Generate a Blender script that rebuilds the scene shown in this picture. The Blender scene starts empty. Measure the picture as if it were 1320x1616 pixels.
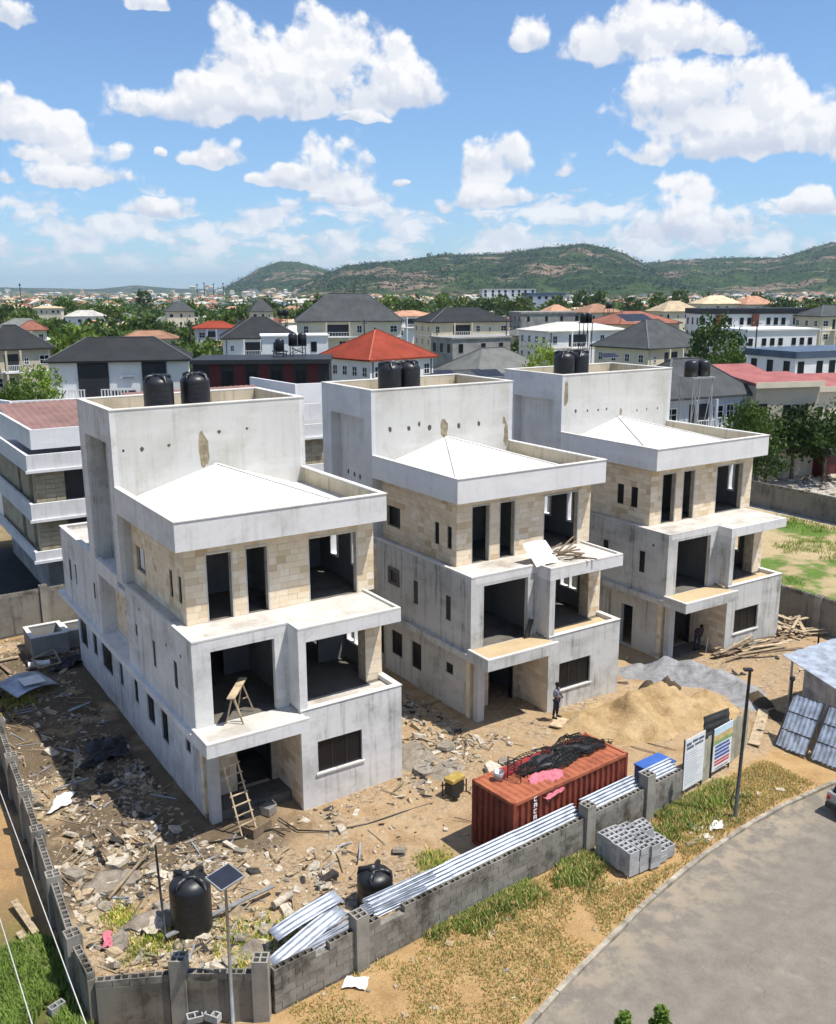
import bpy, bmesh, math, random
from mathutils import Vector, Matrix, noise as mnoise
random.seed(7)
R = math.radians
sc = bpy.context.scene
COL = sc.collection

# ------------------------------------------------------------------ camera, sky, sun, exposure
FPX, HY, ROLL, YAW = 1489.03, 456.179, R(-0.182), R(56.999)
PIT = math.atan((808 - HY) / FPX)
CAMZ = 20.0
cam = bpy.data.cameras.new('camera')
camo = bpy.data.objects.new('camera', cam); COL.objects.link(camo)
cam.sensor_fit = 'VERTICAL'; cam.sensor_height = 24.0; cam.lens = 24.0 * FPX / 1616.0
cam.clip_start = 0.5; cam.clip_end = 40000
camo.matrix_world = Matrix.Translation((0, 0, CAMZ)) @ Matrix.Rotation(math.pi/2 - PIT, 4, 'X') @ Matrix.Rotation(ROLL, 4, 'Z')
sc.camera = camo
UX, UY = math.sin(YAW), math.cos(YAW)
def W(u, v, z=0.0): return Vector((u*UX - v*UY, u*UY + v*UX, z))
def UVof(x, y): return (x*UX + y*UY, -x*UY + y*UX)
RZ = math.pi/2 - YAW           # rotation of the site axes
def ray(px, py):               # direction seen at a photo position: used only to measure where things stand
    dx, dy = px - 660, py - 808
    a = (dx*math.cos(ROLL) + dy*math.sin(ROLL)) / FPX; b = -(-dx*math.sin(ROLL) + dy*math.cos(ROLL)) / FPX
    return Vector((a, math.cos(PIT) + math.sin(PIT)*b, -math.sin(PIT) + math.cos(PIT)*b))
def atz(px, py, z=0.0):
    r = ray(px, py); t = (z - CAMZ) / r.z
    return Vector((0, 0, CAMZ)) + r*t
def atd(px, py, d):
    r = ray(px, py); return Vector((0, 0, CAMZ)) + r*(d / r.y)

sun_dir = (W(.30, -.34, 1.0)).normalized()
SUN_EL = math.asin(sun_dir.z); SUN_ROT = math.atan2(sun_dir.x, sun_dir.y)
sl = bpy.data.lights.new('sun', 'SUN'); sl.energy = 5.0; sl.angle = R(0.55); sl.color = (1.0, 0.955, 0.88)
slo = bpy.data.objects.new('sun', sl); COL.objects.link(slo)
slo.rotation_euler = sun_dir.to_track_quat('Z', 'Y').to_euler()
sc.view_settings.view_transform = 'Standard'; sc.view_settings.look = 'None'
sc.view_settings.exposure = 0.27; sc.view_settings.gamma = 1.0; sc.view_settings.use_curve_mapping = False
sc.cycles.max_bounces = 6; sc.cycles.diffuse_bounces = 3; sc.cycles.glossy_bounces = 2; sc.cycles.transmission_bounces = 3
sc.cycles.volume_bounces = 0; sc.cycles.transparent_max_bounces = 6
sc.cycles.use_denoising = True; sc.cycles.use_adaptive_sampling = True; sc.cycles.adaptive_threshold = 0.03; sc.cycles.adaptive_min_samples = 16
SKY_STRENGTH = 0.115; HAZE = 0.00006; SKY_TINT = (.78, .915, 1.07)
CLOUD_BASE, CLOUD_TOP = (4.6, 5.05, 5.95), (7.4, 7.4, 7.45)

world = bpy.data.worlds.new('World'); sc.world = world; world.use_nodes = True
wt = world.node_tree; wt.nodes.clear()
class NT:                                  # terse node building
    def __init__(s, tree): s.t = tree
    def n(s, typ, **kw):
        nd = s.t.nodes.new(typ)
        ins = kw.pop('ins', {})
        for k, v in kw.items(): setattr(nd, k, v)
        for k, v in ins.items(): s.set(nd, k, v)
        return nd
    def set(s, nd, k, v):
        sk = nd.inputs[k]
        if isinstance(v, bpy.types.NodeSocket): s.t.links.new(v, sk)
        elif isinstance(v, bpy.types.Node): s.t.links.new(v.outputs[0], sk)
        else: sk.default_value = v
    def m(s, op, a, b=None, c=None, clamp=False):
        nd = s.n('ShaderNodeMath', operation=op, use_clamp=clamp); s.set(nd, 0, a)
        if b is not None: s.set(nd, 1, b)
        if c is not None: s.set(nd, 2, c)
        return nd.outputs[0]
    def vm(s, op, a, b=None):
        nd = s.n('ShaderNodeVectorMath', operation=op); s.set(nd, 0, a)
        if b is not None: s.set(nd, 1, b)
        return nd.outputs['Value'] if op in ('LENGTH', 'DOT_PRODUCT') else nd.outputs[0]
    def noise(s, vec, scale, detail=4, rough=.55, dist=0.0, out=0, dim='3D'):
        nd = s.n('ShaderNodeTexNoise', noise_dimensions=dim, ins={'Scale': scale, 'Detail': detail, 'Roughness': rough, 'Distortion': dist})
        if vec is not None: s.set(nd, 'Vector', vec)
        return nd.outputs[out]
    def ramp(s, fac, stops):
        nd = s.n('ShaderNodeValToRGB'); s.set(nd, 0, fac); e = nd.color_ramp.elements
        while len(e) < len(stops): e.new(.5)
        for el, (p, c) in zip(e, stops):
            el.position = p; el.color = tuple(c) + (1,) if len(c) == 3 else c
        return nd.outputs[0]
    def sstep(s, x, a, b):
        nd = s.n('ShaderNodeMapRange', interpolation_type='SMOOTHSTEP'); s.set(nd, 0, x)
        nd.inputs[1].default_value = a; nd.inputs[2].default_value = b
        return nd.outputs[0]
    def mix(s, f, a, b, mode='MIX'):
        nd = s.n('ShaderNodeMix', data_type='RGBA', blend_type=mode)
        s.set(nd, 0, f)
        for i, v in ((6, a), (7, b)):
            s.set(nd, i, tuple(v) + (1,) if isinstance(v, (tuple, list)) and len(v) == 3 else v)
        return nd.outputs[2]

# cumulus clouds: (photo x, photo y, half width, half height); stored as azimuth and elevation on the sky
CL = [(505,95,125,62),(400,85,75,52),(625,125,82,48),(320,160,140,34),(470,150,160,38),(570,188,46,9),
      (55,195,85,30),(105,235,95,20),(130,268,85,28),(15,277,24,12),(345,243,48,20),(262,243,10,7),
      (535,262,62,42),(455,280,55,16),(560,305,70,20),(632,283,22,7),(770,252,72,36),(770,302,84,24),(885,258,20,20),
      (1020,45,120,50),(1110,55,75,30),(842,55,40,26),(1055,150,95,62),(1165,160,110,50),(1255,190,100,55),(1180,220,180,32),
      (1100,290,58,26),(1085,345,110,40),(1275,315,45,22),(15,14,38,24),(238,5,36,12),(250,325,62,18),(690,320,30,16),(1390,150,90,60),(-70,150,70,30)]
w = NT(wt)
tc = w.n('ShaderNodeTexCoord'); sx = w.n('ShaderNodeSeparateXYZ'); w.set(sx, 0, tc.outputs['Generated'])
az = w.m('ARCTAN2', sx.outputs[0], sx.outputs[1]); el = w.m('ARCSINE', sx.outputs[2])
cv = w.n('ShaderNodeCombineXYZ', ins={0: az, 1: el}).outputs[0]
wn = w.noise(cv, 20, 2, .6, out=1, dim='2D')
pv = w.vm('ADD', cv, w.vm('MULTIPLY', w.vm('SUBTRACT', wn, (.5, .5, .5)), (.034, .022, 0)))
best = None; sw = None; swy = None
for (x, y, rx, ry) in CL:
    r = ray(x, y + ry*.5).normalized(); a0 = math.atan2(r.x, r.y); e0 = math.asin(r.z); kx, ky = FPX/rx, FPX/(ry*1.5)
    nd = w.n('ShaderNodeVectorMath', operation='MULTIPLY_ADD'); w.set(nd, 0, pv); nd.inputs[1].default_value = (kx, ky, 0); nd.inputs[2].default_value = (-a0*kx, -e0*ky, 0)
    sp = w.n('ShaderNodeSeparateXYZ'); w.set(sp, 0, nd.outputs[0])
    yy = w.m('MAXIMUM', sp.outputs[1], w.m('MULTIPLY', sp.outputs[1], -2.8))
    r2 = w.m('MULTIPLY_ADD', sp.outputs[0], sp.outputs[0], w.m('MULTIPLY', yy, yy))
    d = w.m('SUBTRACT', 1.0, r2)
    best = d if best is None else w.n('ShaderNodeMath', operation='SMOOTH_MAX', ins={0: best, 1: d, 2: .3}).outputs[0]
    wt_ = w.m('MAXIMUM', w.m('ADD', d, .35), 0.0)
    sw = wt_ if sw is None else w.m('ADD', sw, wt_)
    t_ = w.m('MULTIPLY', wt_, sp.outputs[1]) if swy is None else w.m('MULTIPLY_ADD', wt_, sp.outputs[1], swy)
    swy = t_
hrel = w.m('DIVIDE', swy, w.m('MAXIMUM', sw, .02))       # 0 at a cloud's base, 1 at its top
best = w.m('MAXIMUM', best, -1.5)
# the same kind of clouds goes on over the whole sky beyond the ones in view, and a bank of small ones low down
outside = w.m('MAXIMUM', w.sstep(w.m('ABSOLUTE', az), .47, .62), w.sstep(el, .33, .45))
gen = w.m('MULTIPLY_ADD', w.noise(w.vm('MULTIPLY', pv, (1, 2.2, 1)), 3.2, 1, .5, dim='2D'), 5.0, -2.75)
best = w.m('ADD', w.m('MULTIPLY', best, w.m('SUBTRACT', 1.0, outside)), w.m('MULTIPLY', gen, outside))
n1 = w.noise(cv, 22, 6, .54, dim='2D'); n2 = w.noise(w.vm('ADD', cv, (.004, .0085, 0)), 22, 6, .54, dim='2D')
dcu = w.m('ADD', best, w.m('MULTIPLY_ADD', n1, 2.9, -1.45))
acu = w.sstep(dcu, .04, .55)
lv = w.vm('MULTIPLY', pv, (1, 2.5, 1))
l1 = w.noise(lv, 17, 4, .6, dim='2D')
dlow = w.m('ADD', w.m('MULTIPLY_ADD', l1, 3.4, -1.27), w.m('MULTIPLY', w.m('SUBTRACT', n1, .5), .9))
dlow = w.m('SUBTRACT', dlow, w.m('MULTIPLY', w.sstep(el, .07, .135), 2.3))
alow = w.m('MULTIPLY', w.sstep(dlow, .0, .62), w.m('MULTIPLY', w.sstep(el, .004, .04), .85))
alpha = w.m('MAXIMUM', acu, alow, clamp=True)
relief = w.sstep(w.m('SUBTRACT', n1, n2), -.075, .065)
hgt = w.sstep(w.m('MULTIPLY_ADD', n1, .5, w.m('SUBTRACT', hrel, .25)), -.12, .42)
hgt = w.m('MAXIMUM', hgt, w.m('MULTIPLY', w.sstep(w.m('SUBTRACT', alow, acu), 0, .2), w.m('MULTIPLY_ADD', w.sstep(dlow, .1, 1.0), .5, .45)))
lit = w.m('ADD', w.m('MULTIPLY', hgt, .62), w.m('MULTIPLY', relief, .38), clamp=True)
ccol = w.mix(lit, CLOUD_BASE, CLOUD_TOP)
sky = w.n('ShaderNodeTexSky', sky_type='NISHITA', sun_disc=False, sun_elevation=SUN_EL, sun_rotation=SUN_ROT, altitude=300, air_density=1.0, dust_density=0.05, ozone_density=2.0)
lowf = w.mix(w.sstep(el, -.04, .22), (.70, .80, .93), (1.0, 1.0, 1.0))
skc = w.mix(alpha, w.mix(1.0, w.mix(1.0, sky.outputs[0], SKY_TINT, 'MULTIPLY'), lowf, 'MULTIPLY'), ccol)
bg = w.n('ShaderNodeBackground', ins={'Color': skc, 'Strength': SKY_STRENGTH})
wo = w.n('ShaderNodeOutputWorld'); wt.links.new(bg.outputs[0], wo.inputs[0])
world.cycles.sampling_method = 'NONE'

# ------------------------------------------------------------------ helpers
def link(o, parent=None):
    COL.objects.link(o)
    if parent is not None: o.parent = parent
    return o
def tag(o, label=None, cat=None, group=None, kind=None):
    if label: o['label'] = label
    if cat: o['category'] = cat
    if group: o['group'] = group
    if kind: o['kind'] = kind
    elif cat: o['kind'] = 'thing'
    return o
def empty(name, loc, rz=0.0, label=None, cat=None, group=None):
    o = bpy.data.objects.new(name, None); COL.objects.link(o)
    o.location = loc; o.rotation_euler = (0, 0, rz); o.empty_display_size = .2
    return tag(o, label, cat, group)
class MB:
    def __init__(s): s.v = []; s.f = []; s.mi = []
    def add(s, vs, fs, mi=0):
        b = len(s.v); s.v += [tuple(x) for x in vs]; s.f += [tuple(i + b for i in f) for f in fs]; s.mi += [mi]*len(fs)
        return s
    def box(s, x0, x1, y0, y1, z0, z1, mi=0):
        return s.add([(x0,y0,z0),(x1,y0,z0),(x1,y1,z0),(x0,y1,z0),(x0,y0,z1),(x1,y0,z1),(x1,y1,z1),(x0,y1,z1)],
            [(0,3,2,1),(4,5,6,7),(0,1,5,4),(1,2,6,5),(2,3,7,6),(3,0,4,7)], mi)
    def obox(s, c, size, rot=None, mi=0, taper=None):
        hx, hy, hz = size[0]/2, size[1]/2, size[2]/2; m = rot if rot is not None else Matrix.Identity(3); c = Vector(c)
        vs = [c + m @ Vector((sx*hx, sy*hy, sz*hz)) for sz in (-1, 1) for sx, sy in ((-1,-1),(1,-1),(1,1),(-1,1))]
        return s.add(vs, [(0,3,2,1),(4,5,6,7),(0,1,5,4),(1,2,6,5),(2,3,7,6),(3,0,4,7)], mi)
    def tube(s, pts, rad, n=6, mi=0, cap=True):
        pts = [Vector(p) for p in pts]; rad = rad if isinstance(rad, (list, tuple)) else [rad]*len(pts)
        vs = []; N = len(pts)
        for i, p in enumerate(pts):
            t = (pts[min(i+1, N-1)] - pts[max(i-1, 0)]).normalized()
            a = t.cross(Vector((0, 0, 1)) if abs(t.z) < .9 else Vector((1, 0, 0))).normalized(); b = t.cross(a)
            for k in range(n):
                an = 2*math.pi*k/n; vs.append(p + (a*math.cos(an) + b*math.sin(an))*rad[i])
        fs = [(i*n+k, i*n+(k+1) % n, (i+1)*n+(k+1) % n, (i+1)*n+k) for i in range(N-1) for k in range(n)]
        if cap: fs += [tuple(range(n)), tuple((N-1)*n + k for k in reversed(range(n)))]
        return s.add(vs, fs, mi)
    def beam(s, a, b, wd, ht, mi=0):
        a = Vector(a); b = Vector(b); d = b - a; L = d.length
        x = d.normalized(); up = Vector((0, 0, 1)) if abs(x.z) < .95 else Vector((0, 1, 0))
        y = up.cross(x).normalized(); z = x.cross(y)
        return s.obox((a+b)/2, (L, wd, ht), Matrix((x, y, z)).transposed(), mi)
    def lathe(s, prof, c=(0,0,0), n=20, mi=0):
        vs = []; 
        for r, z in prof:
            for k in range(n):
                an = 2*math.pi*k/n; vs.append((c[0]+r*math.cos(an), c[1]+r*math.sin(an), c[2]+z))
        fs = [(i*n+k, i*n+(k+1) % n, (i+1)*n+(k+1) % n, (i+1)*n+k) for i in range(len(prof)-1) for k in range(n)]
        fs += [tuple(reversed(range(n))), tuple((len(prof)-1)*n+k for k in range(n))]
        return s.add(vs, fs, mi)
    def mesh(s, name, mats, smooth=False):
        me = bpy.data.meshes.new(name); me.from_pydata(s.v, [], s.f)
        for m in (mats if isinstance(mats, (list, tuple)) else [mats]): me.materials.append(m)
        if len(me.materials) > 1: me.polygons.foreach_set('material_index', s.mi)
        if smooth: me.polygons.foreach_set('use_smooth', [True]*len(me.polygons))
        me.update(); return me
    def build(s, name, mats, parent=None, loc=(0,0,0), rz=0.0, smooth=False, bevel=0.0):
        o = bpy.data.objects.new(name, s.mesh(name, mats, smooth)); link(o, parent)
        o.location = loc; o.rotation_euler = (0, 0, rz)
        if bevel:
            b = o.modifiers.new('bevel', 'BEVEL'); b.width = bevel; b.segments = 2; b.limit_method = 'ANGLE'; b.angle_limit = R(40)
        return o
def wall(mb, axis, a0, a1, t0, t1, z0, z1, ops=(), mi=0):
    """a wall along x or y with real openings, outer faces only"""
    As = sorted({a0, a1} | {min(max(q, a0), a1) for o in ops for q in o[:2]}); Zs = sorted({z0, z1} | {min(max(q, z0), z1) for o in ops for q in o[2:4]})
    def solid(i, j):
        if i < 0 or j < 0 or i >= len(As)-1 or j >= len(Zs)-1: return False
        ca, cz = (As[i]+As[i+1])/2, (Zs[j]+Zs[j+1])/2
        return not any(o[0] < ca < o[1] and o[2] < cz < o[3] for o in ops)
    P = (lambda a, t, z: (a, t, z)) if axis == 'x' else (lambda a, t, z: (t, a, z))
    for i in range(len(As)-1):
        for j in range(len(Zs)-1):
            if not solid(i, j): continue
            A, B, C, D = As[i], As[i+1], Zs[j], Zs[j+1]
            for t in (t0, t1): mb.add([P(A,t,C), P(B,t,C), P(B,t,D), P(A,t,D)], [(0,1,2,3)], mi)
            for di, dj, q in ((-1,0,[(A,C),(A,D)]), (1,0,[(B,C),(B,D)]), (0,-1,[(A,C),(B,C)]), (0,1,[(A,D),(B,D)])):
                if not solid(i+di, j+dj):
                    (p, r), (p2, r2) = q
                    mb.add([P(p,t0,r), P(p2,t0,r2), P(p2,t1,r2), P(p,t1,r)], [(0,1,2,3)], mi)
    return mb
def child_copy(src, parent):
    c = src.copy(); COL.objects.link(c); c.parent = parent
    for ch in src.children: child_copy(ch, c)
    return c

# ------------------------------------------------------------------ materials
M = {}
def pmat(name, rough=.85, spec=.3, metal=0.0):
    m = bpy.data.materials.new(name); m.use_nodes = True
    t = NT(m.node_tree); b = m.node_tree.nodes['Principled BSDF']
    b.inputs['Roughness'].default_value = rough; b.inputs['Specular IOR Level'].default_value = spec; b.inputs['Metallic'].default_value = metal
    geo = t.n('ShaderNodeNewGeometry'); M[name] = m
    return m, t, b, geo.outputs['Position']
def bump(t, b, h, strength=.3, dist=.02):
    bn = t.n('ShaderNodeBump', ins={'Strength': strength, 'Distance': dist, 'Height': h}); t.t.links.new(bn.outputs[0], b.inputs['Normal'])
def simple(name, c, rough=.8, var=.12, scale=2.0, spec=.3, metal=0.0, bm=0.0, objrand=0.0):
    m, t, b, P = pmat(name, rough, spec, metal)
    n = t.noise(P, scale, 5, .6); lo = [x*(1-var*1.6) for x in c]; hi = [min(1, x*(1+var)) for x in c]
    col = t.ramp(n, [(.3, lo), (.7, hi)])
    if objrand:
        oi = t.n('ShaderNodeObjectInfo'); k = t.m('MULTIPLY_ADD', oi.outputs['Random'], 2*objrand, 1-objrand)
        col = t.mix(1.0, col, t.n('ShaderNodeCombineColor', ins={0: k, 1: k, 2: k}).outputs[0], 'MULTIPLY')
    t.set(b, 'Base Color', col)
    if bm: bump(t, b, t.noise(P, scale*6, 4, .6), bm, .01)
    return m
def plaster(name, base, dark, streak=.5, blotch=.35):
    m, t, b, P = pmat(name, .92, .2)
    n1 = t.noise(P, .55, 6, .62); n2 = t.noise(t.vm('MULTIPLY', P, (2.6, 2.6, .16)), 1.4, 5, .6); n3 = t.noise(P, 7, 5, .65)
    f = t.m('ADD', t.m('MULTIPLY', t.sstep(n1, .42, .72), blotch), t.m('MULTIPLY', t.sstep(n2, .5, .75), streak))
    n5 = t.noise(P, 1.9, 7, .7); n6 = t.noise(t.vm('MULTIPLY', P, (9, 9, .35)), 1.1, 4, .6)
    f = t.m('ADD', f, t.m('MULTIPLY', t.m('SUBTRACT', n3, .5), .45))
    f = t.m('ADD', f, t.m('MULTIPLY', t.sstep(n5, .52, .7), blotch*.55))
    f = t.m('ADD', f, t.m('MULTIPLY', t.m('MULTIPLY', t.sstep(n6, .58, .72), t.sstep(n1, .4, .6)), streak*.7), clamp=True)
    col = t.mix(f, base, dark)
    # trowel bands, paler
    n4 = t.noise(t.vm('MULTIPLY', P, (.35, .35, 1.7)), .9, 3, .5)
    col = t.mix(t.m('MULTIPLY', t.sstep(n4, .52, .66), .35), col, [min(1, x*1.12) for x in base])
    t.set(b, 'Base Color', col); bump(t, b, t.noise(P, 22, 5, .65), .25, .012)
    return m
plaster('plaster', (.68, .67, .655), (.40, .39, .37), .45, .45)
plaster('plaster_pale', (.55, .54, .51), (.39, .37, .32), .4, .5)
plaster('plaster_damp', (.56, .555, .53), (.22, .22, .195), .85, .55)
plaster('parapet_inside', (.50, .44, .33), (.28, .235, .16), .8, .5)
plaster('slab_top', (.58, .545, .49), (.33, .29, .24), .0, .9)
plaster('floor_shade', (.15, .137, .117), (.065, .06, .052), .0, .8)  # floor colour darkened to paint in the shade of the rooms
plaster('interior_shade', (.17, .17, .165), (.095, .095, .09), .3, .4)  # wall colour lowered too, indoor shade put into the base
plaster('white_roof', (.80, .79, .76), (.62, .59, .53), .0, .5)
plaster('coping', (.64, .62, .575), (.46, .43, .38), .0, .5)
plaster('wall_render', (.21, .19, .155), (.075, .068, .055), .7, .8)
plaster('old_wall', (.235, .22, .19), (.09, .085, .075), .7, .7)
simple('mortar', (.44, .38, .29), .95, .2, 4)
def tilemat():
    m, t, b, P = pmat('stone', .9, .2)
    oi = t.n('ShaderNodeObjectInfo'); r = oi.outputs['Random']
    c = t.ramp(r, [(0, (.58,.44,.27)), (.1, (.68,.555,.38)), (.36, (.78,.67,.50)), (.6, (.74,.61,.44)), (.84, (.82,.72,.57)), (1, (.64,.50,.32))])
    n = t.noise(P, 3.2, 5, .65)
    c = t.mix(t.m('MULTIPLY', t.sstep(n, .5, .75), .45), c, (.58, .44, .27))
    t.set(b, 'Base Color', c); bump(t, b, t.noise(P, 14, 5, .7), .5, .02)
tilemat()
def blockmat(name, base, dark):
    m, t, b, P = pmat(name, .95, .15)
    oi = t.n('ShaderNodeObjectInfo'); k = t.m('MULTIPLY_ADD', oi.outputs['Random'], .3, .85)
    n = t.noise(P, 1.2, 6, .65); c = t.mix(t.sstep(n, .42, .7), base, dark)
    c = t.mix(1.0, c, t.n('ShaderNodeCombineColor', ins={0: k, 1: k, 2: k}).outputs[0], 'MULTIPLY')
    t.set(b, 'Base Color', c); bump(t, b, t.noise(P, 45, 4, .7), .5, .01)
blockmat('block', (.24, .222, .19), (.075, .068, .055))
blockmat('block_new', (.40, .40, .395), (.29, .29, .28))
blockmat('block_yellow', (.42, .37, .26), (.30, .25, .165))
simple('wood', (.46, .36, .235), .85, .25, 3, objrand=.3)
simple('wood_dark', (.24, .175, .115), .85, .3, 3, objrand=.3)
simple('zinc', (.42, .46, .53), .55, .3, 1.6, .5, .45)
simple('zinc_white', (.42, .46, .52), .55, .25, 2.2, .5, .35)
simple('black_plastic', (.014, .015, .018), .42, .2, 2, .5)
simple('black_metal', (.02, .02, .021), .5, .2, 3, .5)
simple('steel_dark', (.07, .07, .068), .6, .25, 4, .4, .4)
simple('galvanised', (.42, .43, .43), .45, .15, 3, .5, .6)
simple('dark_glass', (.010, .011, .013), .3, .2, 1, .3)
simple('solar_cell', (.012, .016, .03), .45, .2, 2, .5)
simple('tarp_black', (.022, .022, .024), .55, .4, 3, .4)
simple('white_paint', (.80, .80, .80), .7, .05, .4)
simple('cream_paint', (.72, .64, .49), .8, .06, .4)
simple('beige_paint', (.52, .46, .35), .8, .08, .4)
simple('blue_grey_paint', (.46, .50, .58), .8, .05, .4)
simple('charcoal_paint', (.03, .032, .038), .6, .1, .4)
simple('maroon_paint', (.10, .02, .022), .6, .1, .4)
simple('concrete_grey', (.30, .295, .28), .9, .2, .6)
simple('cloth_pink', (.55, .16, .20), .9, .2, 6)
simple('cloth_navy', (.03, .035, .055), .9, .2, 8)
simple('cloth_check', (.20, .21, .27), .9, .5, 25)
simple('skin', (.075, .04, .027), .6, .08, 6)
simple('hair', (.008, .007, .007), .8, .1, 20)
simple('blue_plastic', (.05, .13, .42), .5, .12, 2)
simple('yellow_metal', (.42, .30, .08), .5, .2, 4)
simple('red_paint', (.30, .03, .03), .6, .2, 4)
simple('white_sheet', (.74, .74, .72), .7, .08, 2)
simple('poster_blue', (.06, .12, .36), .7, .05, 2); simple('poster_red', (.55, .09, .12), .7, .05, 2)
simple('poster_green', (.24, .40, .16), .7, .2, 3); simple('poster_sky', (.55, .72, .80), .7, .1, 2); simple('poster_sand', (.60, .46, .20), .7, .2, 3)
simple('ink', (.10, .12, .17), .7, .05, 2); simple('ink_pale', (.45, .48, .54), .7, .05, 2)
simple('netting', (.012, .012, .013), .8, .2, 4)
simple('rope', (.62, .60, .55), .8, .05, 4)
def rust(name, a, b_, stripes=False):
    m, t, b, P = pmat(name, .68, .35)
    n = t.noise(P, 1.3, 7, .68); n2 = t.noise(t.vm('MULTIPLY', P, (3, 3, .3)), 1.6, 5, .6)
    c = t.mix(t.sstep(n, .42, .68), a, b_); c = t.mix(t.m('MULTIPLY', t.sstep(n2, .55, .7), .55), c, (.10, .035, .018))
    t.set(b, 'Base Color', c); bump(t, b, n, .2, .01)
rust('rust', (.235, .052, .027), (.13, .028, .017)); rust('rust_top', (.40, .125, .06), (.25, .07, .036))
def roofmat(name, c, step=.32, depth=.5, objrand=0.0):
    """tiled sheet roof: rows of steps down the slope"""
    m, t, b, P = pmat(name, .8, .15)
    sp = t.n('ShaderNodeSeparateXYZ'); t.set(sp, 0, P)
    fr = t.m('FRACT', t.m('DIVIDE', sp.outputs[2], step))
    n = t.noise(P, .5, 6, .6); n2 = t.noise(P, 5, 4, .6)
    col = t.ramp(t.m('ADD', t.m('MULTIPLY', n, .75), t.m('MULTIPLY', n2, .25)), [(.35, [x*.72 for x in c]), (.68, [min(1, x*1.22) for x in c])])
    col = t.mix(t.m('MULTIPLY', t.sstep(fr, .0, .16), .25), [x*.6 for x in c], col) if False else col
    if objrand:
        oi = t.n('ShaderNodeObjectInfo'); k = t.m('MULTIPLY_ADD', oi.outputs['Random'], 2*objrand, 1-objrand)
        col = t.mix(1.0, col, t.n('ShaderNodeCombineColor', ins={0: k, 1: k, 2: k}).outputs[0], 'MULTIPLY')
    t.set(b, 'Base Color', col); bump(t, b, fr, depth, .05)
roofmat('roof_black', (.034, .036, .038)); roofmat('roof_grey', (.075, .08, .082)); roofmat('roof_red', (.27, .05, .028)); roofmat('roof_pink', (.34, .125, .115))
roofmat('roof_orange', (.40, .225, .145), objrand=.25); roofmat('roof_tan', (.56, .44, .29), objrand=.2); roofmat('roof_rust', (.24, .10, .07), objrand=.3)
roofmat('roof_pale', (.58, .56, .50), objrand=.15); roofmat('roof_blue', (.10, .14, .20)); roofmat('roof_lead', (.16, .165, .15), objrand=.15)
roofmat('roof_faded', (.25, .15, .13), .25)
def leafmat(name, c, var=.5):
    m, t, b, P = pmat(name, .6, .25)
    oi = t.n('ShaderNodeObjectInfo'); n = t.noise(P, .9, 4, .6)
    f = t.m('ADD', t.m('MULTIPLY', n, .8), t.m('MULTIPLY', oi.outputs['Random'], .35))
    col = t.ramp(f, [(.3, [x*(1-var) for x in c]), (.62, c), (.9, (min(1, c[0]*2.0), min(1, c[1]*1.6), c[2]*1.2))])
    t.set(b, 'Base Color', col)
    tr = t.n('ShaderNodeBsdfTranslucent'); t.set(tr, 'Color', col); mx = t.n('ShaderNodeMixShader', ins={0: .28})
    t.t.links.new(b.outputs[0], mx.inputs[1]); t.t.links.new(tr.outputs[0], mx.inputs[2])
    t.t.links.new(mx.outputs[0], t.t.nodes['Material Output'].inputs[0])
leafmat('leaf_dark', (.055, .10, .022)); leafmat('leaf_mid', (.10, .17, .03)); leafmat('leaf_light', (.19, .29, .05)); leafmat('leaf_far', (.075, .125, .028), .5); leafmat('leaf_hill', (.034, .062, .018), .5)
leafmat('grass_green', (.25, .35, .075), .35); leafmat('grass_dry', (.66, .49, .21), .25)
simple('bark', (.13, .095, .065), .95, .3, 3)

# ------------------------------------------------------------------ ground, road, kerb
def ss(a, b, x):
    t = max(0.0, min(1.0, (x-a)/(b-a))); return t*t*(3-2*t)
KERB = [(-30,3.0),(-10,9.5),(4,13.6),(10,15.6),(14.75,17.1),(16.9,17.8),(19.23,18.46),(21.44,19.09),(23.08,19.47),(25.19,19.89),(28.25,20.3),(30.73,20.44),(33.89,20.4),(40,20.0),(60,18.0),(120,12.0)]
def vk(u):
    for (a, b), (c, d) in zip(KERB, KERB[1:]):
        if u <= c: return b + (d-b)*(u-a)/(c-a)
    return KERB[-1][1]
def vw(u): return 21.42 + .082*(u-8.75)        # line of the long front wall
MOUNDS = []
def gh(u, v):
    site = ss(vw(u)-.6, vw(u)+1.5, v)*ss(4.2, 6.0, u)*(1-ss(46, 50, u))*(1-ss(54, 58, v))
    z = site*(-.2 + .42*ss(14, 25, u))
    near = (1-ss(60, 110, u))*(1-ss(60, 110, v))*ss(-40, -10, u)*ss(-40, -5, v)
    road = ss(-.25, .05, vk(u) - v)
    n = mnoise.fractal(Vector((u*.55, v*.55, 0)), 1, 2, 4)*.05 + mnoise.fractal(Vector((u*.17, v*.17, 5)), 1, 2, 3)*.10
    z += n*near*(1-road)*(.35 + .65*site)
    z -= road*.09
    return z
def axis(lo, hi, st, far):
    c = [lo + st*i for i in range(int((hi-lo)/st)+1)]; s = st; a = c[-1]; b = c[0]; up = []; dn = []
    while a < far: s *= 1.28; a += s; up.append(a)
    s = st
    while b > -far: s *= 1.28; b -= s; dn.append(b)
    return dn[::-1] + c + up
US, VS = axis(-4, 56, .36, 9000), axis(12, 62, .36, 9000)
mb = MB()
mb.v = [tuple(W(u, v, gh(u, v))) for v in VS for u in US]; nu = len(US)
mb.f = [(j*nu+i, j*nu+i+1, (j+1)*nu+i+1, (j+1)*nu+i) for j in range(len(VS)-1) for i in range(nu-1)]; mb.mi = [0]*len(mb.f)
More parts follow.
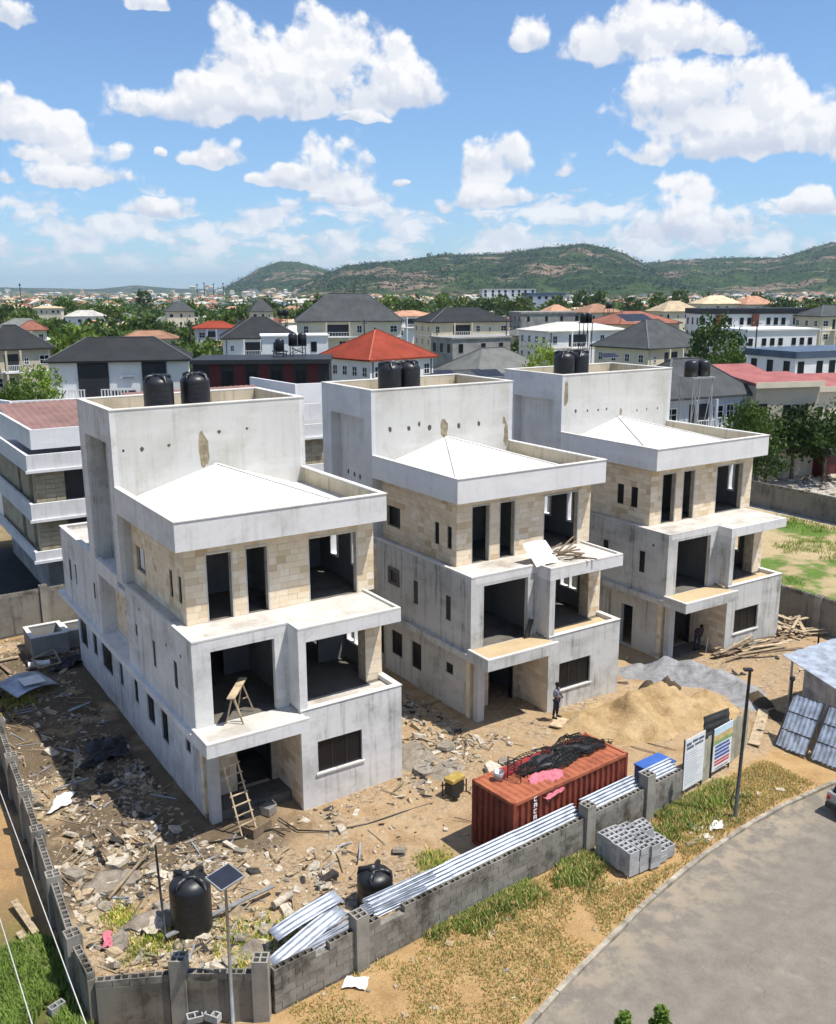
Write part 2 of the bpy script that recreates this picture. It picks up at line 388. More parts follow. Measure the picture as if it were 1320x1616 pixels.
def groundmat():
    m, t, b, P = pmat('ground', .97, .12)
    u = t.vm('DOT_PRODUCT', P, (UX, UY, 0)); v = t.vm('DOT_PRODUCT', P, (-UY, UX, 0))
    wn = t.noise(P, .6, 4, .6); un = t.m('MULTIPLY_ADD', wn, 2.4, -1.2)
    uj = t.m('ADD', u, un); vj = t.m('ADD', v, un)
    big = t.noise(P, .13, 5, .6); mid = t.noise(P, .75, 7, .68); fine = t.noise(P, 9, 6, .7); peb = t.noise(P, 34, 3, .7)
    def AND(*a):
        r = a[0]
        for x in a[1:]: r = t.m('MULTIPLY', r, x)
        return r
    def less(x, e, s=.5): return t.sstep(x, e+s, e-s)
    def more(x, e, s=.5): return t.sstep(x, e-s, e+s)
    nmix = t.m('ADD', t.m('MULTIPLY', mid, .65), t.m('MULTIPLY', fine, .35))
    sand = t.ramp(nmix, [(.3, (.21,.13,.065)), (.45, (.39,.27,.155)), (.6, (.51,.38,.235)), (.75, (.56,.47,.34))])
    rub = t.ramp(t.noise(P, 5, 6, .75), [(.35, (.19,.13,.075)), (.52, (.38,.28,.175)), (.68, (.52,.43,.31))])
    soil = t.mix(t.sstep(t.m('ADD', t.m('MULTIPLY', mid, .5), t.m('MULTIPLY', big, .5)), .47, .56), sand, rub)
    # trodden ground around the first house, its shade painted into the colour
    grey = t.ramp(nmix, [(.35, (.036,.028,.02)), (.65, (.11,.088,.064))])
    shade_zone = AND(less(uj, 14, 2), more(vj, 29.2, .8), more(t.noise(P, .3, 4, .6), .40, .08))
    soil = t.mix(t.m('MULTIPLY', shade_zone, .75), soil, grey)
    verge = t.ramp(nmix, [(.3, (.27,.165,.07)), (.5, (.45,.29,.135)), (.7, (.52,.37,.19))])
    site = AND(t.sstep(t.m('SUBTRACT', v, t.m('MULTIPLY_ADD', u, .082, 20.7)), -.25, .25), more(uj, 4.6, .3), less(u, 49, .5), less(v, 57, .3))
    col = t.mix(site, verge, soil)
    left = AND(less(u, 4.4, .3), more(v, 15, 3))
    redsoil = t.ramp(nmix, [(.3, (.17,.085,.04)), (.6, (.36,.23,.12))])
    col = t.mix(AND(left, more(mid, .5, .1)), col, redsoil)
    greenish = t.ramp(fine, [(.3, (.035,.06,.014)), (.7, (.10,.145,.035))])
    lg = AND(less(u, 4.2, .3), less(vj, 30, 3)); col = t.mix(t.m('MULTIPLY', lg, .8), col, greenish)
    # open lot beyond the third house
    lot = AND(more(u, 48.8, .3), less(u, 73, .5), more(v, 14, 2), less(v, 75, 3))
    lotc = t.mix(t.sstep(t.m('ADD', t.m('MULTIPLY', t.noise(P, .16, 3, .5), .7), t.m('MULTIPLY', mid, .3)), .47, .55), t.ramp(nmix, [(.3, (.34,.25,.135)), (.7, (.56,.44,.27))]), t.ramp(mid, [(.3, (.07,.13,.025)), (.7, (.15,.23,.05))]))
    col = t.mix(lot, col, lotc)
    gl = AND(more(u, 73, .3), less(u, 108, 3), more(v, 20, 4), less(v, 80, 4))
    col = t.mix(gl, col, t.ramp(t.noise(P, 1.1, 6, .75), [(.35, (.20,.18,.15)), (.5, (.42,.39,.34)), (.62, (.52,.49,.45))]))
    far = t.m('MAXIMUM', more(u, 108, 3), more(v, 80, 3)); far = t.m('MAXIMUM', far, less(u, -20, 3))
    farc = t.ramp(t.noise(P, .03, 6, .65), [(.38, (.05,.075,.022)), (.52, (.11,.12,.045)), (.62, (.30,.22,.13)), (.72, (.12,.11,.08))])
    col = t.mix(far, col, farc)
    yard = AND(less(u, 40, .5), more(v, 57.3, .2), less(v, 80, 2), more(u, -20, 3))
    col = t.mix(yard, col, t.ramp(mid, [(.3, (.03,.031,.033)), (.7, (.055,.055,.056))]))
    t.set(b, 'Base Color', col)
    bump(t, b, t.m('ADD', t.m('MULTIPLY', fine, .6), t.m('ADD', t.m('MULTIPLY', mid, 1.2), t.m('MULTIPLY', peb, .35))), .9, .09)
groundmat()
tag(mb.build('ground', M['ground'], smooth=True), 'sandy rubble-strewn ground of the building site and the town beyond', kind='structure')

def roadmat():
    m, t, b, P = pmat('asphalt', .93, .18)
    big = t.noise(P, .22, 5, .6); mid = t.noise(P, 1.3, 6, .65); fine = t.noise(P, 55, 3, .7); agg = t.noise(P, 16, 4, .7)
    c = t.ramp(t.m('ADD', t.m('MULTIPLY', mid, .4), t.m('ADD', t.m('MULTIPLY', fine, .34), t.m('MULTIPLY', agg, .26))), [(.32, (.135,.118,.096)), (.5, (.212,.187,.153)), (.68, (.29,.258,.212))])
    u = t.vm('DOT_PRODUCT', P, (UX, UY, 0)); v = t.vm('DOT_PRODUCT', P, (-UY, UX, 0))
    worn = t.m('MULTIPLY', t.sstep(t.noise(t.vm('MULTIPLY', P, (1, 1, 1)), .85, 6, .72), .53, .66), t.sstep(t.noise(P, .19, 2, .5), .54, .66))
    c = t.mix(t.m('MULTIPLY', worn, .7), c, (.36, .315, .245))
    tr_ = t.noise(t.n('ShaderNodeCombineXYZ', ins={0: t.m('MULTIPLY', u, .12), 1: t.m('MULTIPLY', t.m('SUBTRACT', v, t.m('MULTIPLY', u, .12)), 1.5)}).outputs[0], 1.0, 4, .6)
    c = t.mix(t.m('MULTIPLY', t.sstep(tr_, .45, .7), .16), c, (.13, .115, .097))
    ck = t.n('ShaderNodeTexVoronoi', feature='DISTANCE_TO_EDGE', ins={'Scale': .33}); t.set(ck, 'Vector', t.vm('ADD', P, t.vm('MULTIPLY', t.noise(P, 1.1, 3, .6, out=1), (1.6, 1.6, 0))))
    c = t.mix(t.m('MULTIPLY', t.sstep(ck.outputs['Distance'], .012, .0), t.m('MULTIPLY', t.sstep(big, .5, .58), .3)), c, (.09, .08, .067))
    dust = t.sstep(t.m('SUBTRACT', v, t.m('MULTIPLY_ADD', u, .16, 15.0)), -2.2, .6)
    c = t.mix(t.m('MULTIPLY', t.m('MULTIPLY', dust, t.sstep(mid, .42, .6)), .55), c, (.38, .305, .205))
    t.set(b, 'Base Color', c); bump(t, b, t.m('ADD', fine, t.m('MULTIPLY', mid, .8)), .6, .015)
roadmat()
mb = MB(); ks = [-30 + .75*i for i in range(200)]
for i, u in enumerate(ks):
    ve = vk(u) - .1 + .05*mnoise.noise(Vector((u*.8, 0, 0)))
    for j in range(9): mb.v.append(tuple(W(u, ve - (0, 1, 2.5, 4.5, 7, 10, 14, 20, 30)[j], -.02 - .004*j)))
mb.f = [(i*9+j, i*9+j+1, (i+1)*9+j+1, (i+1)*9+j) for i in range(len(ks)-1) for j in range(8)]; mb.mi = [0]*len(mb.f)
tag(mb.build('road', M['asphalt'], smooth=True), 'worn grey-brown asphalt road sweeping past the site', kind='structure')
simple('kerb_concrete', (.34, .30, .235), .95, .3, 2.5, bm=.5, objrand=.15)
kerb = tag(empty('kerb', (0, 0, 0)), 'pale concrete kerb along the road edge', kind='structure')
km = MB().box(-.5, .5, -.5, .5, -.5, .5).mesh('kerb_stone', M['kerb_concrete'])
u = -6.0
while u < 46:
    L = .98; u2 = u + L*.985; a, b = W(u, vk(u)), W(u2, vk(u2)); d = b - a
    o = bpy.data.objects.new('kerb_stone', km); link(o, kerb)
    o.scale = (d.length-.015, .17, .22); o.location = (a+b)/2 + Vector((0, 0, -.035 + random.uniform(-.015, .015)))
    o.rotation_euler = (random.uniform(-.03, .03), random.uniform(-.012, .012), math.atan2(d.y, d.x) + random.uniform(-.015, .015)); u = u2

# ------------------------------------------------------------------ the three unfinished houses
cube = MB().box(-.5, .5, -.5, .5, -.5, .5)
tile_me = cube.mesh('stone_tile', M['stone'])
def tiles(parent, axis, a0, a1, face, z0, z1, ops, sgn, rng):
    """stone pieces of the cladding, proud of the wall face; sgn = outward direction along the normal"""
    z = z0
    while z < z1 - .05:
        h = rng.choice((.22, .26, .30)); h = z1 - z if z1 - (z+h) < .12 else h
        segs = [(a0, a1)]
        for o in ops:
            if o[2] < z + h*.5 < o[3]:
                ns = []
                for s, e in segs:
                    if o[1] <= s or o[0] >= e: ns.append((s, e)); continue
                    if o[0] - s > .04: ns.append((s, o[0]))
                    if e - o[1] > .04: ns.append((o[1], e))
                segs = ns
        for s, e in segs:
            a = s
            while a < e - .02:
                wd = rng.choice((.30, .40, .48, .56)); wd = e - a if e - (a+wd) < .18 else wd
                o = bpy.data.objects.new('stone_tile', tile_me); link(o, parent)
                th = rng.uniform(.03, .042); ca, cz = a + wd/2, z + h/2
                o.location = (ca, face + sgn*th/2, cz) if axis == 'x' else (face + sgn*th/2, ca, cz)
                o.scale = (wd-.007, th, h-.007) if axis == 'x' else (th, wd-.007, h-.007)
                a += wd
        z += h
def wframe(parent, axis, a0, a1, t, z0, z1, mats, fw=.05, bars=0, glass=True, dp=.06, name='window', mull=1):
    """a window: frame with a pane as sub-part"""
    fr = MB(); rng = (a0, a1, z0, z1)
    def bx(mbx, p, q, zz0, zz1, d):
        if axis == 'x': mbx.box(p, q, t-d/2, t+d/2, zz0, zz1)
        else: mbx.box(t-d/2, t+d/2, p, q, zz0, zz1)
    bx(fr, a0, a0+fw, z0, z1, dp); bx(fr, a1-fw, a1, z0, z1, dp); bx(fr, a0+fw, a1-fw, z0, z0+fw, dp); bx(fr, a0+fw, a1-fw, z1-fw, z1, dp)
    for k in range(1, mull+1):
        c = a0 + (a1-a0)*k/(mull+1); bx(fr, c-fw/2, c+fw/2, z0+fw, z1-fw, dp*.8)
    fo = fr.build(name, mats[0], parent)
    if glass:
        gl = MB(); bx(gl, a0+fw*.6, a1-fw*.6, z0+fw*.6, z1-fw*.6, .012); gl.build('pane', mats[1], fo)
    if bars:
        br = MB()
        for k in range(1, bars+1):
            c = a0 + (a1-a0)*k/(bars+1); bx(br, c-.012, c+.012, z0+fw, z1-fw, .02)
        br.build('burglar_bars', mats[0], fo)
    return fo
PX, PYB = M['plaster'], M['plaster_damp']
def villa(idx, label):
    du, dv, dz = ((0,0,-.02),(13.313,.829,-.042),(26.323,1.099,.046))[idx]
    rng = random.Random(40+idx)
    T = empty('unfinished_house', W(10.715+du, 30.85+dv, dz), RZ, label, 'house', 'row of three unfinished houses')
    sidem = M['plaster_side'] if idx == 0 else M['plaster_damp']
    zb = -.7
    # ---- ground storey
    g = MB()
    ops_l = [(18.85,20.3,1.15,2.82),(16.8,17.62,1.42,2.74),(14.0,15.9,1.3,2.75),(12.2,12.65,1.5,2.7),(9.8,10.3,1.5,2.66),(7.45,8.5,1.3,2.62),(5.65,6.53,1.2,2.62),(2.87,3.48,1.98,2.52)]
    if idx == 1: ops_l = [o for o in ops_l if o[0] not in (9.8, 12.2)] + [(9.3,10.4,.9,2.75)]
    if idx == 2: ops_l = [(3.6,4.5,.25,2.6)] + ops_l[:5]
    wall(g, 'y', 1.75, 20.7, .38, .62, zb, 3.5, ops_l)
    wall(g, 'x', 3.86, 8.47, 0, .24, zb, 4.08, [(4.56,6.57,1.26,2.62)])
    wall(g, 'y', .24, 20.7, 8.23, 8.47, zb, 3.5, [(2.0,3.6,1.2,2.6),(6,7.4,1.2,2.6),(11,12.4,1.2,2.6)])
    wall(g, 'x', .62, 8.23, 20.46, 20.7, zb, 3.5)
    g.build('wall', sidem, T)
    wframe(T, 'x', 4.57, 6.56, .12, 1.27, 2.61, (M['black_metal'], M['dark_glass']), .05, 0, True, .07, mull=2)
    fr = MB(); fr.box(4.46, 6.67, -.06, .1, 1.19, 1.257); fr.build('window_sill', M['coping'], T)
    for (a0, a1, z0, z1) in ops_l:
        if a1-a0 > .6 and z0 > .5: wframe(T, 'y', a0+.01, a1-.01, .47, z0+.01, z1-.01, (M['black_metal'], M['dark_glass']), .045, 0, True, .05, mull=1 if a1-a0 < 1.2 else 2)
    def slits(lst, x):
        for (a0, a1, z0, z1) in lst:
            MB().box(x+.025, x+.04, a0-.01, a1+.01, z0-.01, z1+.01).build('dark_slit_panel', M['dark_glass'], T)  # dark panel near the outer face, painting the shade inside the slit
    slits([o for o in ops_l if o[1]-o[0] <= .6], .38)
    # porch: clad back and side walls, door, platform, column
    pw = MB(); dx0, dx1 = 1.98, 3.5
    wall(pw, 'x', .62, 3.86, 2.2, 2.42, zb, 3.5, [(dx0, dx1, .28, 2.75)])
    pwo = pw.build('porch_wall', M['mortar'], T)
    tiles(pwo, 'x', .62, dx0, 2.2, .28, 3.49, [], -1, rng)
    sw = MB(); wall(sw, 'y', .24, 2.2, 3.86, 4.06, zb, 3.5); swo = sw.build('porch_wall', M['mortar'], T)
    tiles(swo, 'y', .06, 2.2, 3.86, .05, 3.49, [], -1, rng)
    st = MB(); st.box(.38, .66, 1.5, 1.75, zb, 3.5); so = st.build('pier', M['mortar'], T)
    tiles(so, 'x', .38, .66, 1.5, .1, 3.49, [], -1, rng); tiles(so, 'y', 1.46, 1.75, .38, .1, 3.49, [], -1, rng)
    pf = MB(); pf.box(.66, 3.84, 1.0, 2.2, zb, .28); pf.box(1.6, 3.0, .65, 1.0, zb, .12)
    pf.build('porch_step', M['floor_shade'], T, bevel=.02)
    MB().box(.42, .82, .93, 1.3, zb, 3.5).build('column', M['plaster_pale'], T, bevel=.02)
    df = MB(); df.box(dx0, dx0+.06, 2.16, 2.44, .28, 2.75); df.box(dx1-.06, dx1, 2.16, 2.44, .28, 2.75); df.box(dx0+.06, dx1-.06, 2.16, 2.44, 2.69, 2.75)
    df.build('door_frame', M['black_metal'], T)
    # inside, ground storey
    inn = MB(); inn.box(.62, 8.23, .24 if False else 2.42, 20.46, zb, .18); inn.box(4.06, 8.23, .24, 2.42, zb, .18); inn.build('floor', M['floor_shade'], T)
    pr = MB(); pr.box(.62, 8.23, 6.6, 6.75, .18, 3.5); pr.box(4.06, 4.2, 2.42, 6.6, .18, 3.5); pr.build('partition', M['interior_shade'], T)
    # ---- first slab with the balcony in front and the ledge along the side
    s1 = MB(); s1.box(-.19, 3.95, -.62, .95, 3.51, 3.97); s1.box(-.19, .62, .95, 22.1, 3.51, 3.80); s1.box(.62, 8.47, .95, 20.7, 3.5, 3.9); s1.box(4.06, 8.23, .24, .95, 3.5, 3.9)
    s1.build('balcony_slab', sidem if idx else PX, T)
    cur = MB(); cur.box(-.19, 3.95, -.62, -.47, 3.972, 4.08); cur.box(-.19, -.04, -.47, .95, 3.972, 4.08)
    cur.build('balcony_kerb', M['coping'], T, bevel=.025)
    bf = MB(); bf.box(-.04, 3.84, -.47, .95, 3.972, 3.985); bf.box(4.21, 8.23, .24, 1.2, 3.902, 3.915); bf.build('balcony_floor', M['slab_top'] if idx == 0 else M['sand_fill'], T)
    # ---- first storey
    w1 = MB(); sl = [(7.76,8.04,5.54,6.05),(5.38,5.72,4.9,6.06),(2.73,3.13,4.92,6.05)]
    if idx: sl = [(7.2,7.95,5.5,6.1),(5.35,5.75,4.9,6.1),(2.55,2.95,4.9,6.1)]
    wall(w1, 'y', .95, 9.3, 0, .22, 3.80, 7.355, sl)
    wall(w1, 'x', .22, 3.86, .95, 1.17, 3.98, 7.06, [(.72,3.3,3.98,6.92)])
    w1.build('wall', sidem, T)
    slits(sl, 0)
    if idx:
        hood = MB(); hood.box(-.06, -.003, 7.05, 8.1, 6.1, 6.25); hood.box(-.06, -.003, 7.05, 7.2, 5.5, 6.1); hood.box(-.06, -.003, 7.95, 8.1, 5.5, 6.1); hood.box(-.06, -.003, 7.05, 8.1, 5.36, 5.5)
        hood.build('window_surround', M['floor_shade'], T)
    wing = MB(); wing.box(3.86, 4.2, .03, 1.17, 4.08, 6.86); wing.build('wing_wall', M['plaster_damp'] if idx else PX, T, bevel=.015)
    # recess with stone, slit window
    rw = MB(); slit = [(10.9,11.3,4.6,6.2)]; wall(rw, 'y', 9.3, 13.75, .75, .95, 3.80, 7.3, slit); rwo = rw.build('stone_wall', M['mortar'], T)
    tiles(rwo, 'y', 9.3, 13.75, .75, 3.82, 6.84, slit, -1, rng)
    rs = MB(); rs.box(.22, .95, 9.08, 9.3, 3.8, 6.84); rs.box(.22, .95, 13.75, 13.97, 3.8, 6.84); rs.build('recess_return', sidem, T)
    slits(slit, .75)
    wx = MB(); es = [(19.37,19.77,5.0,6.14),(18.23,18.53,5.05,6.14),(14.56,14.9,5.3,6.1)]
    wall(wx, 'y', 15.056, 21.3, 0, .22, 3.80, 7.58, es[:2]); wall(wx, 'y', 13.75, 15.056, 0, .22, 3.80, 7.365, es[2:]); wall(wx, 'x', .22, 8.47, 21.08, 21.3, 3.8, 7.58); wall(wx, 'y', 15.05, 21.08, 8.25, 8.47, 3.9, 7.58)
    wx.build('wall', sidem, T); slits(es, 0)
    MB().box(.22, 8.25, 15.06, 21.08, 7.2, 7.36).build('extension_roof', M['slab_top'], T)
    cp = MB(); cp.box(-.03, .25, 15.08, 21.33, 7.582, 7.63); cp.box(.25, 8.5, 21.05, 21.33, 7.582, 7.63); cp.build('coping', M['coping'], T)
    # balcony of the block: parapet, stone pier, opening, room behind
    pp = MB(); pp.box(8.23, 8.47, .24, 1.9, 3.9, 4.08); pp.build('parapet', PX, T)
    c2 = MB(); c2.box(3.86, 8.5, -.03, .25, 4.082, 4.12); c2.box(8.22, 8.5, .25, 1.9, 4.082, 4.12); c2.build('coping', M['coping'], T, bevel=.012)
    pier = MB(); pier.box(7.6, 8.35, 1.45, 2.05, 3.92, 6.86); po = pier.build('pier', M['mortar'], T)
    tiles(po, 'x', 7.6, 8.35, 1.45, 3.93, 6.85, [], -1, rng); tiles(po, 'y', 1.42, 2.05, 8.35, 3.93, 6.85, [], 1, rng)
    bk = MB(); wall(bk, 'y', 2.05, 9.3, 8.25, 8.47, 3.9, 7.06, [(2.9,4.3,4.75,6.5),(5.6,6.9,4.75,6.5)]); bk.build('wall', M['interior_shade'], T)
    wf = wframe(T, 'y', 2.91, 4.29, 8.36, 4.76, 6.49, (M['white_paint'], M['dark_glass']), .08, 0, False, .22, mull=1)
    fl = MB(); fl.box(.22, 4.06, 1.17, 9.1, 3.902, 3.91); fl.box(4.2, 8.25, 1.2, 9.1, 3.902, 3.912); fl.build('floor', M['floor_shade'], T)
    pt = MB(); pt.box(4.2, 5.9, 4.4, 4.55, 3.91, 7.06); pt.box(6.9, 8.25, 4.4, 4.55, 3.91, 7.06); pt.box(4.06, 4.2, 1.17, 6.4, 3.91, 7.06); pt.box(.22, 2.0, 5.4, 5.55, 3.91, 7.06); pt.box(2.9, 4.06, 5.4, 5.55, 3.91, 7.06); pt.box(.22, 8.25, 9.1, 9.25, 3.91, 7.06)
    pt.build('partition', M['interior_shade'], T)
    MB().box(4.2, 4.32, .6, 1.17, 4.12, 6.86).build('clad_return', M['stone'], T)
    # ---- second slab
    s2 = MB(); s2.box(.225, 3.86, .945, 2.95, 7.06, 7.36); s2.box(3.86, 8.5, .03, 2.95, 6.86, 7.36); s2.box(.22, 8.5, 2.95, 15.0, 7.06, 7.35)
    s2.build('balcony_slab', PX, T)
    up = MB(); t_ = 7.362
    up.box(-.006, 3.86, .935, 1.1, t_, 7.47); up.box(3.86, 8.5, .03, .18, t_, 7.47); up.box(3.86, 4.0, .18, .95, t_, 7.47); up.box(8.35, 8.5, .18, 2.95, t_, 7.47)
    up.box(-.006, .15, 1.1, 9.63, t_, 7.47)
    if idx == 2: up = MB(); up.box(-.006, 3.86, .935, 1.0, t_, 7.4); up.box(-.006, .1, 1.0, 9.63, t_, 7.4)
    up.build('balcony_kerb', M['coping'], T, bevel=.02)
    d = MB(); d.box(.15, 8.34, 1.1, 2.95, 7.362, 7.372); d.box(.15, .6, 2.95, 9.62, 7.356, 7.366); d.box(4.0, 8.34, .18, 1.1, 7.362, 7.372); d.build('balcony_floor', M['slab_top'], T)
    # ---- top storey, clad in stone
    X0, Y0 = .6, 2.95
    ops_f = [(1.47,2.47,7.37,10.12),(3.12,4.0,7.37,10.12),(5.87,8.08,7.37,10.1)]
    ops_s = [(7.85,9.15,8.12,9.28),(4.35,4.72,8.1,9.3),(3.3,3.68,8.12,9.27)] if idx < 2 else [(4.9,5.4,8.2,9.35),(3.85,4.35,8.2,9.35)]
    wf_ = MB(); wall(wf_, 'x', X0, 8.9, Y0, Y0+.24, 7.37, 10.75, ops_f); wfo = wf_.build('stone_wall', M['mortar'], T)
    tiles(wfo, 'x', X0-.03, 8.93, Y0, 7.38, 10.7, ops_f, -1, rng)
    ws_ = MB(); wall(ws_, 'y', Y0+.24, 9.64, X0, X0+.24, 7.37, 10.75, ops_s); wso = ws_.build('stone_wall', M['mortar'], T)
    tiles(wso, 'y', Y0, 9.64, X0, 7.38, 10.7, ops_s, -1, rng)
    wr_ = MB(); ops_r = [(3.9,4.35,8.2,9.9),(5.6,6.3,8.2,9.9)]; wall(wr_, 'y', Y0+.24, 9.64, 8.66, 8.9, 7.37, 10.75, ops_r); wr_.build('wall', M['interior_shade'], T)
    jm = MB()
    for (a0, a1, z0, z1) in ops_f: jm.box(a1, a1+.07, Y0-.045, Y0+.02, z0, z1); jm.box(a0-.05, a0, Y0-.045, Y0+.02, z0, z1); jm.box(a0-.05, a1+.07, Y0-.045, Y0+.02, z1, z1+.07)
    jm.build('door_trim', M['plaster_pale'], T)
    for o in ops_s: wframe(T, 'y', o[0]+.01, o[1]-.01, X0+(.14 if o[1]-o[0] > .8 else .05), o[2]+.01, o[3]-.01, (M['black_metal'], M['white_sheet' if o[1]-o[0] > .8 and idx == 0 else 'dark_glass']), .04, 0, True, .05, mull=1 if o[1]-o[0] > .8 else 0)
    for o in ops_r:
        f2 = MB()
        for a in (o[0], o[1]-.07): f2.box(8.6, 8.93, a, a+.07, o[2], o[3])
        f2.box(8.6, 8.93, o[0]+.07, o[1]-.07, o[2], o[2]+.08); f2.build('window_frame', M['white_paint'], T)
    fl = MB(); fl.box(X0+.24, 8.66, Y0+.02, 9.6, 7.352, 7.372); fl.build('floor', M['floor_shade'], T)
    p3 = MB(); p3.box(4.7, 4.85, Y0+.24, 9.6, 7.37, 10.75); p3.box(X0+.24, 4.7, 6.2, 6.35, 7.37, 10.75); p3.box(4.85, 8.66, 7.4, 7.55, 7.37, 10.75); p3.build('partition', M['interior_shade'], T)
    # ---- fascia, roof
    fa = MB(); fa.box(0, 9.1, 2.065, 2.27, 10.58, 11.71); fa.box(0, .2, 2.27, 9.64, 10.58, 11.71); fa.box(8.9, 9.1, 2.27, 9.64, 10.58, 11.71)
    fa.build('fascia', M['plaster'] if idx == 0 else M['fascia_pale'], T, bevel=.012)
    MB().box(.2, 8.9, 2.27, 9.64, 10.75, 11.0).build('roof_slab', PX, T)
    il = MB(); il.box(8.885, 8.899, 2.28, 9.63, 11.0, 11.7); il.box(.201, 8.88, 2.271, 2.285, 11.0, 11.7); il.build('parapet_lining', M['parapet_inside'], T)
    cc = MB(); cc.box(-.03, 9.13, 2.035, 2.3, 11.712, 11.77); cc.box(-.03, .23, 2.3, 9.64, 11.712, 11.77); cc.box(8.87, 9.13, 2.3, 9.64, 11.712, 11.77); cc.build('coping', M['coping'], T, bevel=.012)
    ro = MB(); A = (4.62, 9.63, 12.32)
    ro.add([(.45,2.5,11.12),(8.2,2.5,11.12),(8.2,9.63,11.12),A,(.45,9.63,11.12)], [(0,1,3),(1,2,3),(4,0,3)]); roo = ro.build('roof', M['white_roof'], T)
    for (p, q) in (((.45,2.5,11.12), A), ((8.2,2.5,11.12), A)):
        MB().beam(Vector(p)+Vector((0,0,.02)), Vector(q)+Vector((0,-.03,.02)), .16, .05).build('hip_cap', M['coping'], roo)
    for k in range(1, 8):
        xx = .45 + 7.75*k/8; e = 1-abs(xx-4.32)/3.9
        MB().beam((xx, 2.52, 11.135), (xx + (4.62-xx)*.0, 2.5+7.1*max(.05, e)*.97, 11.12+1.2*max(.05, e)*.97+.012), .035, .02).build('roof_seam', M['white_roof'], roo)
    # ---- tank tower
    dep = (.62, .32, .3)[idx]
    tw = MB(); wall(tw, 'y', 9.64, 15.05, 0, .24, 7.37, 15.03, [(10.37,14.05,7.37,13.57)])
    wall(tw, 'x', .24, 8.89, 14.81, 15.05, 7.37, 15.03); wall(tw, 'y', 9.64, 15.05, 8.89, 9.13, 7.37, 15.03)
    tw.build('tower_wall', sidem if idx == 0 else M['tower_grey'], T)
    tf = MB(); wall(tf, 'x', .24, 8.89, 9.64, 9.88, 7.37, 15.03); tf.build('tower_wall', M['plaster_pale'], T)
    rb = MB(); wall(rb, 'y', 10.2, 14.2, .24+dep, .4+dep, 7.37, 13.8, [(10.7,11.02,8.6,9.78)] if idx == 0 else ())
    rb.box(.24, .24+dep, 10.13, 10.37, 7.37, 13.57); rb.box(.24, .24+dep, 14.05, 14.29, 7.37, 13.57); rb.box(.24, .24+dep, 10.13, 14.29, 13.57, 13.8)
    rb.build('recess_wall', M['plaster_damp'] if idx == 0 else M['tower_grey'], T)
    lg = MB(); lg.box(0, .24, 10.37, 14.05, 7.1, 7.55); lg.box(.24, .24+dep, 10.37, 14.05, 7.3, 7.42); lg.box(0, .75, 9.3, 13.75, 6.84, 7.1); lg.build('recess_ledge', PX, T)
    tc_ = MB(); tc_.box(-.03, 9.16, 9.61, 9.91, 15.032, 15.09); tc_.box(-.03, .27, 9.91, 15.08, 15.032, 15.09); tc_.box(8.86, 9.16, 9.91, 15.08, 15.032, 15.09); tc_.box(.27, 8.86, 14.78, 15.08, 15.032, 15.09)
    tc_.build('coping', M['coping'], T, bevel=.012)
    ti = MB(); ti.box(.242, .256, 9.9, 14.8, 13.9, 15.02); ti.box(.26, 8.87, 14.79, 14.806, 13.9, 15.02); ti.box(8.872, 8.886, 9.9, 14.78, 13.9, 15.02); ti.build('parapet_lining', M['parapet_inside'], T)
    MB().box(.24, 8.89, 9.88, 14.81, 14.15, 14.33).build('tower_roof', M['slab_top'], T)
    # bare patches and putlog holes in the tower render
    holes = {0: [(4.1,13.0,.45,1.5),(4.85,13.75,.16,.16),(1.3,13.3,.18,.2),(.5,13.3,.1,.12),(2.5,13.35,.16,.14),(6.2,13.8,.14,.12)],
             1: [(1.1,13.0,.2,.28),(2.25,12.95,.22,.24),(2.9,13.15,.16,.3),(3.55,12.9,.26,.28),(4.5,12.75,.42,1.0),(5.45,12.85,.2,.3),(6.8,12.85,.2,.3),(8.55,12.9,.2,.4),(8.7,12.1,.3,1.3)],
             2: [(1.1,12.9,.16,.22),(2.05,12.85,.12,.16),(2.9,12.85,.12,.16),(3.6,12.85,.14,.14),(4.8,12.6,.18,.4),(6.2,12.6,.1,.2),(7.05,12.6,.1,.16),(8.0,12.6,.1,.2),(.32,14.0,.3,1.4)]}[idx]
    for (x, z, wd, h) in holes:
        pm = MB(); n = 14; ring = []
        for k in range(n):
            a = 2*math.pi*k/n; rr = 1 + rng.uniform(-.22, .22); e = 1 if max(wd, h) < .4 else 1.12
            ring.append((x + max(-.5, min(.5, .5*e*math.cos(a)))*wd*rr, 9.634, z + max(-.5, min(.5, .5*e*math.sin(a)))*h*rr))
        pm.v = ring + [(p[0], 9.639, p[2]) for p in ring]; pm.f = [tuple(range(n))] + [(k, (k+1) % n, n+(k+1) % n, n+k) for k in range(n)]; pm.mi = [0]*len(pm.f)
        pm.build('bare_patch', M['bare_dark'] if max(wd, h) < .35 else M['bare_block'], T)
    if idx == 1:
        for (y, z) in ((13.2,10.3),(12.5,10.25),(11.9,10.2),(13.0,9.3),(12.4,9.25),(12.0,9.3),(10.95,9.3),(10.7,9.3),(11.2,10.3),(10.75,10.35)):
            h = MB(); h.lathe([(.11,0),(.1,.004)], n=9); o = h.build('bare_patch', M['bare_dark'], T); o.rotation_euler = (0, -math.pi/2, 0); o.location = (.238+dep-.002, y, z); o.scale = (1.4, 1, 1)
    else:
        for (y, z) in ((3.9,6.4),(7.3,6.9),(2.2,6.5)) if idx == 0 else ((2.0,6.6),(6.4,5.1)):
            h = MB(); h.lathe([(.08,0),(.07,.004)], n=9); o = h.build('bare_patch', M['bare_dark'], T); o.rotation_euler = (0, -math.pi/2, 0); o.location = (-.003, y, z)
    return T
plaster('plaster_side', (.66, .65, .63), (.31, .305, .285), .7, .55)
plaster('sand_fill', (.52, .40, .24), (.38, .28, .16), .0, .6)
plaster('fascia_pale', (.70, .695, .685), (.50, .495, .48), .3, .35)
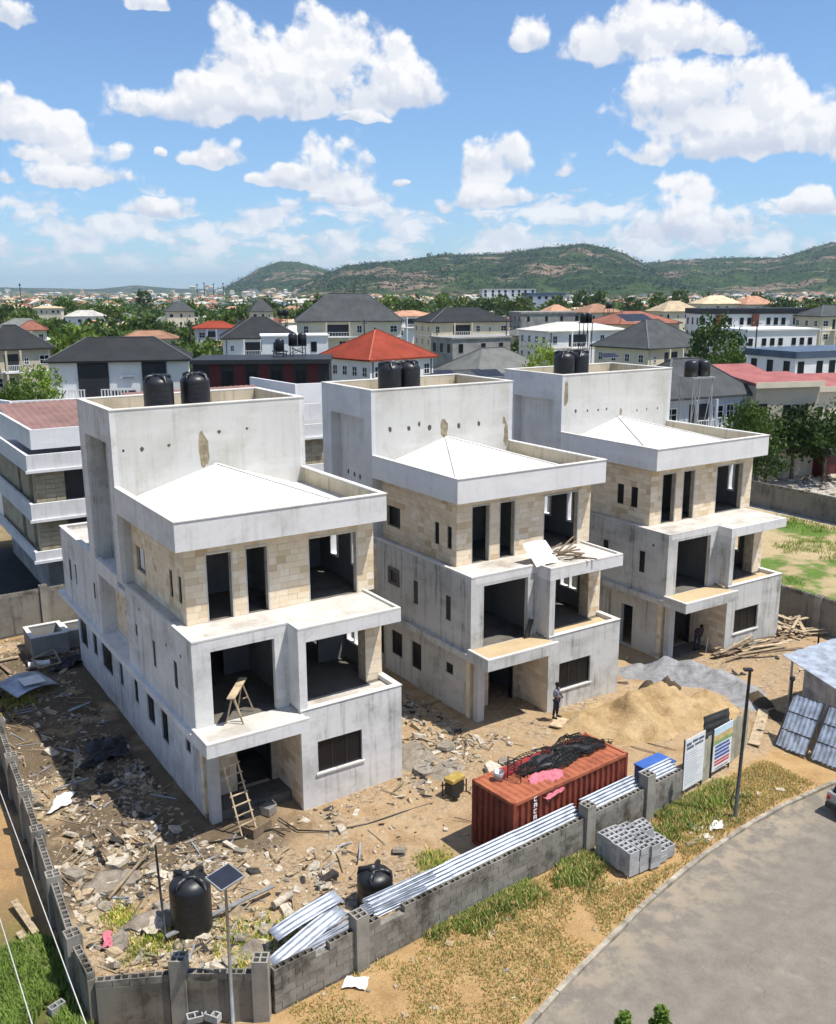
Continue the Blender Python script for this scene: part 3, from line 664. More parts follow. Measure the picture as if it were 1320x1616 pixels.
plaster('tower_grey', (.60, .60, .60), (.40, .40, .39), .5, .45)
simple('bare_block', (.30, .25, .165), .95, .3, 5); simple('bare_dark', (.11, .09, .065), .95, .3, 8)
H1 = villa(0, 'nearest unfinished grey three-storey house, with a trestle on its balcony')
H2 = villa(1, 'middle unfinished three-storey house of the row, with a sheet leaning on its upper balcony')
H3 = villa(2, 'farthest right unfinished three-storey house, with a timber heap beside its porch')
HO = [(10.715, 30.85, -.02), (24.028, 31.679, -.042), (37.038, 31.949, .046)]
def HL(i, x, y, z): return W(HO[i][0]+x, HO[i][1]+y, HO[i][2]+z)

# ------------------------------------------------------------------ boundary walls of hollow blocks
def hollow(name, mat, L=.45, D=.225, Hh=.225, nh=2, cap=True):
    mb = MB(); t = .036; hw = (L - t*(nh+1))/nh; z0, z1 = -Hh/2, Hh/2; x0, x1, y0, y1 = -L/2, L/2, -D/2, D/2
    mb.add([(x0,y0,z0),(x1,y0,z0),(x1,y1,z0),(x0,y1,z0),(x0,y0,z1),(x1,y0,z1),(x1,y1,z1),(x0,y1,z1)], [(0,1,5,4),(1,2,6,5),(2,3,7,6),(3,0,4,7)])
    def q(a, b, c, d, z): mb.add([(a,c,z),(b,c,z),(b,d,z),(a,d,z)], [(0,1,2,3)])
    q(x0, x1, y0, y0+t, z1); q(x0, x1, y1-t, y1, z1)
    for k in range(nh+1): q(x0+k*(hw+t), x0+k*(hw+t)+t, y0+t, y1-t, z1)
    for k in range(nh):
        a = x0 + t + k*(hw+t); b = a + hw; c, d = y0+t, y1-t; zz = z1 - min(.2, Hh*.9)
        mb.add([(a,c,zz),(b,c,zz),(b,d,zz),(a,d,zz),(a,c,z1),(b,c,z1),(b,d,z1),(a,d,z1)], [(0,1,2,3),(0,4,5,1),(1,5,6,2),(2,6,7,3),(3,7,4,0)])
    return mb.mesh(name, mat)
HB = hollow('hollow_block', M['block']); HBN = hollow('hollow_block', M['block_new'])
SB = cube.mesh('block', M['block'])
PB = hollow('pillar_cap', M['block'], .45, .45, .225, 2)
def pillar_mesh(h):
    mb = MB(); L = .45; t = .045; hw = (L-3*t)/2; z0, z1 = -.5, h; a0, a1 = -L/2, L/2
    mb.add([(a0,a0,z0),(a1,a0,z0),(a1,a1,z0),(a0,a1,z0),(a0,a0,z1),(a1,a0,z1),(a1,a1,z1),(a0,a1,z1)], [(0,1,5,4),(1,2,6,5),(2,3,7,6),(3,0,4,7)])
    cs = [a0, a0+t, a0+t+hw, a0+2*t+hw, a1-t, a1]
    for i in range(5):
        for j in range(5):
            A, B, C, D = cs[i], cs[i+1], cs[j], cs[j+1]
            if i in (1, 3) and j in (1, 3):
                zz = z1-.3; mb.add([(A,C,zz),(B,C,zz),(B,D,zz),(A,D,zz),(A,C,z1),(B,C,z1),(B,D,z1),(A,D,z1)], [(0,1,2,3),(0,4,5,1),(1,5,6,2),(2,6,7,3),(3,7,4,0)])
            else: mb.add([(A,C,z1),(B,C,z1),(B,D,z1),(A,D,z1)], [(0,1,2,3)])
    return mb.mesh('pillar', M['pillar'])
plaster('pillar', (.30, .28, .24), (.14, .13, .11), .6, .7)
def block_wall(name, label, a, b, courses, top_z, rendered=False, pillars=(), ph=.45, group='boundary walls of the site', gaps=(), mat=None):
    """a wall from site point a to b (u, v): blocks laid in courses, the top course hollow, pillars proud"""
    A, B = W(*a), W(*b); d = B - A; L = d.length; rz = math.atan2(d.y, d.x)
    T = empty(name, A, rz, label, 'wall', group); bh = .225; base = top_z - courses*bh
    n = int(L/.46); rng = random.Random(len(label))
    if rendered:
        MB().box(0, L, -.115, .115, -.6, top_z-bh-.004).build('rendered_face', mat or M['wall_render'], T)
        rows = [courses-1]
    else:
        MB().box(0, L, -.10, .10, -.6, base).build('footing', M['wall_render'], T)
        MB().box(0, L, -.098, .098, base, top_z-bh-.01).build('mortar_core', M['old_wall'], T)
        rows = range(courses)
    for r in rows:
        off = 0 if r % 2 else .23; k = 0
        while True:
            x0 = off + k*.46; x1 = min(x0+.445, L)
            if x0 > L-.1: break
            k += 1
            if r == courses-1 and any(g0 < x0 < g1 for g0, g1 in gaps): continue
            top = r == courses-1
            o = bpy.data.objects.new('block', HB if top else SB); link(o, T)
            o.location = ((x0+x1)/2, rng.uniform(-.006, .006), base + (r+.5)*bh)
            o.scale = ((x1-x0)/.45, 1, .97) if top else (x1-x0, .225, bh-.012)
            if top: o.rotation_euler = (0, 0, rng.uniform(-.02, .02))
    for x, h in pillars:
        o = bpy.data.objects.new('pillar', pillar_mesh(h)); link(o, T); o.location = (x, 0, 0)
    return T
block_wall('boundary_wall', 'long front wall of grey hollow blocks beside the road verge', (8.98, 21.44), (27.3, 22.94), 6, 1.42, False,
           [(2.95, 1.86), (12.95, 1.86), (16.3, 1.95)], gaps=((3.3, 4.4), (1.2, 1.7)))
block_wall('boundary_wall', 'short rendered corner wall with a lamp post in front, between the two corner pillars', (6.75, 22.75), (8.75, 21.42), 6, 1.45, True, [(0, 1.92), (2.3, 1.9)])
block_wall('boundary_wall', 'dark rendered wall panel left of the corner pillar, below the fallen red cloth', (4.72, 23.75), (6.5, 22.9), 6, 1.4, True)
def left_wall():
    pts = [(4.55, 25.55), (4.72, 28.75), (4.88, 31.9), (5.02, 34.85), (5.14, 38.1), (5.3, 41.6), (5.45, 45.2), (5.6, 49), (5.75, 53), (5.9, 57.2)]
    A = W(4.62, 23.7); T = empty('boundary_wall', A, 0, 'stepped side wall with hollow block tops running back on the left', 'wall', 'boundary walls of the site')
    prev = (4.62, 23.8)
    for i, p in enumerate(pts):
        a, b = W(*prev), W(*p); d = b-a; L = d.length; rz = math.atan2(d.y, d.x); top = 1.62 + .06*(i % 2)
        m = MB().box(0, L, -.115, .115, -.6, top-.23); o = m.build('rendered_face', M['wall_render'], T, loc=a-A, rz=rz)
        n = int(L/.45); x0 = .25
        for k in range(n):
            o = bpy.data.objects.new('block', HB); link(o, T); q = a + d.normalized()*(x0 + .455*k) ; o.location = Vector((q.x, q.y, top-.115)) - A
            o.rotation_euler = (0, 0, rz)
        o = bpy.data.objects.new('pillar', pillar_mesh(top+.2)); link(o, T); o.location = b - A + Vector((0,0,0)) ; o.rotation_euler = (0, 0, rz)
        prev = p
left_wall()
block_wall('boundary_wall', 'high weathered block wall at the back left, behind the concrete tank pit', (-6, 57.3), (24, 58.2), 4, 2.55, True, [(12.3, 2.75), (16.6, 2.75), (20.6, 2.75)], mat=M['old_wall'])
block_wall('boundary_wall', 'brown stained wall on the right beyond the third house', (48.6, 20.5), (48.9, 57), 3, 2.3, True, [(11, 2.35), (20, 2.35)], mat=M['old_wall'])
block_wall('boundary_wall', 'far dark wall between the grassy lot and the gravel yard', (73.6, 20), (74.4, 78), 2, 2.3, True, mat=M['old_wall'])

# stack of new blocks on the verge, each its own thing
def block_stack():
    o0 = Vector((22.15, 20.45)); ang = .0; rng = random.Random(3)
    cols, rows = 5, 7          # along u (length .45) and along v (.225)
    for i in range(cols):
        for j in range(rows):
            lay = 4 if i < 4 else 2
            if i == 3 and j < 3: lay = 2
            if i == 4 and j > 4: lay = 3
            if i == 3 and j > 5: lay = 3
            for k in range(lay):
                vis = k == lay-1 or j == 0 or i == 0 or i == 4 or (i == 3 and j < 5) or (i == 2 and j < 3)
                if not vis: continue
                o = bpy.data.objects.new('hollow_block', HBN); link(o)
                x, y = i*.475 + rng.uniform(-.02, .02) + .02*math.sin(j*1.7+i), j*.238 + rng.uniform(-.01, .01) - (.09 if i == 2 else 0) + (.06 if i == 4 else 0)
                u = o0.x + x*math.cos(ang) - y*math.sin(ang); v = o0.y + x*math.sin(ang) + y*math.cos(ang)
                o.location = W(u, v, .06 + .1125 + k*.2285); o.rotation_euler = (0, 0, RZ + ang + rng.uniform(-.05, .05))
                tag(o, 'new grey hollow block in the %s layer of the verge pile, %s' % (('bottom', 'second', 'third', 'top')[k], ('left end', 'left of middle', 'middle', 'right of middle', 'right end')[i]), 'block', 'hollow blocks of the pile on the verge')
block_stack()
for (px, py, rz, tl, lab) in ((307, 1606, .5, .2, 'loose hollow block tipped beside the lamp post foot'), (336, 1604, -.4, 0, 'loose hollow block lying right against the lamp post foot'), (90, 1590, .9, .0, 'lone hollow block lying in the green grass at lower left')):
    o = bpy.data.objects.new('hollow_block', HBN); link(o); p = atz(px, py, .12); o.location = p; o.rotation_euler = (tl, tl*.7, rz); tag(o, lab, 'block')

# ------------------------------------------------------------------ water tanks, container, masts, furniture
def tank(loc, r, h, label, rz=0.0, group=None):
    T = empty('water_tank', loc, rz, label, 'water tank', group)
    b = MB(); n = 36; prof = [(r*.985, 0), (r, .03)]
    for k in range(1, 7):
        z = h*.78*k/6.5; prof += [(r, z-.02), (r*.993, z), (r, z+.02)]
    prof += [(r, h*.78), (r*.97, h*.82), (r*.86, h*.88), (r*.62, h*.93), (r*.34, h*.955), (.001, h*.957)]
    b.lathe(prof, n=n); b.build('tank_body', M['black_plastic'], T, smooth=True)
    ld = MB(); ld.lathe([(r*.3, h*.93), (r*.32, h*.99), (r*.3, h*1.0), (r*.23, h*1.0), (r*.21, h*.975), (.001, h*.97)], n=20); ld.build('lid', M['black_plastic'], T, smooth=True)
    for k in range(4):
        a = math.pi/4 + k*math.pi/2; rb = MB(); c, s = math.cos(a), math.sin(a)
        rb.tube([(c*r*.28, s*r*.28, h*.95), (c*r*.6, s*r*.6, h*.955), (c*r*.86, s*r*.86, h*.93), (c*r*.97, s*r*.97, h*.80)], [r*.13, r*.15, r*.15, r*.08], 8)
        rb.build('lifting_rib', M['black_plastic'], T, smooth=True)
    return T
tank(atz(304, 1462, -.2), .66, 1.95, 'large black water tank standing near the left corner of the site', .3)
tank(W(13.95, 24.2, gh(13.95, 24.2)-.1), .60, 1.55, 'black water tank behind the front wall, left of the rusty container', .6)
for i, nm in enumerate(('nearest', 'middle', 'farthest')):
    for j, x in enumerate(((2.95, 4.75), (2.55, 3.85), (2.2, 3.5))[i]):
        tank(HL(i, x, 12.0 + .15*j, 14.33), .68 if i == 0 else .64, 1.95, '%s black roof tank on the %s unfinished house' % (('left', 'right')[j], nm), .4*j + i, 'black tanks on the house towers')

def container():
    ang = RZ + R(4.9); O = W(18.83, 22.95, gh(21, 24)-.05)
    T = empty('shipping_container', O, ang, 'rust-red corrugated shipping container littered with netting, inside the front wall', 'container')
    L, Wd, Hh = 6.05, 2.2, 2.55
    def corr(length, p=.30, d=.075):
        pts = []; x = .1
        while x < length-.1-p:
            pts += [(x, 0), (x+p*.3, 0), (x+p*.5, d), (x+p*.8, d)]; x += p
        pts += [(length-.1, 0)]; return pts
    def side(length):
        mb = MB(); ps = corr(length)
        for (x, d) in ps: mb.v += [(x, d, .16), (x, d, Hh-.1)]
        mb.f = [(2*i, 2*i+2, 2*i+3, 2*i+1) for i in range(len(ps)-1)]; mb.mi = [0]*len(mb.f); return mb
    side(L).build('side_panel', M['rust'], T, loc=(0, .02, 0)); o = side(L).build('side_panel', M['rust'], T, loc=(L, Wd-.02, 0), rz=math.pi)
    side(Wd).build('end_panel', M['rust'], T, loc=(.02, Wd, 0), rz=-math.pi/2); side(Wd).build('end_panel', M['rust'], T, loc=(L-.02, 0, 0), rz=math.pi/2)
    ps = corr(L); rf = MB()
    for (x, d) in ps: rf.v += [(x, .08, Hh-.045+d*.5), (x, Wd-.08, Hh-.045+d*.5)]
    rf.f = [(2*i, 2*i+1, 2*i+3, 2*i+2) for i in range(len(ps)-1)]; rf.mi = [0]*len(rf.f); rf.build('roof', M['rust_top'], T)
    MB().box(.05, L-.05, .05, Wd-.05, 0, .12).build('floor', M['rust'], T)
    for x in (0, L-.12):
        for y in (0, Wd-.12): MB().box(x, x+.12, y, y+.12, 0, Hh).build('corner_post', M['rust'], T)
    for y in (0, Wd-.1):
        MB().box(.12, L-.12, y, y+.1, Hh-.12, Hh-.002).build('rail', M['rust_top'], T); MB().box(.12, L-.12, y, y+.1, 0, .16).build('rail', M['rust'], T)
    for x in (0, L-.1):
        MB().box(x, x+.1, .12, Wd-.12, Hh-.12, Hh-.002).build('rail', M['rust_top'], T); MB().box(x, x+.1, .12, Wd-.12, 0, .16).build('rail', M['rust'], T)
    for k in range(5):   # white painted characters running down the side
        m = MB(); z = 2.3 - k*.24
        m.box(.98, 1.02, -.006, -.002, z, z+.17); m.box(1.02, 1.13, -.006, -.002, z+.135, z+.17)
        if k % 2: m.box(1.1, 1.14, -.006, -.002, z, z+.135); m.box(1.02, 1.1, -.006, -.002, z+.06, z+.09)
        else: m.box(1.02, 1.12, -.006, -.002, z, z+.03)
        m.build('painted_mark', M['white_paint'], T)
    return O, ang, L, Wd, Hh
CO, CA, CLn, CWd, CHh = container()
def CP(x, y, z): return CO + Matrix.Rotation(CA, 3, 'Z') @ Vector((x, y, z))
def crumple(name, label, cat, corners, hts, mat, n=22, seed=0, grid=None, amp=.18, thick=0.0):
    """a draped cloth, net or sheet between four points"""
    c = [Vector(p) for p in corners]; vs = []; fs = []
    for j in range(n+1):
        for i in range(n+1):
            s, t = i/n, j/n
            p = c[0]*(1-s)*(1-t) + c[1]*s*(1-t) + c[2]*s*t + c[3]*(1-s)*t
            q = Vector((s*4.3+seed, t*3.7, seed*.7))
            p = p + Vector((mnoise.noise(q*.7)*amp*1.0, mnoise.noise(q*.7+Vector((9,0,0)))*amp*1.0, abs(mnoise.fractal(q*.8+Vector((0,7,0)), 1.2, 2, 3))*amp*1.1*math.sin(math.pi*min(1,max(0,s*.9+.05)))**.5 + hts))
            vs.append(p)
    for j in range(n):
        for i in range(n):
            fs.append((j*(n+1)+i, j*(n+1)+i+1, (j+1)*(n+1)+i+1, (j+1)*(n+1)+i))
    o = vs[0].copy(); mb = MB(); mb.add([p-o for p in vs], fs)
    ob = mb.build(name, mat, loc=o, smooth=True)
    if grid:
        wm = ob.modifiers.new('net', 'WIREFRAME'); wm.thickness = grid; wm.use_replace = True
    elif thick:
        so = ob.modifiers.new('thick', 'SOLIDIFY'); so.thickness = thick
    return tag(ob, label, cat)
crumple('safety_net', 'black netting heaped along the top of the rusty container', 'net', [CP(1.7,.9,CHh), CP(5.8,.75,CHh), CP(5.9,2.0,CHh), CP(1.9,2.1,CHh)], .02, M['netting'], 26, 3, .035, .42)
crumple('tarpaulin', 'crumpled black sheet under the netting on the rusty container', 'tarpaulin', [CP(2.6,1.0,CHh), CP(5.6,1.0,CHh), CP(5.6,1.7,CHh), CP(2.4,1.8,CHh)], .02, M['tarp_black'], 18, 8, None, .3)
crumple('pink_cloth', 'pink cloth lying on the rusty container and hanging over its edge', 'cloth', [CP(1.6,-.06,CHh-.5), CP(2.7,-.05,CHh-.25), CP(2.9,.75,CHh+.02), CP(1.5,.9,CHh+.02)], .05, M['cloth_pink'], 16, 5, None, .22)
def frame_chair(p, rz, lab):
    T = empty('broken_chair', p, rz, lab, 'chair frame'); m = MB()
    for y in (0, .55): m.beam((0, y, 0), (0, y, .9), .03, .03); m.beam((0, y, .45), (.5, y, .45), .03, .03); m.beam((.5, y, .45), (.5, y, 0), .03, .03)
    m.build('side_rail', M['black_metal'], T); s = MB()
    for k in range(5): s.beam((0, 0, .4+.12*k), (0, .55, .4+.12*k), .02, .02); s.beam((.1*k, 0, .45), (.1*k, .55, .45), .02, .02)
    s.build('crossbar', M['black_metal'], T)
frame_chair(CP(1.2, .9, CHh), CA+.3, 'bent black metal frame on the left of the rusty container roof')
MB().lathe([(.16,0),(.2,.35),(.19,.35),(.15,.03)], n=14).build('bucket', M['galvanised'], loc=CP(.75, 1.6, CHh-.03), smooth=True)
tag(bpy.data.objects['bucket'], 'grey bucket at the left end of the rusty container roof', 'bucket')
crumple('tarpaulin', 'black plastic strip hanging off the back of the container roof', 'tarpaulin', [CP(4.4,1.9,CHh), CP(6.3,1.0,CHh), CP(6.7,1.3,CHh-.7), CP(5.2,2.5,CHh-.4)], .04, M['netting'], 14, 12, .03, .3)
o = MB().box(0, 3.0, 0, .45, 0, .09).build('timber_board', M['red_paint'], loc=CP(.9, 1.55, CHh), rz=CA+.03); tag(o, 'red board lying on the rusty container roof behind the netting', 'board')

# long channelled roofing sheets laid along the inside of the front wall
def trough(label, a, b, zc, tilt=.5, width=.62, seed=0):
    A, B = W(*a), W(*b); d = B-A; L = d.length; T = MB(); n = 25
    for i in range(n+1):
        s = i/n*5; y = (i/n-.5)*width; z = .05*(1 if (i % 5) in (2, 3) else -1)
        ca, sa = math.cos(tilt), math.sin(tilt); T.v += [(0, y*ca - z*sa, y*sa + z*ca), (L, y*ca - z*sa, y*sa + z*ca)]
    T.f = [(2*i, 2*i+1, 2*i+3, 2*i+2) for i in range(n)]; T.mi = [0]*n
    o = T.build('roofing_sheet', M['zinc_white'], loc=(A.x, A.y, zc), rz=math.atan2(d.y, d.x))
    s = o.modifiers.new('thick', 'SOLIDIFY'); s.thickness = .006
    return tag(o, label, 'roofing sheet', 'ribbed roofing sheets along the front wall')
def vw2(u): return vw(u) + .36
for i, (u0, u1) in enumerate(((12.6, 15.9), (15.7, 18.9), (18.75, 21.7), (22.1, 25.0), (25.45, 27.3))):
    trough('%s length of white ribbed sheet leaning inside the front wall' % ('first', 'second', 'third', 'fourth', 'fifth')[i], (u0, vw2(u0)), (u1, vw2(u1)), 1.50 + .02*(i % 2), .62)
for i, (u0, v0, u1, v1, z) in enumerate(((12.3, 22.15, 14.6, 22.2, 1.50), (12.5, 22.3, 15.1, 22.45, 1.58))):
    trough('bent ribbed offcut beside the black tank at the %s end of the wall' % ('left', 'inner left')[i], (u0, v0), (u1, v1), z, .2, .4)
def sheet(label, c, L, Wd, rz, tx, ty, mat, bend=0.0, ribs=0, name='metal_sheet', cat='metal sheet', group=None):
    mb = MB(); n = 30 if ribs else 10; m = 8
    for i in range(n+1):
        for j in range(m+1):
            x, y = (j/m-.5)*L, (i/n-.5)*Wd; z = bend*(1-(2*j/m-1)**2) + (.02*math.sin(i/n*ribs*2*math.pi) if ribs else 0) + .03*mnoise.noise(Vector((x*1.2, y*1.5, L)))
            mb.v.append((x, y, z))
    mb.f = [(i*(m+1)+j, i*(m+1)+j+1, (i+1)*(m+1)+j+1, (i+1)*(m+1)+j) for i in range(n) for j in range(m)]; mb.mi = [0]*len(mb.f)
    o = mb.build(name, mat, loc=c, smooth=bool(ribs)); o.rotation_euler = (tx, ty, rz)
    s = o.modifiers.new('thick', 'SOLIDIFY'); s.thickness = .008
    return tag(o, label, cat, group)
sheet('upper long zinc sheet of the loose pile inside the front wall', W(11.3, 24.0, .62), 2.5, .6, RZ+.12, .1, -.12, M['zinc'], .05, 3)
sheet('lower long zinc sheet of the loose pile inside the front wall', W(11.0, 23.25, .48), 2.9, .6, RZ+.30, .15, -.10, M['zinc'], .04, 3)
for k in range(6):
    p = W(10.0 + .12*k, 22.55 + .11*k, .3 + .05*(k % 3)); q = W(12.3 + .1*k, 22.55 + .13*k, .62 + .06*(k % 2)); d = q-p
    o = MB().beam((0,0,0), d, .06, .05).build('metal_channel', M['zinc'], loc=p); tag(o, 'thin steel channel in the bundle lying by the corner pillar', 'channel', 'steel channels by the corner pillar')
sheet('grey broken sheet lying in the sun at the far left of the yard', atz(45, 1080, .3), 2.6, 1.6, RZ+.5, .25, .1, M['zinc'], .25)
sheet('white panel lying on the grey broken sheet at the far left', atz(50, 1073, .62), 1.1, .8, RZ+.2, .2, .05, M['white_sheet'], .0)
def hangar_panel():
    a, b = W(34.4, 23.75, .1), W(34.7, 21.2, .1); d = b-a; L = 3.1
    T = empty('sheet_metal_gate', a, math.atan2(d.y, d.x), 'dented sheet metal gate of six framed panels leaning beside the road', 'gate')
    tl = .55
    def P(x, y): return Vector((x, y*math.sin(tl), y*math.cos(tl)))
    Hh = 2.5; f = MB()
    for x in (0, 1.45, 1.65, L): f.beam(P(x, 0), P(x, Hh), .06, .06)
    f.build('post', M['steel_dark'], T); r = MB()
    for y in (.03, Hh/3, 2*Hh/3, Hh-.03): r.beam(P(0, y), P(1.45, y), .05, .05); r.beam(P(1.65, y), P(L, y), .05, .05)
    r.build('rail', M['steel_dark'], T)
    for (x0, x1) in ((.04, 1.41), (1.69, L-.04)):
        for k in range(3):
            m = MB(); n = 26
            for i in range(n+1):
                for j in range(n+1):
                    p = P(x0+(x1-x0)*i/n, Hh*(k+.03)/3 + Hh*.94/3*j/n); p += Vector((0, -.02+.05*mnoise.noise(Vector((p.x*2.6, p.y*1.1, p.z*.9)))+.016*(1 if i % 4 < 2 else -1), .02*mnoise.noise(p*3))); m.v.append(tuple(p))
            m.f = [(i*(n+1)+j, (i+1)*(n+1)+j, (i+1)*(n+1)+j+1, i*(n+1)+j+1) for i in range(n) for j in range(n)]; m.mi = [0]*len(m.f)
            m.build('panel', M['zinc_blue'], T)
simple('zinc_blue', (.46, .52, .60), .5, .3, 3.2, .5, .4)
hangar_panel()
def canopy():
    z = 3.0; c = [W(37.5, 25.9, z), W(36.2, 21.5, z-.25), W(41.8, 21.0, z-.1), W(42.4, 25.6, z+.15)]
    T = empty('site_shed', W(39.3, 23.5, 0), 0, 'low site shed with a white sheet roof at the right edge', 'shed'); o0 = T.location
    r = MB(); n = 24
    for i in range(n+1):
        s = i/n; dz = Vector((0, 0, .03*math.sin(s*n*.5*math.pi)))
        r.v += [tuple(c[0].lerp(c[3], s)+dz-o0), tuple(c[1].lerp(c[2], s)+dz-o0)]
    r.f = [(2*i, 2*i+1, 2*i+3, 2*i+2) for i in range(n)]; r.mi = [0]*n
    ro = r.build('roof', M['zinc_white'], T); so = ro.modifiers.new('thick', 'SOLIDIFY'); so.thickness = .03
    for p in [c[0].lerp(c[1], .1), c[0].lerp(c[1], .75), c[3].lerp(c[2], .1), c[3].lerp(c[2], .9)]:
        q = p.lerp(o0 + Vector((0, 0, p.z)), .06) - o0; MB().beam((q.x, q.y, 0), (q.x, q.y, p.z-.02), .09, .09).build('post', M['galvanised'], T)
    a = W(38.3, 25.2) - o0; b = W(37.8, 22.0) - o0; e = W(41.6, 24.9) - o0
    for (p, q) in ((a, b), (a, e)):
        d = q-p; L = d.length; k = int(L/.42)
        for i in range(k):
            w0 = p + d*(i/k) + Vector((0, 0, 1.25)); m = MB().box(0, L/k-.012, -.02, .02, -1.25, 1.25); ob = m.build('wall_sheet', M['zinc'], T, loc=w0, rz=math.atan2(d.y, d.x)); ob.rotation_euler.x = random.uniform(-.015, .015)
canopy()
def pole(label, px, py, h, r, mat, arm=None, name='lamp_post', cat='lamp post', z=0.0, lean=(0, 0)):
    p = atz(px, py, z); T = empty(name, p, 0, label, cat)
    MB().tube([(0, 0, -.3), (lean[0], lean[1], h)], [r, r*.75], 10).build('post', mat, T, smooth=True)
    return T, p
T, p = pole('galvanised lamp post with a flat solar panel in front of the corner wall', 368, 1609, 4.4, .055, M['galvanised'])
Hp = MB(); Hp.obox((0, 0, 4.53), (.78, .62, .04), Matrix.Rotation(R(12), 3, 'X')); Hp.build('solar_panel', M['solar_cell'], T, rz=RZ+R(20))
Hf = MB(); m_ = Matrix.Rotation(R(12), 3, 'X')
for (cx_, cy_, sx_, sy_) in ((0, .32, .84, .03), (0, -.32, .84, .03), (.405, 0, .03, .61), (-.405, 0, .03, .61)): Hf.obox(m_ @ Vector((cx_, cy_, 0)) + Vector((0, 0, 4.53)), (sx_, sy_, .06), m_)
Hf.build('panel_frame', M['galvanised'], T, rz=RZ+R(20))
MB().tube([(0, 0, 4.3), (0, 0, 4.5)], .05, 8).build('bracket', M['steel_dark'], T)
T, p = pole('tall thin grey post standing on the verge in front of the site entrance', 1160, 1290, 6.15, .075, M['galvanised_dark'] if 'galvanised_dark' in M else M['steel_dark'], lean=(.12, 0))
MB().box(-.12, .2, -.1, .1, 6.1, 6.18).build('lamp_head', M['black_metal'], T)
MB().tube([(-.1, 0, 1.2), (-.2, .05, .6), (0, .1, .2)], .02, 6).build('cable', M['black_plastic'], T)
T, p = pole('thin dark rusty post beside the large black tank', 262, 1478, 3.2, .045, M['steel_dark'], name='steel_post', cat='post', lean=(-.15, .1))
T, p = pole('dark post leaning at the left edge of the leaning gate', 1240, 1168, 2.9, .07, M['black_metal'], name='steel_post', cat='post', lean=(.1, .1)); MB().lathe([(.09, 0), (.13, .08), (.1, .2), (.001, .22)], c=(.1, .1, 2.85), n=10).build('lamp_head', M['black_metal'], T)
T, p = pole('dark post in front of the white shed roof', 1283, 1100, 3.4, .06, M['steel_dark'], name='steel_post', cat='post')
# banners and gate boards
simple('hoard', (.36, .34, .26), .9, .2, 2, objrand=.15)
def board(label, u0, v0, u1, v1, z0, z1, mat, cat='banner', name='banner', lines=(), tilt=0.0):
    a, b = W(u0, v0), W(u1, v1); d = b-a; L = d.length; T = empty(name, Vector((a.x, a.y, 0)), math.atan2(d.y, d.x), label, cat)
    bd = MB(); bd.obox((L/2, 0, (z0+z1)/2), (L, .025, z1-z0)); bo = bd.build('board', mat, T)
    fr = MB()
    for x in (.02, L-.02): fr.box(x-.025, x+.025, .014, .07, -.3, z1+.02)
    fr.build('leg', M['steel_dark'], T)
    for (x0, x1, y0, y1, mt) in lines:
        MB().box(x0*L, x1*L, -.018, -.0135, z0+(z1-z0)*y0, z0+(z1-z0)*y1).build('printed_line', M[mt], T)
    return T
ln = [(.06, .3, .86, .92, 'ink'), (.36, .62, .88, .93, 'ink'), (.66, .94, .87, .92, 'ink'), (.08, .42, .79, .84, 'ink'), (.48, .9, .8, .84, 'ink')] + [(.06, .62 + .3*((k*37) % 10)/10, .70-.05*k, .715-.05*k, 'ink_pale') for k in range(13)]
board('white printed site notice board on the front wall', 27.55, 23.0, 28.95, 23.2, .35, 2.55, M['white_sheet'], lines=ln)
ln = [(.0, 1, .84, 1, 'poster_sky'), (.0, 1, .70, .84, 'poster_sand'), (.0, 1, .62, .70, 'poster_green')] + [(.1, .86 + .05*(k % 2), .53-.085*k, .585-.085*k, 'poster_blue') for k in range(4)] + [(.1, .9, .19-.07*k, .235-.07*k, 'poster_red') for k in range(2)] + [(.15, .85, .03, .05, 'ink')]
board('colourful advertising banner with blue and red lines beside the notice board', 29.7, 23.35, 31.1, 23.55, .35, 2.3, M['white_sheet'], lines=ln)
for i, (u0, v0, u1, v1, h) in enumerate(((29.05, 23.3, 29.6, 23.4, 2.0), (31.15, 23.7, 33.0, 24.2, 2.0))):
    a, b = W(u0, v0), W(u1, v1); d = b-a; L = d.length; T = empty('plywood_hoarding', Vector((a.x, a.y, 0)), math.atan2(d.y, d.x), ('narrow plank hoarding between the two banners', 'tall plank hoarding right of the colourful banner')[i], 'hoarding')
    k = max(2, int(L/.3))
    for q in range(k): MB().box(q*L/k+.006, (q+1)*L/k-.006, -.012, .012, -.1, h + .06*((q*7) % 3)).build('plank', M['hoard'], T)
o = sheet('dark ribbed sheet propped behind the colourful banner', W(30.4, 23.75, 1.7), 1.6, 2.0, RZ, 1.45, 0, M['steel_dark'], 0, 6)
# blue box behind the wall, generator
def bluebox():
    T = empty('blue_box', W(26.3, 23.55, 0), RZ+.08, 'blue metal site box behind the front wall, left of the notice board', 'box')
    b = MB().box(0, 1.5, 0, .85, .1, 1.25); b.build('box_body', M['blue_plastic'], T, bevel=.03); MB().box(-.03, 1.53, -.03, .88, 1.252, 1.33).build('lid', M['blue_plastic'], T, bevel=.02)
bluebox()
def generator():
    u, v = 20.1, 28.3; T = empty('generator', W(u, v, gh(u, v)), RZ+.25, 'small yellow-topped generator on the sand, left of the container', 'generator')
    f = MB()
    for x in (-.42, .42):
        for y in (-.27, .27): f.beam((x, y, 0), (x, y, .62), .04, .04)
    f.build('frame', M['black_metal'], T); MB().box(-.4, .4, -.25, .25, .62, .82).build('fuel_tank', M['yellow_metal'], T, bevel=.05); MB().box(-.36, .36, -.22, .22, .1, .58).build('engine', M['black_metal'], T, bevel=.03)
    MB().lathe([(.16, 0), (.16, .1)], c=(0, 0, 0), n=12).build('wheel', M['black_plastic'], T, loc=(-.3, -.34, .16))
generator()
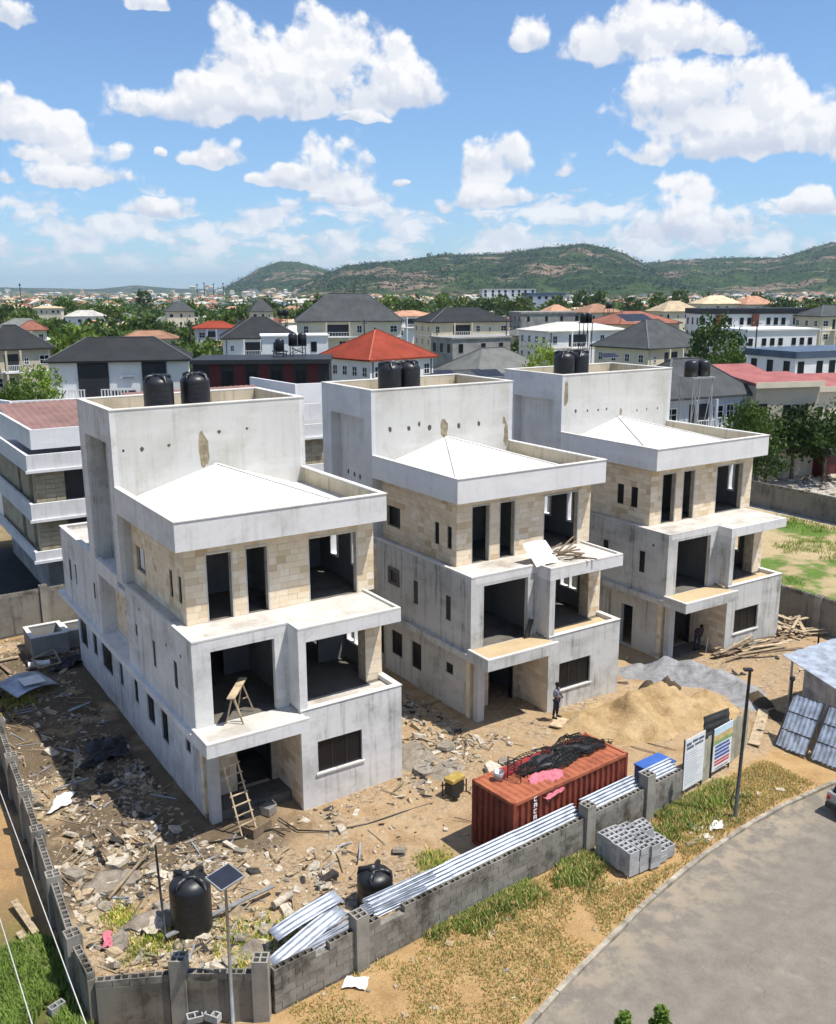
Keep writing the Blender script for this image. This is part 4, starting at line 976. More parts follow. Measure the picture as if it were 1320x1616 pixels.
# trestle on the near balcony
def trestle():
    T = empty('trestle', HL(0, 1.75, .85, 3.98), RZ, 'wooden trestle with a plank top on the nearest house balcony', 'trestle')
    a, b = Vector((-.55, -.45, 1.15)), Vector((.55, .95, 1.25)); MB().beam(a, b, .3, .05).build('plank', M['wood'], T)
    for (p, q) in (((-.38, -.2, 1.14), (-.62, -.05, 0)), ((-.38, -.2, 1.14), (-.08, -.45, 0)), ((-.3, -.12, 1.14), (-.02, -.2, 0)), ((.38, .72, 1.2), (.75, .55, 0)), ((.38, .72, 1.2), (.3, 1.0, 0))): MB().beam(q, p, .05, .05).build('leg', M['wood'], T)
    MB().beam((.35, .6, .55), (.6, .75, .5), .04, .04).build('brace', M['wood'], T)
trestle()
# ladder in the near porch
def ladder():
    T = empty('ladder', HL(0, 1.0, -.35, -.2), RZ, 'rough timber ladder leaning into the nearest house porch', 'ladder')
    tops = [Vector((-.35, .85, 3.55)), Vector((.25, 1.0, 3.5))]; bots = [Vector((.1, 0, 0)), Vector((.75, .15, 0))]
    for b, t in zip(bots, tops): MB().beam(b, t, .055, .055).build('stile', M['wood'], T)
    for k in range(1, 9):
        s = k/9.2; MB().beam(bots[0].lerp(tops[0], s) - Vector((.08, 0, -.03)), bots[1].lerp(tops[1], s) + Vector((.08, 0, .03)), .05, .04).build('rung', M['wood'], T)
ladder()
# leaning sheet and scaffold offcuts on the middle house's upper balcony
o = sheet('white sheet leaning on the middle house upper balcony', HL(1, 4.35, 1.3, 7.82), 1.55, 1.35, RZ+.1, .72, .05, M['white_sheet'], .12)
rngp = random.Random(5)
for k in range(11):
    a = HL(1, rngp.uniform(4.9, 6.2), rngp.uniform(.6, 1.9), 7.42 + rngp.uniform(0, .35)); b = a + Matrix.Rotation(RZ + rngp.uniform(-.9, .5), 3, 'Z') @ Vector((rngp.uniform(1.0, 1.9), 0, rngp.uniform(-.15, .35)))
    a.z = max(a.z, HO[1][2]+7.42); b.z = max(b.z, HO[1][2]+7.42)
    o = MB().beam((0,0,0), b-a, .07, .05).build('timber_offcut', M['wood_dark'], loc=a); tag(o, 'rough brown timber in the tangle on the middle house upper balcony', 'timber', 'timbers on the middle house balcony')
o = MB().obox((0,0,.45), (.28, .05, .95), Matrix.Rotation(.3, 3, 'Y')).build('board', M['black_metal'], loc=HL(1, 3.25, .75, 3.98), rz=RZ); tag(o, 'dark board leaning against the wing wall on the middle house balcony', 'board')
def soak_pit():
    T = empty('tank_pit', W(8.9, 53.4, -.1), RZ, 'open concrete soakaway tank with two chambers at the back left of the yard', 'concrete tank')
    for (x0, x1, y0, y1, h) in ((0, 2.0, 0, 2.2, 1.15), (2.0, 4.4, .5, 2.2, 1.0)):
        m = MB(); m.box(x0, x1, y0, y0+.2, 0, h); m.box(x0, x1, y1-.2, y1, 0, h); m.box(x0, x0+.2, y0+.2, y1-.2, 0, h); m.box(x1-.2, x1, y0+.2, y1-.2, 0, h)
        m.build('chamber_wall', M['concrete_grey'], T); r = MB()
        r.box(x0-.02, x1+.02, y0-.02, y0+.22, h+.002, h+.05); r.box(x0-.02, x1+.02, y1-.22, y1+.02, h+.002, h+.05); r.box(x0-.02, x0+.22, y0+.22, y1-.22, h+.002, h+.05); r.box(x1-.22, x1+.02, y0+.22, y1-.22, h+.002, h+.05)
        r.build('chamber_rim', M['coping'], T)
soak_pit()

# ------------------------------------------------------------------ heaps
def heap(name, label, cat, blobs, mat, u0, u1, v0, v1, st=.16, rough=.12, dig=()):
    mb = MB(); nu_, nv_ = int((u1-u0)/st), int((v1-v0)/st); o0 = W((u0+u1)/2, (v0+v1)/2)
    H_ = []
    for j in range(nv_+1):
        for i in range(nu_+1):
            u, v = u0+i*st, v0+j*st; h = 0
            for (bu, bv, su, sv, hh) in blobs:
                r = math.sqrt(((u-bu)/su)**2 + ((v-bv)/sv)**2); h = max(h, hh*max(0, 1-r)**1.15) if r < 1 else h
            n_ = mnoise.fractal(Vector((u*.9, v*.9, 3)), .9, 2, 5)
            n2_ = mnoise.fractal(Vector((u*3.1, v*3.1, 8)), .8, 2, 4); h = h*(1 + (.4 if rough > .05 else .12)*n_) + (rough*n_*1.4 + .05*n2_)*min(1, h*3)
            for (bu, bv, s, hh) in dig: h -= hh*math.exp(-(((u-bu)/s)**2 + ((v-bv)/s)**2))
            H_.append(h); p = W(u, v, gh(u, v) - .10 + max(h, -.0)) - o0; mb.v.append(tuple(p))
    for j in range(nv_):
        for i in range(nu_):
            q = (j*(nu_+1)+i, j*(nu_+1)+i+1, (j+1)*(nu_+1)+i+1, (j+1)*(nu_+1)+i)
            if max(H_[k] for k in q) > .06: mb.f.append(q)
    mb.mi = [0]*len(mb.f)
    return tag(mb.build(name, mat, loc=o0, smooth=True), label, cat)
def heapmat(name, stops, sc_, bs=.8):
    m, t, b, P = pmat(name, .97, .12); n = t.noise(P, sc_, 7, .7); n2 = t.noise(P, sc_*12, 4, .7)
    t.set(b, 'Base Color', t.ramp(t.m('ADD', t.m('MULTIPLY', n, .7), t.m('MULTIPLY', n2, .3)), stops)); bump(t, b, t.m('ADD', t.m('MULTIPLY', n, 1.6), n2), bs, .06)
heapmat('sand_heap', [(.32, (.20,.12,.055)), (.46, (.38,.26,.13)), (.6, (.50,.37,.205)), (.74, (.57,.46,.29))], .9); heapmat('gravel', [(.3, (.15,.15,.15)), (.5, (.33,.33,.335)), (.7, (.47,.47,.475))], 2.2, 1.0); heapmat('soil_and_hollow_dark', [(.3, (.05,.038,.026)), (.7, (.15,.115,.075))], 1.4)
heapmat('rubble_soil', [(.3, (.16,.13,.095)), (.5, (.34,.29,.23)), (.7, (.50,.45,.38))], 2.6, 1.0)
heap('sand_heap', 'big heap of yellow sand in front of the middle house', 'sand heap', [(30.8, 28.9, 3.6, 2.6, 1.25), (32.9, 28.9, 2.9, 2.6, 1.35), (34.3, 28.0, 2.3, 2.2, .9), (28.6, 29.7, 2.4, 1.9, .6)], M['sand_heap'], 26, 37, 25.4, 32.4, dig=((34.9, 29.6, .75, .9),))
heap('gravel_heap', 'curved ridge of grey gravel between the sand heap and the third house', 'gravel heap', [(35.3, 32.9, 1.7, 1.2, .5), (36.3, 32.1, 2.0, 1.6, 1.0), (37.2, 31.0, 1.9, 1.9, 1.0), (37.7, 29.7, 1.6, 2.0, .8), (37.7, 28.4, 1.5, 1.8, .6), (37.0, 27.2, 1.4, 1.5, .36)], M['gravel'], 33.2, 39.6, 25.2, 34.3, .13, .04)
heap('soil_heap', 'small dark brown soil heap right of the gravel ridge', 'soil heap', [(37.3, 26.9, .9, 1.1, .6), (36.7, 25.6, .8, 1.2, .42)], M['soil_and_hollow_dark'], 35.3, 38.8, 24, 28.4, .14)
heap('soil_heap', 'dark soil-coloured mound standing in for the dark hollow at the top of the sand heap', 'soil heap', [(34.9, 30.6, 1.0, .8, .8), (34.2, 30.9, .9, .7, .6)], M['soil_and_hollow_dark'], 33, 36.4, 29.3, 32, .13)  # dark colour painted in for the unlit hollow
heap('sand_heap', 'low ochre sand heap by the back wall behind the tank pit', 'sand heap', [(11.2, 56.2, 2.2, 1.0, .6)], M['sand_heap'], 8.5, 14, 54.8, 57.2, .2)
heap('rubble_heap', 'pale rubble heap against the right corner of the nearest house', 'rubble heap', [(20.4, 31.9, 1.4, 1.8, .45), (20.9, 30.0, 1.2, 1.4, .3)], M['rubble_soil'], 18.9, 22.6, 28.2, 34, .16)

# ------------------------------------------------------------------ town: houses placed one by one
def sector(x, y):
    px = 660 + FPX*x/y
    for lim, nm in ((120, 'at the far left'), (310, 'above the black roofed hall'), (470, 'below the blue hazy hill'), (690, 'behind the grey and red roofs'), (900, 'below the highest ridge'), (1100, 'behind the third house tower')):
        if px < lim: return nm
    return 'above the white modern block'
def near_far(D): return 'nearer' if D < 300 else ('middle-distance' if D < 480 else ('distant' if D < 720 else 'tiny far-off'))
import numpy as np
rt = random.Random(11)
win_cache = {}
def win_mesh(w_, h_, fm, pm, style):
    k = (w_, h_, fm, style)
    if k not in win_cache:
        f = MB(); t = .09
        f.box(-w_/2-t, -w_/2, -.05, .03, -t, h_+t); f.box(w_/2, w_/2+t, -.05, .03, -t, h_+t); f.box(-w_/2, w_/2, -.05, .03, -t, 0); f.box(-w_/2, w_/2, -.05, .03, h_, h_+t)
        if style: f.box(-.03, .03, -.04, .03, 0, h_); 
        if style > 1: f.box(-w_/2, w_/2, -.04, .03, h_*.5-.03, h_*.5+.03)
        p = MB().box(-w_/2, w_/2, -.012, .012, 0, h_)
        win_cache[k] = (f.mesh('window', M[fm]), p.mesh('pane', M[pm]))
    return win_cache[k]
def add_win(T, x, y, z, rz, w_, h_, fm='white_paint', style=1, pm='dark_glass'):
    fme, pme = win_mesh(w_, h_, fm, pm, style)
    o = bpy.data.objects.new('window', fme); link(o, T); o.location = (x, y, z); o.rotation_euler = (0, 0, rz)
    p = bpy.data.objects.new('pane', pme); link(p, o)
def roof_hip(mb, w, d, z0, z1, oh, ridge=None, flat=False):
    x, y = w/2+oh, d/2+oh
    if w >= d: r = (w-d)/2 if ridge is None else ridge; A, B = (-r, 0, z1), (r, 0, z1)
    else: r = (d-w)/2 if ridge is None else ridge; A, B = (0, -r, z1), (0, r, z1)
    th = .22; b = [(-x,-y,z0-th),(x,-y,z0-th),(x,y,z0-th),(-x,y,z0-th),(-x,-y,z0),(x,-y,z0),(x,y,z0),(-x,y,z0), A, B]
    if w >= d: f = [(4,5,9,8),(5,6,9),(6,7,8,9),(7,4,8)]
    else: f = [(4,5,8),(5,6,9,8),(6,7,9),(7,4,8,9)]
    mb.add(b, [(0,1,5,4),(1,2,6,5),(2,3,7,6),(3,0,4,7),(0,3,2,1)] + f)
RIDGE = {'roof_red': 'ridge_red', 'roof_black': 'ridge_grey', 'roof_grey': 'ridge_grey', 'roof_lead': 'ridge_grey'}
simple('ridge_red', (.40, .11, .06), .8, .15, 2); simple('ridge_grey', (.13, .135, .14), .8, .15, 2)
placed = []
def house(label, x, y, w, d, he, hr, yaw, wm, rm, rows=2, cols=4, scols=3, oh=.6, group='houses of the town', flat=False, wstyle=2, wfr='white_paint', ww=.9, wh=1.2, name='house', cat='house', simple_=False):
    T = empty(name, (x, y, 0), yaw, label, cat, group); placed.append((x, y, max(w, d)*.6))
    MB().box(-w/2, w/2, -d/2, d/2, -.5, he).build('wall', M[wm], T)
    if flat:
        r = MB(); r.box(-w/2-oh, w/2+oh, -d/2-oh, d/2+oh, he+.01, he+.25); r.build('roof', M[rm], T)
    else:
        r = MB(); roof_hip(r, w, d, he+.23, hr, oh); ro = r.build('roof', M[rm], T)
        if not simple_:
            c = MB(); A = (-(w-d)/2, 0, hr) if w >= d else (0, -(d-w)/2, hr); B = ((w-d)/2, 0, hr) if w >= d else (0, (d-w)/2, hr)
            c.beam((A[0], A[1], hr+.03), (B[0], B[1], hr+.03), .25, .08) if abs(w-d) > .3 else None
            for sx_ in (-1, 1):
                for sy_ in (-1, 1):
                    e = A if (sx_ < 0 if w >= d else sy_ < 0) else B
                    c.beam((sx_*(w/2+oh), sy_*(d/2+oh), he+.27), (e[0], e[1], hr+.03), .22, .07)
            c.build('ridge_cap', M[RIDGE.get(rm, rm)], ro)
    if rows > 1 and not simple_:
        MB().box(-w/2-.06, w/2+.06, -d/2-.06, d/2+.06, he-3.25, he-3.0).build('storey_band', M['white_paint' if wm != 'white_paint' else 'cream_paint'], T)
        MB().box(-w/2-.5, w/2+.5, -d/2-.5, d/2+.5, he+.0, he+.012).build('soffit', M['white_paint'], T)
        vx = -w*.12; vw_ = w*.22; v = MB(); v.box(vx-vw_/2, vx+vw_/2, -d/2-.03, -d/2-.004, he-2.9, he-.55); vo = v.build('veranda_shade_panel', M['charcoal_paint'], T)  # flat dark panel painting the shade of a veranda recess
        MB().box(vx-vw_/2-.3, vx+vw_/2+.3, -d/2-1.3, -d/2-.035, he-3.25, he-3.02).build('balcony', M['white_paint'], T)
        for sx_ in (-1, 1): MB().box(vx+sx_*vw_/2-.14, vx+sx_*vw_/2+.14, -d/2-1.25, -d/2-.97, 0, he-.02).build('column', M[wm], T)
        for q in range(9): MB().box(vx-vw_/2+vw_*q/8-.03, vx-vw_/2+vw_*q/8+.03, -d/2-1.22, -d/2-1.16, he-3.02, he-2.15).build('baluster', M['white_paint'], T)
        MB().box(vx-vw_/2, vx+vw_/2, -d/2-1.24, -d/2-1.14, he-2.15, he-2.07).build('handrail', M['white_paint'], T)
        for sx_ in (-.46, .46): MB().tube([(w*sx_, -d/2-.08, 0), (w*sx_, -d/2-.08, he-.1)], .07, 6).build('downpipe', M['charcoal_paint' if wm == 'white_paint' else 'white_paint'], T)
    if rows:
        sh = he/rows; fl = he if he < 8 else he
        nst = rows
        for k in range(nst):
            z = he - (k+1)*3.1 + 1.0
            if z < .3: continue
            for i in range(cols):
                xw = -w/2 + w*(i+.5)/cols + .3*((i*7+k) % 2-.5)
                if not simple_ and k == 0 and abs(xw + w*.12) < w*.11 + .7: continue
                big = (i*5 + k*3 + int(w*7)) % 3
                add_win(T, xw, -d/2-.01, z - (.1 if big == 0 else 0), 0, ww*(1, 1.5, .6)[big], wh*(1.15, 1, .75)[big], wfr, wstyle)
            for sgn in (-1, 1):
                for i in range(scols): add_win(T, sgn*(w/2+.01), -d/2 + d*(i+.5)/scols, z, sgn*math.pi/2, ww, wh, wfr, wstyle)
    return T
def place(xl, xr, ye, D, yaw, q):
    """ground position, width and depth from the measured extent of the eaves"""
    ext = (xr-xl)*D/FPX; a = abs(yaw); w = ext/(math.cos(a) + q*math.sin(a)); d = w*q
    c = atd((xl+xr)/2, ye, D); he = c.z; dirv = Vector((c.x, c.y)).normalized()
    return c.x, c.y + d*.45, w, d, he
def HZ(y, D): return 20 - (y-HY)*D/FPX
specs = [ # label, xl, xr, y eave, y ridge, D, yaw deg, q, wall, roof, rows, cols, scols
 ('big beige apartment house with a dark roof at the left edge', -60, 66, 553, 508, 140, 38, .8, 'beige_paint', 'roof_black', 3, 4, 3),
 ('white house with a curved front and black hip roof behind the maroon block', 337, 470, 535, 497, 185, 12, .8, 'white_paint', 'roof_black', 2, 4, 3),
 ('large cream house with the tall grey many-hipped roof', 460, 632, 508, 462, 205, 8, .62, 'cream_paint', 'roof_grey', 2, 6, 3),
 ('white-walled house with the bright red hip roof', 502, 684, 568, 517, 132, 42, .95, 'white_paint', 'roof_red', 3, 4, 5),
 ('cream house with a low black roof and pillared porch', 655, 805, 509, 484, 235, 20, .6, 'cream_paint', 'roof_black', 2, 6, 3),
 ('long low house with the sprawling grey-green roof behind the middle tower', 690, 872, 590, 545, 140, 36, .7, 'concrete_grey', 'roof_lead', 1, 3, 3),
 ('white house with narrow black windows and a cream roof', 826, 990, 523, 506, 190, 25, .6, 'white_paint', 'roof_pale', 2, 5, 4),
 ('big dark grey roofed house right of the third tower', 950, 1128, 550, 503, 160, 36, .8, 'cream_paint', 'roof_grey', 3, 4, 4),
 ('pale blue-grey house with a dark ribbed roof behind the third house', 985, 1202, 628, 562, 98, 26, .7, 'blue_grey_paint', 'roof_grey', 2, 6, 4),
 ('house with a blue solar-panelled roof in the middle distance', 930, 1080, 512, 490, 240, 30, .7, 'cream_paint', 'roof_rust', 2, 4, 3),
 ('tan hip-roofed house above the white modern block', 1100, 1172, 480, 467, 420, 10, .7, 'cream_paint', 'roof_tan', 2, 4, 2),
 ('orange hip-roofed house right of the tan roof', 1162, 1226, 481, 468, 420, 20, .7, 'cream_paint', 'roof_orange', 2, 4, 2),
 ('beige house with a wide tan roof left of the white modern block', 1030, 1108, 492, 475, 330, 20, .7, 'cream_paint', 'roof_tan', 2, 4, 3),
 ('cream house with a grey roof at the far right', 1270, 1370, 500, 482, 230, 20, .7, 'cream_paint', 'roof_grey', 3, 4, 3),
 ('house with a salmon roof left of the grey roofed house in the middle', 600, 690, 500, 488, 290, 25, .7, 'white_paint', 'roof_orange', 2, 3, 3),
 ('house with an orange gable roof behind the flat grey building', 850, 910, 496, 480, 340, 25, .8, 'cream_paint', 'roof_orange', 2, 3, 3),
 ('house with a pale red roof behind the third tower tanks', 905, 985, 494, 479, 330, 25, .8, 'cream_paint', 'roof_orange', 2, 3, 3),
 ('red-roofed house left of the white curved house', 300, 372, 519, 503, 240, 15, .7, 'blue_grey_paint', 'roof_red', 2, 3, 2),
 ('salmon-roofed house behind the black roofed hall', 185, 275, 536, 517, 200, 12, .6, 'cream_paint', 'roof_orange', 2, 4, 3),
 ('brown-roofed house among trees at far left', 20, 70, 522, 502, 230, 20, .8, 'cream_paint', 'roof_rust', 2, 3, 2),
 ('long tan roof among trees at left', 50, 95, 487, 480, 480, 10, .5, 'cream_paint', 'roof_tan', 1, 5, 2),
 ('white house with a pale roof among trees at left', 100, 160, 500, 486, 370, 10, .6, 'white_paint', 'roof_pale', 1, 4, 2),
 ('dark grey roof house among trees left of the hill', 255, 305, 492, 473, 380, 20, .8, 'cream_paint', 'roof_grey', 2, 3, 2),
 ('slate roof house below the left hill', 390, 430, 492, 470, 380, 20, .8, 'cream_paint', 'roof_grey', 2, 3, 2),
]
for (lab, xl, xr, ye, yr, D, yaw, q, wm, rm, rows, cols, scols) in specs:
    x, y, w_, d_, he = place(xl, xr, ye, D, R(yaw), q); hr = HZ(yr, D + d_*.5)
    house(lab, x, y, w_, d_, he, max(hr, he+1.2), R(yaw), wm, rm, rows, cols, scols, simple_=D > 300, wstyle=2 if D < 250 else 0, oh=.6)

# hall with the black roof, white and black front
def black_hall():
    x, y, w, d, he = place(66, 291, 571, 128, R(12), .5); hr = HZ(527, 128 + d*.5)
    T = house('white and black fronted hall with a wide black roof behind the nearest house', x, y, w, d, he, hr, R(12), 'white_paint', 'roof_black', 0)
    f = -d/2
    for (a, b, z0, z1, m) in ((.20, .42, .0, 1, 'charcoal_paint'), (.66, .84, 0, 1, 'charcoal_paint'), (.42, .66, .0, .5, 'beige_paint')):
        MB().box(-w/2+w*a, -w/2+w*b, f-.16 if m[0] == 'c' else f-.05, f-.003, he*z0, he*z1-.05).build('front_panel', M[m], T)
    for (a, b) in ((.06, .25), (.36, .56)):
        bl = MB(); x0, x1 = -w/2+w*a, -w/2+w*b; z = he-4.6
        bl.box(x0, x1, f-1.0, f-.17, z-.15, z); bo = bl.build('balcony', M['white_paint'], T)
        MB().box(x0, x1, f-1.0, f-.9, z+1.0, z+1.12).build('handrail', M['white_paint'], bo)
        for k in range(9): MB().box(x0+(x1-x0)*k/8.6, x0+(x1-x0)*k/8.6+.16, f-.98, f-.9, z, z+1.0).build('baluster', M['white_paint'], bo)
    sg = MB().box(-w/2+w*.50, -w/2+w*.60, f-.25, f-.17, he-2.3, he-1.8); so = sg.build('sign', M['ink_pale'], T)
    for k in range(5): MB().box(-w/2+w*(.52+.016*k), -w/2+w*(.531+.016*k), f-.262, f-.252, he-2.2, he-1.95).build('sign_letter', M['ink'], so)
    for k in range(3): add_win(T, -w/2+w*(.46+.06*k), f-.06, he-5.2, 0, .8, 1.3, 'charcoal_paint', 1)
black_hall()
def maroon_block():
    D = 112; x0 = atd(300, 568, D); x1 = atd(515, 560, D); he = x0.z; w = (x1-x0).length; d = 9
    c = (x0+x1)/2; yaw = math.atan2(x1.y-x0.y, x1.x-x0.x) + R(3)
    T = empty('flat_roofed_block', (c.x, c.y+d/2, 0), yaw, 'long flat-roofed charcoal and maroon block behind the nearest tower', 'building', 'houses of the town'); placed.append((c.x, c.y, 12))
    MB().box(-w/2, w/2, -d/2+.8, d/2, -.5, he-.5).build('wall', M['charcoal_paint'], T); MB().box(-w/2-.2, w/2+.2, -d/2, d/2+.2, he-.5, he).build('roof_band', M['charcoal_paint'], T)
    for k in range(5): MB().box(-w/2+w*(.12+.18*k), -w/2+w*(.2+.18*k), -d/2+.72, -d/2+.79, .5, he-.6).build('maroon_panel', M['maroon_paint'], T)
    for k in range(4): add_win(T, -w/2+w*(.25+.18*k), -d/2+.78, he-3.4, 0, 1.2, 2.0, 'charcoal_paint', 1)
    for k in range(3):
        MB().box(-w/2+w*.30, -w/2+w*.48, -d/2+.3, -d/2+.34, he-4.5+.28*k, he-4.42+.28*k).build('railing', M['galvanised'], T)
    return c, yaw, w, d, he
mc, myaw, mw, md, mhe = maroon_block()
def tank_stand(label, px, py, D, htop, n=2, w=1.6, r=.55, frame='black_metal', h=None):
    """lattice stand carrying black tanks; (px, py) is the platform in the photo"""
    p = atd(px, py, D); T = empty('tank_stand', (p.x, p.y, 0), .4, label, 'tank stand'); z = p.z; b = htop if h is None else h
    L = max(w*n*.62, w)
    for sx_ in (-1, 1):
        for sy_ in (-1, 1): MB().beam((sx_*L/2, sy_*w/2, b), (sx_*L/2*.96, sy_*w/2*.96, z), .09, .09).build('leg', M[frame], T)
    MB().box(-L/2-.15, L/2+.15, -w/2-.15, w/2+.15, z, z+.12).build('platform', M[frame], T)
    br = MB()
    for sy_ in (-1, 1): br.beam((-L/2, sy_*w/2, b+.3), (L/2, sy_*w/2, z-.2), .06, .06); br.beam((L/2, sy_*w/2, b+.3), (-L/2, sy_*w/2, z-.2), .06, .06)
    br.build('brace', M[frame], T)
    for k in range(n): 
        t = MB(); t.lathe([(r, 0), (r, 1.25), (r*.8, 1.4), (r*.4, 1.48), (.001, 1.5)], n=16); t.build('tank', M['black_plastic'], T, loc=((k-(n-1)/2)*r*2.15, 0, z+.12), smooth=True)
tank_stand('black tanks on a tall lattice stand beside the pale blue-grey house', 1100, 596, 86, 0, 2, 1.8, .62, 'galvanised')
tank_stand('pair of black tanks on a stand on the maroon block roof', 470, 546, 118, mhe, 2, 1.3, .55)
tank_stand('dark tank stand on the roof between maroon block and white house', 442, 555, 117, mhe, 1, 1.3, .55)
tank_stand('twin tanks on a far stand left of the big grey roof', 447, 499, 230, 0, 2, 1.4, .7)
tank_stand('black tanks on thin poles behind the third house tower tanks', 925, 510, 150, 0, 2, 1.3, .5)
tank_stand('lone black tank on a dark stand against the salmon roofs', 961, 487, 260, 0, 1, 1.8, .9)

def flat_block(label, xl, xr, ytop, D, yaw, d, wm, rm='roof_pale', rows=2, cols=6, fr='charcoal_paint', par=.5, ww=.8, wh=1.5, name='white_block', st=0):
    a = atd(xl, ytop, D); b = atd(xr, ytop, D); he = a.z; w = (b-a).length; c = (a+b)/2
    T = empty(name, (c.x, c.y+d/2, 0), yaw, label, 'building', 'houses of the town'); placed.append((c.x, c.y, w*.6))
    MB().box(-w/2, w/2, -d/2, d/2, -.5, he-par).build('wall', M[wm], T); MB().box(-w/2-.25, w/2+.25, -d/2-.25, d/2+.25, he-par, he).build('roof_band', M[rm], T)
    for k in range(rows):
        for i in range(cols):
            add_win(T, -w/2+w*(i+.5)/cols + .35*((i*5+k*3) % 3-1), -d/2-.01, he-par-2.5-3.2*k, 0, ww, wh, fr, st)
        for i in range(3): add_win(T, -w/2-.01, -d/2+d*(i+.5)/3, he-par-2.5-3.2*k, -math.pi/2, ww, wh, fr, st)
    return T, w, d, he
T, w_, d_, he_ = flat_block('long white modern block with brown columns and a dark roof edge at right', 1102, 1276, 487, 235, R(4), 10, 'white_paint', 'charcoal_paint', 2, 12, par=1.3)
for k in (.14, .48): MB().box(-w_/2+w_*k, -w_/2+w_*k+1.6, -d_/2-.6, -d_/2-.02, 0, he_-1.4).build('brown_column', M['roof_rust'], T)
MB().box(-w_/2+w_*.1, w_/2-w_*.35, -d_/2-1.4, -d_/2-.03, he_-5.6, he_-5.0).build('balcony', M['white_paint'], T)
flat_block('plain white building with small windows in front of the modern block', 1162, 1290, 519, 170, R(16), 9, 'white_paint', 'white_paint', 2, 7, par=.3, wh=1.1, ww=.7)
T, w_, d_, he_ = flat_block('white house with tall black windows under a grey flat roof at right', 1215, 1400, 553, 128, R(24), 9, 'white_paint', 'roof_blue', 2, 6, par=.9, ww=.9, wh=2.0)
flat_block('grey concrete building with a flat roof behind the white house', 812, 948, 492, 330, R(15), 12, 'concrete_grey', 'concrete_grey', 2, 5, par=.6)
flat_block('unfinished grey concrete block left of the sprawling roof', 690, 800, 532, 185, R(30), 8, 'concrete_grey', 'concrete_grey', 1, 3, par=.3)
flat_block('white block behind the maroon building', 408, 512, 529, 160, R(10), 7, 'white_paint', 'white_paint', 1, 2, par=.2)
flat_block('large pale public building at the foot of the hills', 760, 845, 456, 900, R(5), 20, 'white_paint', 'roof_pale', 2, 8, par=1.0, ww=2, wh=2.5)
flat_block('blue-roofed long shed at the foot of the hills', 830, 890, 462, 700, R(8), 18, 'blue_grey_paint', 'roof_blue', 1, 5, par=2.0, ww=2, wh=2)
# houses with red mono-pitch roofs at right
def red_roofs():
    for i, (xl, xr, y0, y1, D, wm, lab) in enumerate(((1120, 1222, 600, 575, 112, 'cream_paint', 'cream house with a flat pink roof left of the greenish gable wall'), (1178, 1292, 606, 588, 100, 'beige_paint', 'greenish house with a plain end wall and pink roof at right'), (1262, 1400, 612, 590, 104, 'cream_paint', 'cream house with a wide pink roof at the right edge'))):
        a, b = atd(xl, y0, D), atd(xr, y0, D); w = (b-a).length; d = 6; he = a.z; c = (a+b)/2; hb = HZ(y1, D+d)
        T = empty('pink_roofed_house', (c.x, c.y+d/2, 0), R(14), lab, 'house', 'houses of the town'); placed.append((c.x, c.y, 9))
        MB().box(-w/2, w/2, -d/2, d/2, -.5, he-.15).build('wall', M[wm], T)
        r = MB(); r.add([(-w/2-.3,-d/2-.3,he-.1),(w/2+.3,-d/2-.3,he-.1),(w/2+.3,d/2+.3,hb),(-w/2-.3,d/2+.3,hb),(-w/2-.3,-d/2-.3,he+.15),(w/2+.3,-d/2-.3,he+.15),(w/2+.3,d/2+.3,hb+.25),(-w/2-.3,d/2+.3,hb+.25)], [(0,3,2,1),(4,5,6,7),(0,1,5,4),(1,2,6,5),(2,3,7,6),(3,0,4,7)])
        r.build('roof', M['roof_pink'], T); MB().box(-w/2-.32, w/2+.32, -d/2-.42, -d/2-.31, he-.35, he+.25).build('gutter_board', M['cream_paint'], T)
        for k in range(3): add_win(T, -w/2 + w*(.5+.14*k), -d/2-.01, he-3.6, 0, .75, 1.3, 'charcoal_paint', 1)
        add_win(T, -w/2 + w*.12, -d/2-.01, he-3.0, 0, .8, .9, 'charcoal_paint', 1)
red_roofs()
# solar arrays on roofs
def solar(label, px, py, D, w, d, yaw, n=5, tilt=.35):
    p = atd(px, py, D); T = empty('solar_array', p, yaw, label, 'solar panels')
    for k in range(n):
        m = MB(); m.obox((0, 0, 0), (w/n-.06, d, .05), Matrix.Rotation(tilt, 3, 'X')); m.build('solar_panel', M['solar_cell'], T, loc=((k-(n-1)/2)*w/n, 0, 0))
        e = MB(); e.obox((0, 0, .03), (w/n-.02, d+.06, .02), Matrix.Rotation(tilt, 3, 'X')); e.build('panel_frame', M['zinc_white'], T, loc=((k-(n-1)/2)*w/n, 0, -.05))
solar('small solar array on the dark roof right of the third tower', 962, 561, 94, 1.9, 1.0, R(26), 6)
solar('solar array on the dark roof behind the middle house tower, right one', 770, 589, 96, 3.2, 1.7, R(30), 7)
solar('solar array on the dark roof behind the middle house tower, left one', 702, 588, 97, 2.2, 1.2, R(30), 6)
solar('blue solar array covering the far roof', 1003, 501, 232, 9, 4.5, R(30), 8)
x_, y_, w_, d_, he_ = place(650, 815, 606, 100, R(30), .6)
house('dark low roof just behind the middle house tower', x_, y_, w_, d_, he_, HZ(578, 104), R(30), 'concrete_grey', 'roof_grey', 0)

